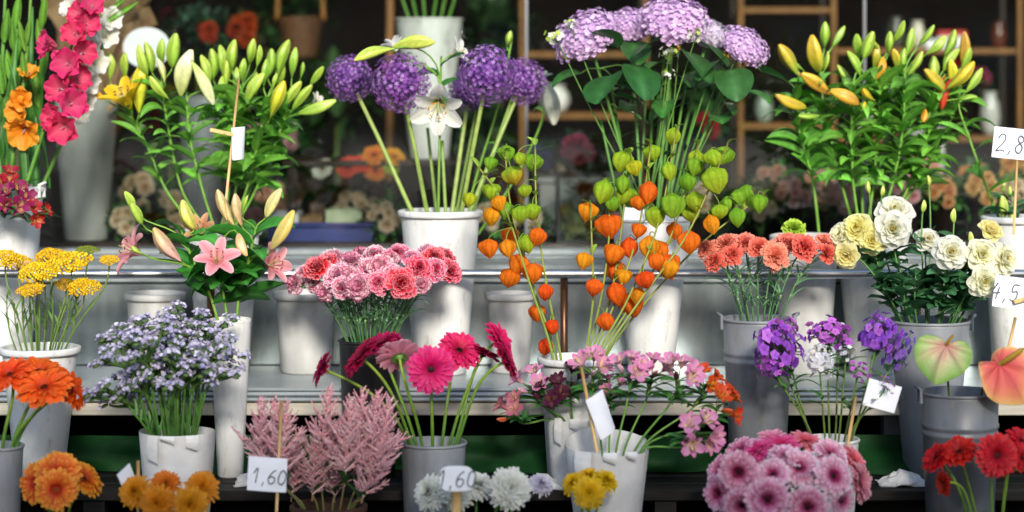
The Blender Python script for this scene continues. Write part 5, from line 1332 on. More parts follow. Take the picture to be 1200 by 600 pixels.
for a in [
    (bb, 604, 478, 6.2, 4, 13, 13, 'c86a80 e8a8b0 e8c49a', 'b04a2a c86a4a', 'dusky pink alstroemeria at the far left, nearly fallen over', (-.6, -.6, .5)),
    (bb, 626, 450, 6.25, 4, 14, 14, PA, PB_, 'pale pink alstroemeria upper left, above the white paper', (-.5, -.5, .7)),
    (bb, 646, 462, 6.2, 5, 13, 15, DP, DB, 'dark purple alstroemeria on the left, almost black', (-.2, -.7, .7)),
    (bb, 668, 446, 6.26, 4, 12, 13, DP, DB, 'dark purple alstroemeria half hidden behind the tag stick', (0, -.6, .8)),
    (bf, 694, 430, 6.15, 4, 16, 13, PA, PB_, 'bright pink alstroemeria directly above the hanging white tag', (0, -.7, .7)),
    (bf, 738, 434, 6.1, 5, 15, 15, PA, PB_, 'bright pink alstroemeria in the middle with a dark red bud', (0, -.6, .8)),
    (bf, 764, 434, 6.12, 4, 13, 12, PA2, 'a03a5a c06a80', 'pink alstroemeria just right of the middle one', (.2, -.6, .8)),
    (bf, 795, 437, 6.05, 5, 16, 15, PA, DB, 'large pink alstroemeria at right with purple buds below', (.25, -.65, .75)),
    (bf, 812, 500, 5.98, 6, 16, 19, PA, DB, 'pink alstroemeria drooping lowest at right', (.35, -.85, .2)),
    (bf, 826, 446, 6.1, 3, 13, 11, OA, OBc, 'orange alstroemeria at right, upper one', (.5, -.5, .7)),
    (bf, 840, 470, 6.06, 5, 14, 16, OA, OBc, 'orange red alstroemeria at the far right, beside the grey bucket', (.7, -.5, .45)),
    (bf, 716, 455, 6.18, 3, 10, 11, PA2, DB, 'small pink alstroemeria low behind the hanging tag', (0, -.5, .8))]:
    alstro(*a[:9], a[9], gg, 18, a[10])
gg = 'red and magenta alstroemeria at the left edge'; bk = BUCK['gladioli']
for a in [(bk, 6, 214, 6.62, 5, 13, 13, 'a01228 c83048 d8a060', '7a1424 a02a3a', 'dark red alstroemeria at the left edge, upper one', (-.2, -.6, .8)), (bk, 18, 232, 6.56, 5, 14, 14, '8a1450 b83a80 d8a870', '7a1424 a02a3a', 'magenta alstroemeria at the left edge, in the middle', (.2, -.75, .6)),
          (bk, 2, 240, 6.54, 4, 12, 12, '8a1450 a83070 d8a870', '7a1424 a02a3a', 'magenta alstroemeria low at the left edge', (-.3, -.8, .4)), (bk, 40, 248, 6.56, 3, 11, 8, 'b01c24 c8382c d8a060', '7a1424 b03a2a', 'red alstroemeria bud leaning right over the bucket rim', (.7, -.6, .3))]:
    alstro(*a[:9], a[9], gg, 10, a[10], leafL=.11)

# ---- yarrow -------------------------------------------------------------
def yarrow(px, py, w, Y, label, cols='ecc410 f6d41c dfb20c f8de38', tilt=(0, -.3, 1)):
    head = P(px, py, Y); R = S(w, Y) / 2 * 1.16; d = norm(tilt); bk = BUCK['yarrow']; pts = stem_curve(bk, head - d * R * .5, d, 14, .4, .4)
    t = thing('yarrow', label, 'yarrow', pts[0], 'yellow yarrow in the white bucket')
    def ex(g):
        for k in range(2):
            j = RD.randrange(4, 10); a = rnd(0, 6)
            leaf_into(g, pts[j], (math.cos(a), math.sin(a), 1), .06 * rnd(.7, 1.2), .008, H('5f7f3c'), bend=-.6)
    stem_part(t, pts, .0028, .0024, H('5f7f38'), H('7a9048'), ex)
    obj('flower_head', yarrow_head(cols, RD.randrange(3)), t, xf(head, d, R, rnd(0, 6), pts[0]))
YL = [(6, 304, 34, 6.42, 'yellow'), (22, 308, 30, 6.46, 'yellow'), (44, 320, 40, 6.28, 'yellow'), (82, 308, 44, 6.34, 'yellow'), (36, 340, 28, 6.24, 'yellow'), (98, 337, 34, 6.32, 'yellow'), (78, 334, 24, 6.4, 'yellow'), (58, 300, 30, 6.5, 'yellow'), (128, 305, 20, 6.3, 'yellow')]
yl = ['yellow yarrow head cut by the left edge', 'yellow yarrow head second from left, at the back', 'broad yellow yarrow head in the front', 'broadest yellow yarrow head, highest on the right', 'small yellow yarrow head hanging lowest in front', 'yellow yarrow head low at right, below the broadest', 'small yellow yarrow head behind the low right one', 'yellow yarrow head at the back between the broad ones', 'lone yellow yarrow button on a thin stem, farthest right']
for a, l in zip(YL, yl): yarrow(*a[:4], l, tilt=(rnd(-.15, .15), -.42, 1))
yarrow(102, 294, 24, 6.46, 'greenish unopened yarrow head at the back', '8a962a a0a834 76862a', (0, -.2, 1))
for i in range(10):
    px = 8 + i * 9; b = BUCK['yarrow']; h = P(px, 345 + 12 * math.sin(i * 2.1), 6.4 + .05 * math.sin(i * 3)); pts = stem_curve(b, h, (0, 0, 1), 10, .75, .4)
    t = thing('yarrow_stalk', 'thin flowerless yarrow stalk between the yellow heads', 'stalk', pts[0], 'flowerless yarrow stalks')
    def ex(g):
        for k in range(5):
            a = rnd(0, 6); leaf_into(g, pts[RD.randrange(3, 10)], (math.cos(a), math.sin(a), 1.2), .05 * rnd(.7, 1.2), .007, H('55773a') * rnd(.8, 1.2), bend=-.7)
    stem_part(t, pts, .0024, .0016, H('5f7f38'), None, ex, 5)

# ---- statice --------------------------------------------------------------
ST = [(126, 440, 1), (137, 402, 1), (150, 418, 0), (146, 380, 0), (163, 393, 1), (172, 376, 0), (176, 412, 1), (190, 392, 0), (196, 373, 0), (205, 404, 1), (212, 366, 0), (222, 385, 0), (228, 362, 0), (236, 404, 1), (244, 380, 0), (256, 392, 1), (258, 418, 1), (160, 432, 1), (186, 426, 1), (210, 424, 1), (234, 424, 1), (144, 450, 1), (200, 384, 0), (178, 398, 0), (222, 410, 1), (248, 368, 0)]
sl = []
up_ = sorted([i for i in range(len(ST)) if ST[i][2] == 0], key=lambda i: ST[i][0]); lo_ = sorted([i for i in range(len(ST)) if ST[i][2] == 1], key=lambda i: ST[i][0])
def stl(i):
    if i == 0: return 'lavender statice spray sticking out farthest left'
    if i == 16: return 'lavender statice spray lowest on the right, by the tall vase'
    if i == 12: return 'lavender statice spray rising highest of its bunch'
    return 'lavender statice spray packed in the upper back rows' if ST[i][2] == 0 else 'lavender statice spray in the lower front rows of its bunch'
for i, (px, py, fr) in enumerate(ST):
    Y = (6.04 if fr else 6.2) + rnd(-.03, .03); b = BUCK['statice']; tip = P(px, py, Y); hb = S(rnd(34, 44), Y); q = norm((tip - b['c']) * (1.0, .6, .8) + (0, 0, .12))
    base = tip - q * hb; pts = stem_curve(b, base, q, 12, .55, .3)
    t = thing('statice', stl(i), 'statice', pts[0], 'lavender statice in the paper wrapped bucket')
    def ex(g):
        # winged stems
        for k in range(3):
            j = RD.randrange(2, 11); a = rnd(0, 6); leaf_into(g, pts[j], (math.cos(a), math.sin(a), 2), .05, .009, H('4a7434'), bend=-.3)
    stem_part(t, pts, .0042, .0034, H('3f6a2c'), H('55803a'), ex, 6)
    obj('flower_head', statice_head(RD.randrange(4)), t, xf(base, q, hb, rnd(0, 6), pts[0]))

# ---- astilbe ---------------------------------------------------------------
AS = [(307, 462, 305, 545, 'leftmost astilbe plume, tall and pale', 'ffd0d8 ffe4e8 ffbcc8'), (322, 463, 322, 560, 'broad pink astilbe plume, second from left', 'ffd0d8 ffe4e8 ffbcc8'), (336, 466, 330, 560, 'thin tipped astilbe plume, third from left', 'ffd0d8 ffe4e8 ffbcc8'), (352, 500, 342, 580, 'low sideways astilbe plume left of the pale one', 'ffd0d8 ffe4e8 ffbcc8'),
      (386, 450, 376, 555, 'pale beige astilbe plume in the centre, feathery', 'ffd0d8 ffe4e8 ffbcc8'), (411, 462, 404, 560, 'pink astilbe plume right of the beige one', 'ffd0d8 ffe4e8 ffbcc8'), (425, 452, 420, 560, 'tall bright pink astilbe plume with a curled tip', 'ffd0d8 ffe4e8 ffbcc8'), (444, 454, 430, 562, 'pink astilbe plume second from right', 'ffd0d8 ffe4e8 ffbcc8'), (458, 462, 440, 566, 'rightmost pink astilbe plume leaning outward', 'ffd0d8 ffe4e8 ffbcc8'),
      (392, 512, 392, 582, 'short low astilbe plume in front', 'ffd0d8 ffe4e8 ffbcc8'), (452, 505, 426, 582, 'astilbe plume spreading low at right', 'ffd0d8 ffe4e8 ffbcc8'), (370, 505, 366, 580, 'small drooping astilbe plume low in the middle', 'ffd0d8 ffe4e8 ffbcc8')]
for i, (tx, ty, bx, by, l, cols) in enumerate(AS):
    Y = 6.0 + .05 * math.sin(i * 2.3); tip = P(tx, ty, Y); base = P(bx, by, Y + .02); L = np.linalg.norm(tip - base); d = norm(tip - base)
    b = BUCK['astilbe']; pts = stem_curve(b, base + d * .01, d, 8, .7, .3)
    t = thing('astilbe', l, 'astilbe', pts[0], 'pink astilbe plumes in the clay pot')
    def ex(g):
        for k in range(4):
            a = rnd(0, 6); leaf_into(g, pts[-1 - k % 3], (math.cos(a), math.sin(a) - .3, .7), .07 * rnd(.7, 1.2), .02, H('2f5a2a') * rnd(.8, 1.3), bend=-.8)
    stem_part(t, pts, .003, .002, H('5a6a34'), H('9a7a5a'), ex, 6)
    w = L * .8; obj('plume', astilbe_plume(cols, i % 3), t, xf(base, d, (w, w, L), rnd(0, 6), pts[0]))

# ---- lisianthus -------------------------------------------------------------
def lisi(bk, px, py, Y, r, d, cols, op, label, group, leaves=5, bud=None, cat='lisianthus', pull=.5):
    head = P(px, py, Y); d = norm(d); R = S(r, Y); pts = stem_curve(bk, head - d * R * .3, d, 14, pull, .35)
    t = thing('lisianthus', label, cat, pts[0], group); org = pts[0]
    stem_part(t, pts, .003, .0022, H('4a7440'), H('6a9450'))
    if bud: obj('bud', lily_bud(bud, 0), t, xf(head - d * R, d, (R * 2.6, R * 2.6, R * 2.1), rnd(0, 6), org))
    else: obj('bloom', rose_bloom(cols, RD.randrange(3), op), t, xf(head, d, R, rnd(0, 6), org))
    if leaves:
        g = G()
        for k in range(leaves):
            a = rnd(0, 6); j = RD.randrange(3, 12)
            leaf_into(g, pts[j], (math.cos(a), math.sin(a) - .5, .2), .075 * rnd(.7, 1.25), .04 * rnd(.75, 1.2), H('3f724a') * rnd(.75, 1.25), bend=-rnd(.5, 1.2), lift=.4, fold=.3, spin=rnd(-.5, .5), p=.4, q=.6)
        part('foliage', g, LEAF, t, org)
WL = 'e2dc86 f2f2ea f6f6f2'; YLi = 'e4d450 f5efac f8f5cc'; CLi = 'e6de84 f5f4dc fafaf0'
gg = 'white and cream lisianthus in the wide grey bucket'; bk = BUCK['lisianthus']; GBu = '86a83a c4cf6a'
for a in [(1049, 246, 6.42, 23, (-.05, -.7, .65), WL, .6, 'tallest white lisianthus bloom, ruffled'), (1046, 268, 6.36, 22, (-.1, -.95, .15), WL, .5, 'white lisianthus just below the tallest bloom'), (1004, 268, 6.4, 21, (-.35, -.75, .4), YLi, .5, 'pale yellow lisianthus on the left beside the salmon carnations'), (985, 275, 6.42, 17, (-.6, -.6, .4), CLi, .4, 'cream lisianthus farthest left'),
          (992, 300, 6.34, 16, (-.3, -.9, -.2), YLi, .3, 'yellow lisianthus hanging below the cream one'), (1022, 282, 6.38, 17, (-.1, -.9, .2), YLi, .3, 'small yellow lisianthus behind the dark leaves'), (1115, 295, 6.3, 21, (.05, -.95, .25), WL, .9, 'wide flat white lisianthus with a yellow eye'), (1087, 281, 6.44, 17, (0, -.7, .5), WL, .3, 'small white lisianthus behind the flat one'),
          (1151, 298, 6.3, 20, (.1, -.9, .3), CLi, .6, 'cream lisianthus right of the flat white one'), (1178, 303, 6.32, 20, (.5, -.8, .3), CLi, .6, 'cream lisianthus at the right edge of its bunch'), (1154, 330, 6.26, 20, (.1, -.95, .0), CLi, .5, 'cream lisianthus lowest of the three at right'), (1161, 270, 6.4, 16, (.2, -.7, .6), YLi, .2, 'half open yellow lisianthus above the cream ones')]:
    lisi(bk, *a, gg, 8)
for a in [(1018, 220, 6.46, 7, 'green lisianthus bud rising highest left of the white bloom'), (1034, 224, 6.46, 6, 'small green lisianthus bud touching the tallest bloom'), (1082, 242, 6.42, 7, 'yellow green lisianthus bud between white blooms'), (1118, 253, 6.42, 8, 'yellow lisianthus bud standing above the flat white bloom'), (1137, 279, 6.36, 7, 'green lisianthus bud next to the flat white bloom'), (1088, 212, 6.6, 6, 'faint yellow lisianthus bud in front of the window')]:
    lisi(bk, a[0], a[1], a[2], a[3], (rnd(-.15, .15), -.1, 1), None, 0, a[4], gg, 3, GBu)
gg = 'lisianthus buds at the right edge'; bk = BUCK['edge']
for a in [(1175, 243, 6.76, 13, 'yellow green lisianthus bud right, opening'), (1187, 258, 6.74, 10, 'green lisianthus bud below the opening one'), (1184, 225, 6.8, 7, 'thin green lisianthus bud below the upper price tag'), (1176, 220, 6.84, 6, 'tiny green lisianthus bud just left of the thin one')]:
    lisi(bk, a[0], a[1], a[2], a[3], (rnd(-.15, .15), -.2, 1), None, 0, a[4], gg, 3, GBu)
# leafy lisianthus greenery at bucket mouth
for i in range(7):
    px = 1045 + i * 14; b = BUCK['lisianthus']; h = P(px, 322 + 8 * math.sin(i * 2), 6.4 + .05 * math.cos(i * 2.2)); pts = stem_curve(b, h, (0, 0, 1), 10, .9, .4)
    t = thing('leafy_branch', 'dark leafy lisianthus stem without flowers in the wide grey bucket', 'stem', pts[0], 'leafy lisianthus stems')
    stem_part(t, pts, .003, .002, H('4a7440'))
    g = G()
    for k in range(11):
        a = rnd(0, 6.3); leaf_into(g, pts[RD.randrange(2, 11)], (math.cos(a), math.sin(a) - .4, .2), .08 * rnd(.7, 1.25), .048 * rnd(.75, 1.2), H('3c6e46') * rnd(.75, 1.25), bend=-rnd(.4, 1.2), lift=.4, fold=.3, spin=rnd(-.6, .6), p=.4, q=.6)
    part('foliage', g, LEAF, t, pts[0])

# ---- phlox --------------------------------------------------------------
PP = '9c50cc b062dc c87ae4 8c46c4 b868c8'; PM_ = 'c064d0 d076d8 b456c8'; PW = 'e6e4ec f0eef4 dedce6'; PV = '7a54c4 8c60d0 9a6cd4'
def phlox(px, py, w, h, Y, cols, n, label):
    head = P(px, py, Y); b = BUCK['phlox']; d = norm((head - b['c']) * (.8, .5, 1) + (0, -.05, .1)); R = S(w, Y) / 2
    pts = stem_curve(b, head - d * R * .4, d, 12, .5, .35)
    t = thing('phlox', label, 'phlox', pts[0], 'phlox in the small white bucket')
    def ex(g):
        for k in range(5):
            a = rnd(0, 6); leaf_into(g, pts[RD.randrange(6, 12)], (math.cos(a), math.sin(a) - .3, .3), .06 * rnd(.7, 1.2), .016, H('3f7034') * rnd(.8, 1.3), bend=-.9)
    stem_part(t, pts, .003, .0024, H('6a7a3c'), H('5f8a3c'), ex, 6)
    obj('flower_head', phlox_cluster(cols, RD.randrange(3), n), t, xf(head, d, (R, R, S(h, Y) / 2), rnd(0, 6), pts[0]))
for a in [(912, 412, 56, 76, 6.12, PP, 46, 'big purple phlox cluster on the left'), (916, 388, 44, 40, 6.2, PM_, 26, 'magenta purple phlox on top of the left cluster'), (906, 430, 38, 34, 6.08, PM_, 20, 'magenta purple phlox low at far left'),
          (970, 392, 52, 42, 6.16, PM_, 30, 'magenta purple phlox behind the white phlox'), (960, 424, 40, 40, 6.06, PW, 26, 'white phlox cluster in the middle front'), (992, 414, 24, 24, 6.08, PW, 12, 'small white phlox right of the larger white one'), (984, 384, 20, 14, 6.2, PW, 6, 'few white phlox florets above the magenta cluster'),
          (1030, 396, 46, 60, 6.1, PP, 40, 'tall purple phlox cluster on the right'), (1052, 414, 30, 60, 6.16, PV, 26, 'violet blue phlox at far right'), (1006, 436, 28, 26, 6.06, PM_, 14, 'small magenta phlox low beside the white ones'), (1040, 450, 22, 18, 6.02, PM_, 8, 'single purple phlox sprig hanging before the white card')]:
    phlox(*a)
g = G()
# ---- anthuriums --------------------------------------------------------------
def anthurium(px, py, Y, rpx, d, tipang, kind, spc, label, basex, sdir):
    c = P(px, py, Y); b = BUCK['anthurium']; bp = P(basex, 462, 6.12)
    pts = smooth_path([bp - (0, 0, .12), bp, lerp(bp, c, .6) + (0, .02, 0), c + (0, .01, -.002)], 14)
    t = thing('anthurium', label, 'anthurium', pts[0], 'anthuriums in the ribbed grey bucket'); stem_part(t, pts, .0036, .003, H('3f5a2c'))
    z = norm(d); tip = np.array([math.cos(tipang), 0, math.sin(tipang)]); x = norm(tip - z * (tip @ z)); y = np.cross(z, x)
    M = Matrix.Identity(4); R = S(rpx, Y)
    for i in range(3):
        for j, vv in enumerate((x, y, z)): M[i][j] = vv[i] * R
        M[i][3] = c[i] - pts[0][i]
    s = obj('spathe', anthurium_spathe(kind), t, M)
    obj('spadix', anthurium_spadix(spc), t, xf(c, norm(sdir), R * (.62 if kind == 'green' else .95), .5, pts[0]))
anthurium(1109, 405, 6.05, 42, (-.25, -.72, .62), -1.75, 'green', 'b8742a c8a040', 'pale green and pink heart shaped anthurium, left one', 1112, (.12, -.75, .62))
anthurium(1171, 427, 6.0, 46, (.15, -.88, .45), -1.05, 'red', '8a6a1e b0902e', 'coral red anthurium with yellow edge, right one', 1150, (.75, -.5, .55))

# ---- price tags ------------------------------------------------------------
GL = {'1': [[(.1, .65), (.45, 1), (.42, 0)]], '6': [[(.7, .95), (.3, .7), (.1, .3), (.3, 0), (.65, .1), (.7, .38), (.4, .5), (.15, .35)]], '0': [[(.45, 1), (.15, .8), (.1, .25), (.4, 0), (.7, .25), (.72, .75), (.45, 1)]],
      ',': [[(.2, .08), (.1, -.2)]], '2': [[(.1, .75), (.3, 1), (.65, .9), (.6, .55), (.1, 0), (.45, .06), (.75, 0)]], '8': [[(.6, .9), (.3, 1), (.15, .75), (.6, .35), (.5, 0), (.2, .05), (.15, .35), (.6, .7), (.6, .9)]],
      '4': [[(.35, 1), (.05, .4), (.7, .42)], [(.55, .75), (.45, 0)]], '5': [[(.7, 1), (.25, .98), (.18, .55), (.55, .6), (.65, .25), (.4, 0), (.1, .1)]]}
def price_tag(px, py, Y, w, h, tilt, text, tsize, label, stick=None, yaw=0., shape='rect', peg=None, tcol=INK, toff=(0, 0), curl=0., group='price tags', name='price_tag', cat='price tag'):
    c = P(px, py, Y); W, Hh = S(w, Y), S(h, Y)
    t = thing(name, label, cat, c, group)
    R = Matrix.Rotation(yaw, 3, 'Z') @ Matrix.Rotation(tilt, 3, 'Y'); Rn = np.array(R)
    g = G(); th = .0012; n = 9
    if shape == 'rect':
        xs = np.linspace(-W / 2, W / 2, n); F_ = np.zeros((5, n, 3))
        for i, zz in enumerate(np.linspace(-Hh / 2, Hh / 2, 5)):
            F_[i, :, 0] = xs; F_[i, :, 2] = zz; F_[i, :, 1] = -th + (curl + .1) * ((xs / W + .2) ** 2) * W * (1 - zz / Hh)
        Bk = F_.copy(); Bk[..., 1] += 2 * th
        g.grid(F_ @ Rn.T, (1, 1, 1)); g.grid((Bk @ Rn.T)[:, ::-1], (1, 1, 1))
        for e in ((0, slice(None)), (-1, slice(None)), (slice(None), 0), (slice(None), -1)):
            g.grid(np.stack([F_[e], Bk[e]], 0) @ Rn.T, (1, 1, 1))
    else:
        k = 40; a = np.arange(k) * 2 * PI / k; rr = 1 / ((np.abs(np.cos(a)) ** 3.4 + np.abs(np.sin(a)) ** 3.4) ** (1 / 3.4))
        ring = np.stack([W / 2 * rr * np.cos(a), 0 * a, Hh / 2 * rr * np.sin(a)], -1)
        if shape == 'round': ring = np.stack([W / 2 * np.cos(a), 0 * a, Hh / 2 * np.sin(a)], -1)
        rows = [ring * .001 - (0, th, 0), ring * .97 - (0, th, 0), ring - (0, th * .4, 0), ring + (0, th * .4, 0), ring * .97 + (0, th, 0), ring * .001 + (0, th, 0)]
        g.grid(np.array(rows) @ Rn.T, (1, 1, 1), closed=True)
    obj('card', g.mesh('card', CARD, False), t)
    if text:
        g = G(); cw = S(tsize, Y) * .72; chh = S(tsize, Y); tw = sum(cw * (.5 if ch in ',' else 1) for ch in text); x = -tw / 2 + S(toff[0], Y)
        for ch in text:
            for st in GL[ch]:
                q = smooth_path([(x + u * cw + (v - .5) * chh * .12 + rnd(-.03, .03) * cw, -th - .0008, (v - .5) * chh - S(toff[1], Y)) for u, v in st], max(6, len(st) * 5))
                g.tube(q @ Rn.T, chh * .041, (1, 1, 1), 5)
            x += cw * (.5 if ch == ',' else 1)
        obj('lettering', g.mesh('lettering', tcol), t)
    if stick:
        (x0, y0, x1, y1, sw) = stick; a = P(x0, y0, Y + .008) - c; b = P(x1, y1, Y + .012) - c
        g = G(); g.tube([a, lerp(a, b, .5), b], S(sw, Y) / 2, (1, 1, 1), 8); obj('stick', g.mesh('stick', STICK), t)
    if peg:
        (x0, y0, x1, y1) = peg; a = P(x0, y0, Y - .012) - c; b = P(x1, y1, Y - .012) - c; d = norm(b - a); L = np.linalg.norm(b - a)
        ang = math.atan2(d[2], d[0]); M = np.array(Matrix.Rotation(-ang, 3, 'Y')); g = G()
        for s_ in (-1, 1):
            m_ = (a + b) / 2; lo = m_ + (-L / 2, s_ * .0035 - .0028, -.0055); hi = m_ + (L / 2, s_ * .0035 + .0028, .0055); g.box(lo, hi, (1, 1, 1), M, .0015)
        g.tube([b - d * L * .35 + (0, -.008, 0), b - d * L * .35 + (0, .008, 0)], .004, (1, 1, 1), 8)
        obj('clip', g.mesh('clip', STICK, False), t)
price_tag(281, 168, 6.55, 20, 38, -.06, '', 0, 'blank curled white tag clipped to a stick before the green lilies', (280, 92, 261, 270, 3.2), .7, 'rect', (246, 152, 274, 158), curl=.5)
price_tag(1184, 168, 6.55, 40, 36, .1, '2,8', 20, 'white price tag reading 2,8 at the right edge', (1192, 180, 1188, 275, 3.2), -.1, toff=(2, 0))
price_tag(1186, 343, 6.2, 42, 37, .12, '4,5', 19, 'white price tag reading 4,5 on a thin stick', (1190, 372, 1178, 425, 3.5), -.15, peg=(1188, 354, 1206, 349), toff=(-6, 0))
price_tag(1034, 464, 6.04, 42, 32, .28, '', 0, 'blank white card leaning below the purple phlox', (1003, 465, 991, 535, 4), .2)
price_tag(706, 486, 5.98, 27, 52, -.42, '', 0, 'folded white tag hanging in front of the alstroemeria', (681, 430, 700, 530, 4.2), .5, curl=.4)
price_tag(313, 556, 5.88, 46, 40, .06, '1,60', 17, 'square white price tag before the pink astilbe', (330, 470, 324, 600, 3.5), -.1, toff=(4, 2))
price_tag(535, 561, 5.76, 40, 30, 0., '1,60', 19, 'rounded white price tag reading 1,60 at the bottom', (535, 575, 535, 612, 12), 0, 'oval', toff=(2, 0))
price_tag(150, 562, 5.86, 22, 30, -.5, '', 0, 'small blank paper tag left of the orange chrysanthemums', (162, 540, 162, 600, 4), .9)
price_tag(750, 276, 6.74, 46, 62, .12, '', 0, 'white paper sheet stuck in the hydrangea bucket, left one', None, .15, group='paper sheets in the hydrangea bucket', name='paper_sheet', cat='paper')
price_tag(786, 280, 6.73, 34, 54, .1, '', 0, 'white paper sheet stuck in the hydrangea bucket, right one', None, -.2, group='paper sheets in the hydrangea bucket', name='paper_sheet', cat='paper')
# ================================================================ inside the shop (out of focus behind the glass)
YI = 8.9
def zat(py, Y): return P(0, py, Y)[2]
def xat(px, Y): return P(px, 0, Y)[0]
def wood_rack(label, pxs, pys, Y, depth=.32, th=.010, name='shelving_unit', sh=None):
    x0, x1 = xat(pxs[0], Y), xat(pxs[-1], Y); t = thing(name, label, 'shelving', ((x0 + x1) / 2, Y, .05)); org = np.array(t.location)
    top = 1.75
    for px in pxs:
        x = xat(px, Y)
        for yy in (Y, Y + depth):
            g = G(); g.box((x - th, yy - th, .05), (x + th, yy + th, top), (1, 1, 1), bev=.003); part('upright', g, GWOOD if yy == Y else DWOOD, t, org, False)
    for (a, b, py) in pys:
        g = G(); z = zat(py, Y); g.box((xat(a, Y) + th + .001, Y - th, z - .011), (xat(b, Y) - th - .001, Y + depth + th, z + .011), (1, 1, 1), bev=.003); part('shelf', g, GWOOD, t, org, False)
    return t
wood_rack('golden wooden shelving behind the orange lilies', [868, 977, 1195], [(868, 977, 12), (868, 977, 148), (977, 1195, 60), (977, 1195, 163)], YI)
wood_rack('golden wooden shelving behind the alliums and hydrangeas', [612, 757], [(612, 757, 64), (612, 757, 136)], YI + .2)
g = G(); g.box((xat(453, 8.6), 8.6, ZLEDGE), (xat(461, 8.6), 8.63, 2.2), (1, 1, 1), bev=.003); solo('wooden_post', g, GWOOD, 'golden wooden post inside, left of the upper white bucket', 'post', smooth=False)
# white stepped vase on a plinth, glimpsed between alliums
def shelf_slab(label, x0, x1, py, Y, d, mat, name='interior_table'):
    z = zat(py, Y); t = thing(name, label, 'table', ((xat(x0, Y) + xat(x1, Y)) / 2, Y + d / 2, ZLEDGE)); org = np.array(t.location)
    g = G(); g.box((xat(x0, Y), Y, z - .02), (xat(x1, Y), Y + d, z), (1, 1, 1), bev=.004); part('table_top', g, mat, t, org, False)
    for x in (xat(x0, Y) + .02, xat(x1, Y) - .05):
        for yy in (Y + .02, Y + d - .05):
            g = G(); g.box((x, yy, ZLEDGE), (x + .03, yy + .03, z - .021), (1, 1, 1)); part('leg', g, mat, t, org, False)
shelf_slab('low dark table behind the alliums inside the window', 330, 600, 188, 7.62, .45, DWOOD)
ZT = zat(188, 7.62)
shelf_slab('low white cabinet behind the hydrangea stalks inside the window', 628, 745, 208, 7.72, .4, DIRTYW, 'interior_cabinet')
_c = [o for o in COL.objects if o.name.startswith('interior_cabinet')][0]
for k_ in range(2):
    g = G(); xa, xb = [(xat(632, 7.72), xat(686, 7.72)), (xat(687, 7.72), xat(741, 7.72))][k_]; g.box((xa, 7.715, ZLEDGE + .004), (xb, 7.735, zat(208, 7.72) - .024), (1, 1, 1), bev=.003); part('door', g, DIRTYW, _c, np.array(_c.location), False)
def ibucket(px, rim, Y, wt, zb, wb, mat, label, key, style='bead', cat='bucket'):
    return bucket(key, px, rim, Y, wt, zb, wb, mat, label, 'flower_bucket', 'buckets inside the window', style, cat)
ibucket(101, 113, 7.62, 76, ZLEDGE, 50, DIRTYW, 'tall pale grey bucket inside the window behind the gladioli', 'in1', 'plain')
ibucket(238, 113, 7.66, 56, ZLEDGE, 44, GREYP, 'tall grey bucket inside the window behind green lily buds', 'in2')
ibucket(503, 22, 7.74, 78, ZT, 46, WHITEP, 'tall white bucket on the table above the alliums', 'in3')
ibucket(1085, 150, 8.0, 46, ZLEDGE, 40, DIRTYW, 'white pot behind the orange lilies inside the shop', 'in4')
# stems standing in the upper white bucket
for i, (tx, ty) in enumerate([(458, -40), (470, -60), (492, -50), (520, -60), (532, -50), (545, -40)]):
    b = P(480 + i * 9, 24, 7.74 + .02 * (i % 2)); tp = P(tx, ty, 7.74); p0 = b - norm(tp - b) * .12
    t = thing('bare_stalk', 'green stem in the tall white bucket above the alliums, ' + places(list(range(6)))[i], 'stem', p0, 'stems in the upper white bucket')
    g = G(); g.tube([p0, b, lerp(b, tp, .5), tp], .0055, H('5f8f3a'), 7); part('stem', g, STEM, t, p0)
# price sign disc
price_tag(172, 56, 7.5, 56, 48, 0., '', 0, 'round white sign behind the slim lily buds', (166, 78, 126, 130, 4), 0, 'round', group=None, name='round_sign', cat='sign')
# kraft paper cone with leaves
def kraft(px, py, Y, wt, hpx, label):
    c = P(px, py + hpx, Y); t = thing('paper_cone', label, 'wrapping', c); k, n = 26, 10; ph = np.arange(k) * 2 * PI / k; g = G(); R1 = S(wt, Y) / 2; hh = S(hpx, Y); rr = np.random.default_rng(5)
    Pt = np.zeros((n, k, 3))
    for i in range(n):
        u = i / (n - 1); f = 1 + (.12 * np.sin(4 * ph + 1) + .5 * (rr.random(k) - .5)) * (.4 + u)
        Pt[i, :, 0] = lerp(.05, R1, u ** .7) * f * np.cos(ph) + .05 * u * u; Pt[i, :, 1] = lerp(.05, R1, u ** .7) * .6 * f * np.sin(ph); Pt[i, :, 2] = hh * u + .045 * (rr.random(k) - .5) * (u > 0) + (u > .95) * .05 * np.sin(3 * ph)
    g.grid(Pt[:, ::-1], (1, 1, 1), closed=True); P2 = Pt.copy(); P2[..., :2] *= .98; g.grid(P2, (1, 1, 1), closed=True)
    obj('paper', g.mesh('paper', KRAFT, False), t)
kraft(112, -24, 7.62, 118, 142, 'crumpled brown paper cone standing in the pale grey bucket')
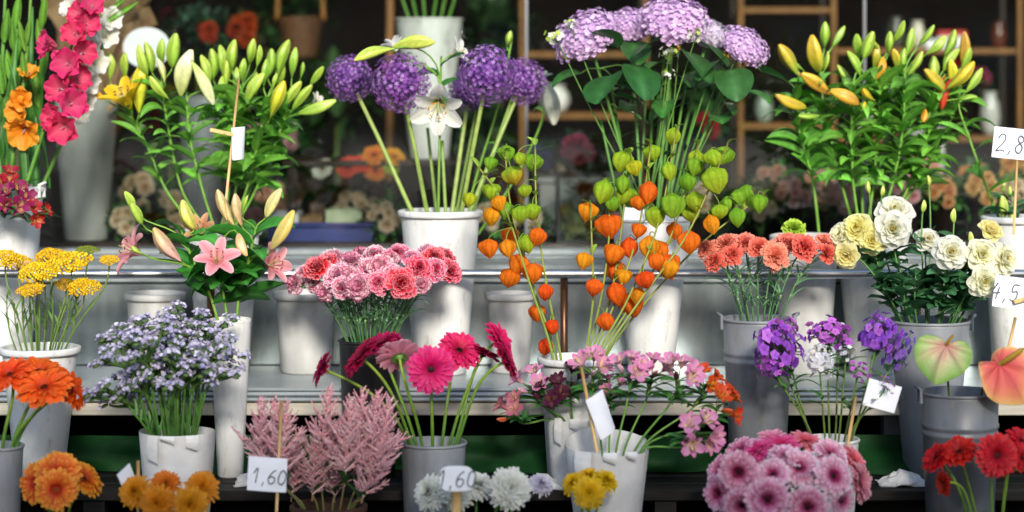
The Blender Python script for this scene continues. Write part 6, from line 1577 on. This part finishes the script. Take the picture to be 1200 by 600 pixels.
# foliage clumps and blurred blooms
def clump(g, c, rx, ry, rz_, n, L, W, col, up=.4):
    for i in range(n):
        d = norm(NR.normal(0, 1, 3) + (0, -.2, up)); p_ = np.asarray(c) + d * np.array([rx, ry, rz_]) * rnd(.3, 1)
        leaf_into(g, p_, d + NR.normal(0, .4, 3), L * rnd(.6, 1.2), W * rnd(.7, 1.2), col * rnd(.6, 1.4), bend=-rnd(.3, 1.2), nu=5)
def potted(px, py, Y, rpx, zb, blooms, cols, label, group, br=8, leafc='2c5a2c', name='potted_rose', cat='potted plant', L=.05):
    """pot + leaf ball + blooms"""
    c = P(px, py, Y); R = S(rpx, Y); t = thing(name, label, cat, (c[0], Y, zb), group); org = np.array([c[0], Y, zb])
    ph_ = max(.05, min(.14, c[2] - zb - R * .3)); g = G()
    g.lathe([(.001, 0), (R * .45, 0), (R * .6, ph_), (R * .66, ph_), (R * .66, ph_ + .012), (R * .58, ph_ + .012), (R * .5, ph_ * .7), (.001, ph_ * .7)], (1, 1, 1), 24); obj('pot', g.mesh('pot', DWOOD), t)
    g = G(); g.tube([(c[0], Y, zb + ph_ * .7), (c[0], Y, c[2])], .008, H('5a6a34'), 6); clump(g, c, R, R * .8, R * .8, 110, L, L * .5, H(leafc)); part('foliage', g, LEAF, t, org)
    for i in range(blooms):
        a = i * 2.4; d = norm((math.cos(a) * (i % 3 + .4) * .4, -.9, math.sin(a) * .5 + .35)); p_ = c + d * R * rnd(.9, 1.15)
        obj('bloom', rose_bloom(cols, i % 3, .4), t, xf(p_, d, S(br, Y) * rnd(.8, 1.2), rnd(0, 6), org))
RP = 'd8907a ecc0a8 f2d4c4'; RC = 'd8b078 ecd8b8 f4e8d4'; RR = '8a1420 b82838 d04050'; RM = 'b02858 d05080 e080a0'
gg = 'potted roses inside the window'
for i, a in enumerate([(420, 250, 7.85, 34, ZLEDGE, 9, RC, 'rose bush with cream and peach blooms right of the blue crate'), (372, 236, 8.05, 34, ZLEDGE, 7, RP, 'peach rose bush behind the blue crate'), (325, 240, 8.1, 30, ZLEDGE, 6, RP, 'peach rose bush left of the blue crate'), (170, 232, 7.95, 36, ZLEDGE, 7, RC, 'cream rose bush right of the pale grey bucket'), (205, 245, 7.8, 22, ZLEDGE, 4, RC, 'small cream rose bush left of the grey bucket'),
    (648, 222, 8.2, 30, ZLEDGE, 6, RC, 'cream rose bush behind the left lantern stems'), (905, 225, 7.9, 40, ZLEDGE, 7, RP, 'peach rose bush above the salmon carnations'), (960, 228, 8.1, 36, ZLEDGE, 5, RP, 'peach rose bush left of the orange lily stems'), (1080, 214, 7.9, 40, ZLEDGE, 6, RP, 'pink rose bush behind the white lisianthus'), (1140, 222, 8.0, 38, ZLEDGE, 6, 'c87a3a e0a060 ecc090', 'orange rose bush left of the upper price tag'), (1190, 210, 7.9, 36, ZLEDGE, 5, 'd89a3a e8b860 f0d090', 'yellow orange rose bush at the right edge')]):
    potted(*a, gg, 10)
RW = 'e0b890 f4e2c8 faf2e4'; RK = 'e08a9a f4bcc4 fae0e4'
for i, a in enumerate([(150, 262, 7.62, 24, 5, RW, 'cream rose bush low beside the pale grey bucket'), (214, 268, 7.56, 18, 4, RW, 'tiny cream rose bush at the glass, left of the pink lilies'), (300, 262, 7.62, 22, 5, RK, 'pale pink rose bush at the glass behind the pink lily buds'), (452, 258, 7.6, 26, 7, RW, 'cream rose bush at the glass left of the allium bucket'), (440, 232, 8.0, 24, 5, RK, 'pink rose bush behind the leftmost allium stem'),
    (574, 258, 7.6, 24, 5, RW, 'cream rose bush at the glass right of the allium bucket'), (622, 262, 7.58, 24, 5, RW, 'cream rose bush at the glass behind the left lantern stems'), (724, 268, 7.6, 20, 4, RK, 'pink rose bush beside the glass box of moss'), (820, 236, 7.7, 26, 4, RW, 'cream rose bush behind the green lanterns'), (884, 246, 7.6, 28, 7, RW, 'cream rose bush at the glass above the salmon carnations'),
    (925, 232, 7.66, 28, 6, RK, 'pale pink rose bush at the glass left of the cream bucket'), (985, 236, 7.62, 24, 5, RK, 'pale pink rose bush among the orange lily stems'), (1062, 224, 7.64, 28, 5, RK, 'pale pink rose bush above the tallest lisianthus'), (1104, 232, 7.62, 26, 5, 'd88a4a ecb078 f4d4a8', 'apricot rose bush at the glass above the flat lisianthus'), (1150, 226, 7.62, 30, 6, 'd8a04a ecc078 f6deb0', 'apricot rose bush at the glass left of the price tag'), (1186, 232, 7.6, 26, 5, RW, 'cream rose bush at the glass by the right edge')]):
    potted(*a[:4], ZLEDGE, a[4], a[5], a[6], 'rose bushes close to the glass', 9, '4a7a38')
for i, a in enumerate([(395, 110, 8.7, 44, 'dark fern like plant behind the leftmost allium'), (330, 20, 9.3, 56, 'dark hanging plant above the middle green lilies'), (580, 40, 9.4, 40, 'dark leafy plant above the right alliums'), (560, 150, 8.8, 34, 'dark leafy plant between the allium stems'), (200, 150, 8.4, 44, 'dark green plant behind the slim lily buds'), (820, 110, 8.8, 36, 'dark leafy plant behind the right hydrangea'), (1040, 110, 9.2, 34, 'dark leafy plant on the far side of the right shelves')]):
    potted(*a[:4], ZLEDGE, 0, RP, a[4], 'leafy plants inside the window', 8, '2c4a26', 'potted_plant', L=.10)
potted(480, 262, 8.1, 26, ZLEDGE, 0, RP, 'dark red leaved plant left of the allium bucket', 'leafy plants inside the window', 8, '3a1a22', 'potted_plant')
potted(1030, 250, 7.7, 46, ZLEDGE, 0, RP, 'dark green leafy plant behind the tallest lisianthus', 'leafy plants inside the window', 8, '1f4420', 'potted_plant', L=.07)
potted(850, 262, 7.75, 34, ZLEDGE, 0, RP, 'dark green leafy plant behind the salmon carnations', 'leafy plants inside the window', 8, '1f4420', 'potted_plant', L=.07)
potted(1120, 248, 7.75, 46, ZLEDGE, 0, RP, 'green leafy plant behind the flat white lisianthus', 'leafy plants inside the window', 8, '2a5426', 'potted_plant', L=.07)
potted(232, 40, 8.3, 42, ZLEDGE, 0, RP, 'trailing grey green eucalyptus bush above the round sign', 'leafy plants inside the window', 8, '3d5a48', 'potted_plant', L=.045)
potted(290, 42, 8.5, 30, ZLEDGE, 5, 'a02814 c0401c d0602c', 'red flowering plant above the middle green lilies', 'leafy plants inside the window', 11, '3a3a1c', 'potted_plant')
potted(245, 40, 8.1, 16, ZLEDGE, 3, 'a02814 b8381c c8502c', 'small red blossom plant above the grey bucket', 'leafy plants inside the window', 9, '2c4a2c', 'potted_plant')
# cut gerberas lying on the table behind alliums
gg = 'cut gerberas lying on the low table'
for i, (px, py, r, d, cols, l) in enumerate([(378, 198, 14, (-.3, -.7, .5), 'c9c9b0 e4e4d8 efefe6', 'white cut gerbera lying leftmost on the low table'), (408, 196, 15, (-.2, -.8, .5), 'b82010 d83820 e85838', 'red cut gerbera lying second on the low table'), (424, 192, 13, (.1, -.7, .6), 'b82010 d83820 e85838', 'red orange cut gerbera lying in the middle'),
       (438, 182, 15, (-.2, -.7, .6), 'c85a10 e0781c ec9838', 'orange cut gerbera on top of the others'), (440, 200, 14, (.1, -.8, .4), 'c85a10 e0781c ec9838', 'orange cut gerbera lying below the top one'), (462, 184, 14, (.3, -.6, .6), 'd08a10 e09a1c ecb838', 'yellow orange cut gerbera lying at right'), (458, 194, 12, (.4, -.7, .4), '8a9a20 a0b830 b8cc50', 'lime green cut gerbera lying at far right')]):
    Y = 7.64; c = P(px, py, Y); dn = norm(d); tail = c + np.array([.02, .3, 0]); tail[2] = ZT + .012
    t = thing('cut_gerbera', l, 'gerbera', tail, gg); g = G(); g.tube(bez(c - dn * .01, c - dn * .06, tail + (0, -.1, 0), tail, 8), .004, GRN, 6); part('stem', g, STEM, t, tail)
    b = obj('bloom', gerbera_petals(cols, i % 3, 1.0), t, xf(c, dn, S(r, Y), rnd(0, 6), tail)); obj('disc', gerbera_disc('3a2010 7a5020'), b)
# blue crate with clear tray
Y = 7.55; t = thing('blue_crate', 'dark blue plastic crate holding a clear tray on the counter', 'crate', P(370, 284, Y)); org = np.array(t.location)
x0, x1, zb, zt = xat(318, Y), xat(432, Y), ZLEDGE, zat(262, Y); g = G()
g.box((x0, Y, zb), (x1, Y + .012, zt - .012), (1, 1, 1)); g.box((x0, Y + .3, zb), (x1, Y + .312, zt), (1, 1, 1)); g.box((x0 - .012, Y, zb), (x0 - .0005, Y + .312, zt), (1, 1, 1)); g.box((x1 + .0005, Y, zb), (x1 + .012, Y + .312, zt), (1, 1, 1)); g.box((x0, Y + .0125, zb), (x1, Y + .2995, zb + .01), (1, 1, 1))
part('body', g, BLUEP, t, org, False)
g = G(); g.box((x0 - .02, Y - .012, zt - .011), (x1 + .02, Y - .0005, zt + .004), (1, 1, 1), bev=.003); part('rim', g, BLUEP, t, org, False)
for a, b_, py, l, m in [(305, 350, 250, 'white card tray in the blue crate, left', CARD), (352, 378, 254, 'brown card box in the blue crate', KRAFT), (382, 424, 246, 'pale green seedling box in the blue crate', surface('pale_green_card', H('9aa888'), H('b8c4a6'), .6, 0, 30.))]:
    x0, x1 = xat(a, Y + .05), xat(b_, Y + .05); z0 = ZLEDGE + .0101; g = G(); z1 = zat(py, Y + .05)
    for lo, hi in (((x0, Y + .04, z0), (x1, Y + .046, z1)), ((x0, Y + .2, z0), (x1, Y + .206, z1)), ((x0, Y + .0465, z0), (x0 + .006, Y + .1995, z1)), ((x1 - .006, Y + .0465, z0), (x1, Y + .1995, z1)), ((x0 + .007, Y + .047, z0), (x1 - .007, Y + .199, z1 - .02))): g.box(lo, hi, (1, 1, 1))
    solo('card_tray', g, m, l, 'tray', smooth=False)
# glass box with moss, hydrangea side
Y = 7.47; t = thing('glass_terrarium', 'glass box of moss and pale pebbles behind the lantern stems', 'terrarium', P(684, 284, Y)); org = np.array(t.location)
x0, x1, zb, zt = xat(653, Y), xat(712, Y), ZLEDGE, zat(204, Y); g = G(); e = .005
for x in (x0, x1 - 2 * e):
    for yy in (Y, Y + .22): g.box((x, yy, zb), (x + 2 * e, yy + 2 * e, zt), (1, 1, 1))
for yy in (Y, Y + .22):
    for z in (zb, zt - 2 * e): g.box((x0 + 2 * e + .0005, yy, z), (x1 - 2 * e - .0005, yy + 2 * e, z + 2 * e), (1, 1, 1))
part('frame', g, BLACKP, t, org, False)
g = G(); g.box((x0 + 2 * e, Y + .003, zb + 2 * e), (x1 - 2 * e, Y + .006, zt - 2 * e), (1, 1, 1)); part('glass_wall', g, VGLASS, t, org, False)
g = G(); cz = zb + .08
for i in range(260): g.ball((rnd(x0 + .02, x1 - .02), Y + rnd(.02, .2), zb + rnd(.015, .12)), rnd(.012, .022), H('a8a060') * rnd(.6, 1.3), 4, 6)
part('moss', g, PLAIN, t, org)
g = G(); clump(g, ((x0 + x1) / 2, Y + .1, zb + .16), .06, .06, .03, 60, .04, .02, H('3a6a2a')); part('foliage', g, LEAF, t, org)
# bouquets, boxes and vases further in
def vase(px, rim, Y, w, zb, mat, label, prof=None, name='vase', group='vases on the shelves'):
    c = P(px, rim, Y); h = c[2] - zb; R = S(w, Y) / 2; t = thing(name, label, 'vase', (c[0], Y, zb), group); g = G()
    pr = prof or [(.5, 0), (.8, .15), (1, .45), (.85, .75), (.55, .9), (.65, 1.)]
    g.lathe([(.001, 0)] + [(r * R, z * h) for r, z in pr] + [((pr[-1][0] - .1) * R, h), ((pr[-1][0] - .12) * R, h * .4), (.001, h * .3)], (1, 1, 1), 28); obj('body', g.mesh('body', mat), t)
    g = G(); g.lathe([(pr[-1][0] * R + .0005, h - .006), (pr[-1][0] * R + .004, h - .003), (pr[-1][0] * R, h + .002), ((pr[-1][0] - .1) * R, h + .001)], (1, 1, 1), 28); obj('rim', g.mesh('rim', mat), t)
def glaze(h1, h2, r=.25): return surface('glaze', H(h1), H(h2), r, 0, 5., bump=.03)
zs = lambda py, Y: zat(py, Y) + .0115
for a in [(895, 110, 9.0, 22, zs(148, YI), glaze('7a8a80', '9aa89c'), 'grey green vase on the shelf behind the leftmost orange lily'), (930, 118, 9.05, 18, zs(148, YI), VGLASS, 'clear glass vase on the shelf behind the orange lilies'), (1010, 128, 9.0, 26, zs(163, YI), glaze('b8b8b0', 'd0d0c8'), 'white vase on the right shelf, left end'), (1160, 108, 9.02, 24, zs(163, YI), glaze('a8a8a4', 'c8c8c4'), 'pale grey vase on the right shelf, right end'), (1050, 20, 9.05, 22, zs(60, YI), glaze('3a3a34', '5a5a50'), 'dark olive vase on the upper right shelf'),
          (1075, 25, 9.0, 18, zs(60, YI), glaze('c0b8a8', 'd8d0c0'), 'cream vase on the upper right shelf'), (1170, 26, 9.0, 20, zs(60, YI), glaze('4a2418', '6a3828'), 'brown vase at right end of the upper shelf'), (650, 100, 9.2, 36, zat(136, 9.1) + .0115, glaze('d0d0cc', 'e2e2de', .5), 'white rounded pot on the shelf right of the alliums'), (700, 24, 9.25, 24, zat(64, 9.1) + .0115, glaze('2a3a30', '48584c'), 'dark green vase on the shelf above the hydrangeas'), (540, 30, 9.25, 20, zat(64, 9.1) + .0115, VGLASS, 'glass vase on the shelf above the right alliums'), (580, 105, 9.25, 22, zat(136, 9.1) + .0115, glaze('383430', '545048'), 'dark vase on the shelf behind the right alliums')]: vase(*a)
potted(1122, 78, 9.0, 18, zs(163, YI), 5, RR, 'dark red rose plant on the right wooden shelf', 'flowers on the wooden shelves', 9, '1f3a20', 'potted_rose', 'potted plant')
potted(1150, 92, 9.05, 14, zs(163, YI), 3, RM, 'pink rose plant on the right wooden shelf', 'flowers on the wooden shelves', 8, '1f3a20', 'potted_rose', 'potted plant')
potted(676, 180, 7.8, 22, zat(208, 7.66) + .0, 7, RM, 'crimson and pink rose bouquet on the grey table', 'flowers inside behind the hydrangea stalks', 11, '24402a', 'potted_rose', 'bouquet')
potted(637, 185, 7.9, 15, zat(208, 7.66), 3, '303a7a 4a58a0 6a78b8', 'blue flowering plant left of the crimson roses', 'flowers inside behind the hydrangea stalks', 9, '24402a', 'potted_rose', 'potted plant')
potted(300, 165, 8.4, 24, ZLEDGE, 4, 'b07a88 c898a4 d8b0b8', 'dusky pink rose bush behind the middle green lilies', gg, 9)
potted(340, 165, 8.6, 22, ZLEDGE, 3, 'c08a9a d4a4b0 e0bcc4', 'dusky pink roses behind the sideways lily bud', gg, 8)
potted(830, 150, 8.6, 20, ZLEDGE, 3, RR, 'red rose bush behind the hydrangea stalks', gg, 9)
for i, (x0, x1, y0, Y, m, l) in enumerate([(1100, 1132, 36, 9.0, surface('red_card', H('a01818'), H('c02820'), .5, 0, 20.), 'red and white gift box on the upper right shelf'), (1085, 1098, 46, 9.0, CARD, 'small white box beside the red gift box')]):
    z0 = zs(60, YI); z1 = zat(y0, Y); t = thing('gift_box', l, 'box', P((x0 + x1) / 2, 60, Y)); org = np.array(t.location); g = G(); g.box((xat(x0, Y), Y, z0), (xat(x1, Y), Y + .1, lerp(z0, z1, .68)), (1, 1, 1), bev=.002); part('body', g, CARD if i == 0 else m, t, org, False)
    g = G(); g.box((xat(x0, Y) - .004, Y - .004, lerp(z0, z1, .68) + .001), (xat(x1, Y) + .004, Y + .104, z1), (1, 1, 1), bev=.002); part('lid', g, m, t, org, False)
# wicker basket and hanging things, upper left
Y = 8.7; t = thing('wicker_basket', 'brown wicker basket hanging above the green lilies', 'basket', P(352, 60, Y)); org = np.array(t.location); g = G()
cc = P(352, 62, Y); R = S(54, Y) / 2; wv = lambda z, a: 1 + .03 * np.sin(18 * a) * np.cos(z * 300)
g.lathe([(.001, -.0)] + [(R * (.7 + .3 * u), .16 * u) for u in np.linspace(0, 1, 18)] + [(R * .94, .16), (R * .68, .02), (.001, .015)], (1, 1, 1), 72, cc - (0, 0, .02), wv); part('body', g, surface('wicker', H('3a2210'), H('6a4420'), .7, 0, 40., (1, 1, 4), bump=.6), t, org)
g = G(); a = np.linspace(0, PI, 20); g.tube(np.stack([cc[0] + R * np.cos(a), 0 * a + Y, cc[2] + .13 + .34 * np.sin(a)], -1), .009, (1, 1, 1), 8); part('handle', g, GWOOD, t, org)
def dark_leafy(px, py, Y, label):
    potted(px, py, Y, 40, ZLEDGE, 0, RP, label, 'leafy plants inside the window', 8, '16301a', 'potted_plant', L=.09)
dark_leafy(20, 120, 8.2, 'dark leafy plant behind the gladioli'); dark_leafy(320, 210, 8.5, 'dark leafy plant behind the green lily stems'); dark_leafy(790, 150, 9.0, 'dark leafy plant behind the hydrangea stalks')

# ================================================================ light, sky, camera
ELEV, AZ = math.radians(24), math.radians(-8)     # low sun from behind the camera, a little to the right
wd = bpy.data.worlds.new('World'); SC.world = wd; wd.use_nodes = True
nt = wd.node_tree; nt.nodes.clear()
sky = nt.nodes.new('ShaderNodeTexSky'); sky.sky_type = 'NISHITA'; sky.sun_disc = False; sky.sun_elevation = ELEV; sky.sun_rotation = PI + AZ
bg = nt.nodes.new('ShaderNodeBackground'); bg.inputs['Strength'].default_value = SKY_S
wo_ = nt.nodes.new('ShaderNodeOutputWorld'); nt.links.new(sky.outputs[0], bg.inputs[0]); nt.links.new(bg.outputs[0], wo_.inputs[0])
ld = bpy.data.lights.new('sun', 'SUN'); ld.energy = SUN_S; ld.angle = math.radians(SUN_A); ld.color = (1, .93, .82)
so = bpy.data.objects.new('sun', ld); COL.objects.link(so)
sd = Vector((math.sin(PI + AZ) * math.cos(ELEV), math.cos(PI + AZ) * math.cos(ELEV), math.sin(ELEV)))
so.rotation_euler = sd.to_track_quat('Z', 'Y').to_euler(); so.location = (-2, -4, 6)
cd = bpy.data.cameras.new('camera'); cd.sensor_width = 36; cd.lens = FOC / 1200 * 36; cd.shift_y = (HOR - 300) / 1200; cd.clip_start = .1; cd.clip_end = 500
cd.dof.use_dof = True; cd.dof.focus_distance = 6.35; cd.dof.aperture_fstop = 1.0
co = bpy.data.objects.new('camera', cd); COL.objects.link(co); co.location = (0, 0, ZC); co.rotation_euler = (PI / 2, 0, 0); SC.camera = co
SC.view_settings.view_transform = 'Standard'; SC.view_settings.look = 'None'; SC.view_settings.exposure = EXPO; SC.view_settings.gamma = 1; SC.view_settings.use_curve_mapping = False
SC.cycles.max_bounces = 8; SC.cycles.diffuse_bounces = 3; SC.cycles.glossy_bounces = 4; SC.cycles.transparent_max_bounces = 12; SC.cycles.transmission_bounces = 4
SC.cycles.use_denoising = True; SC.cycles.caustics_reflective = False; SC.cycles.caustics_refractive = False
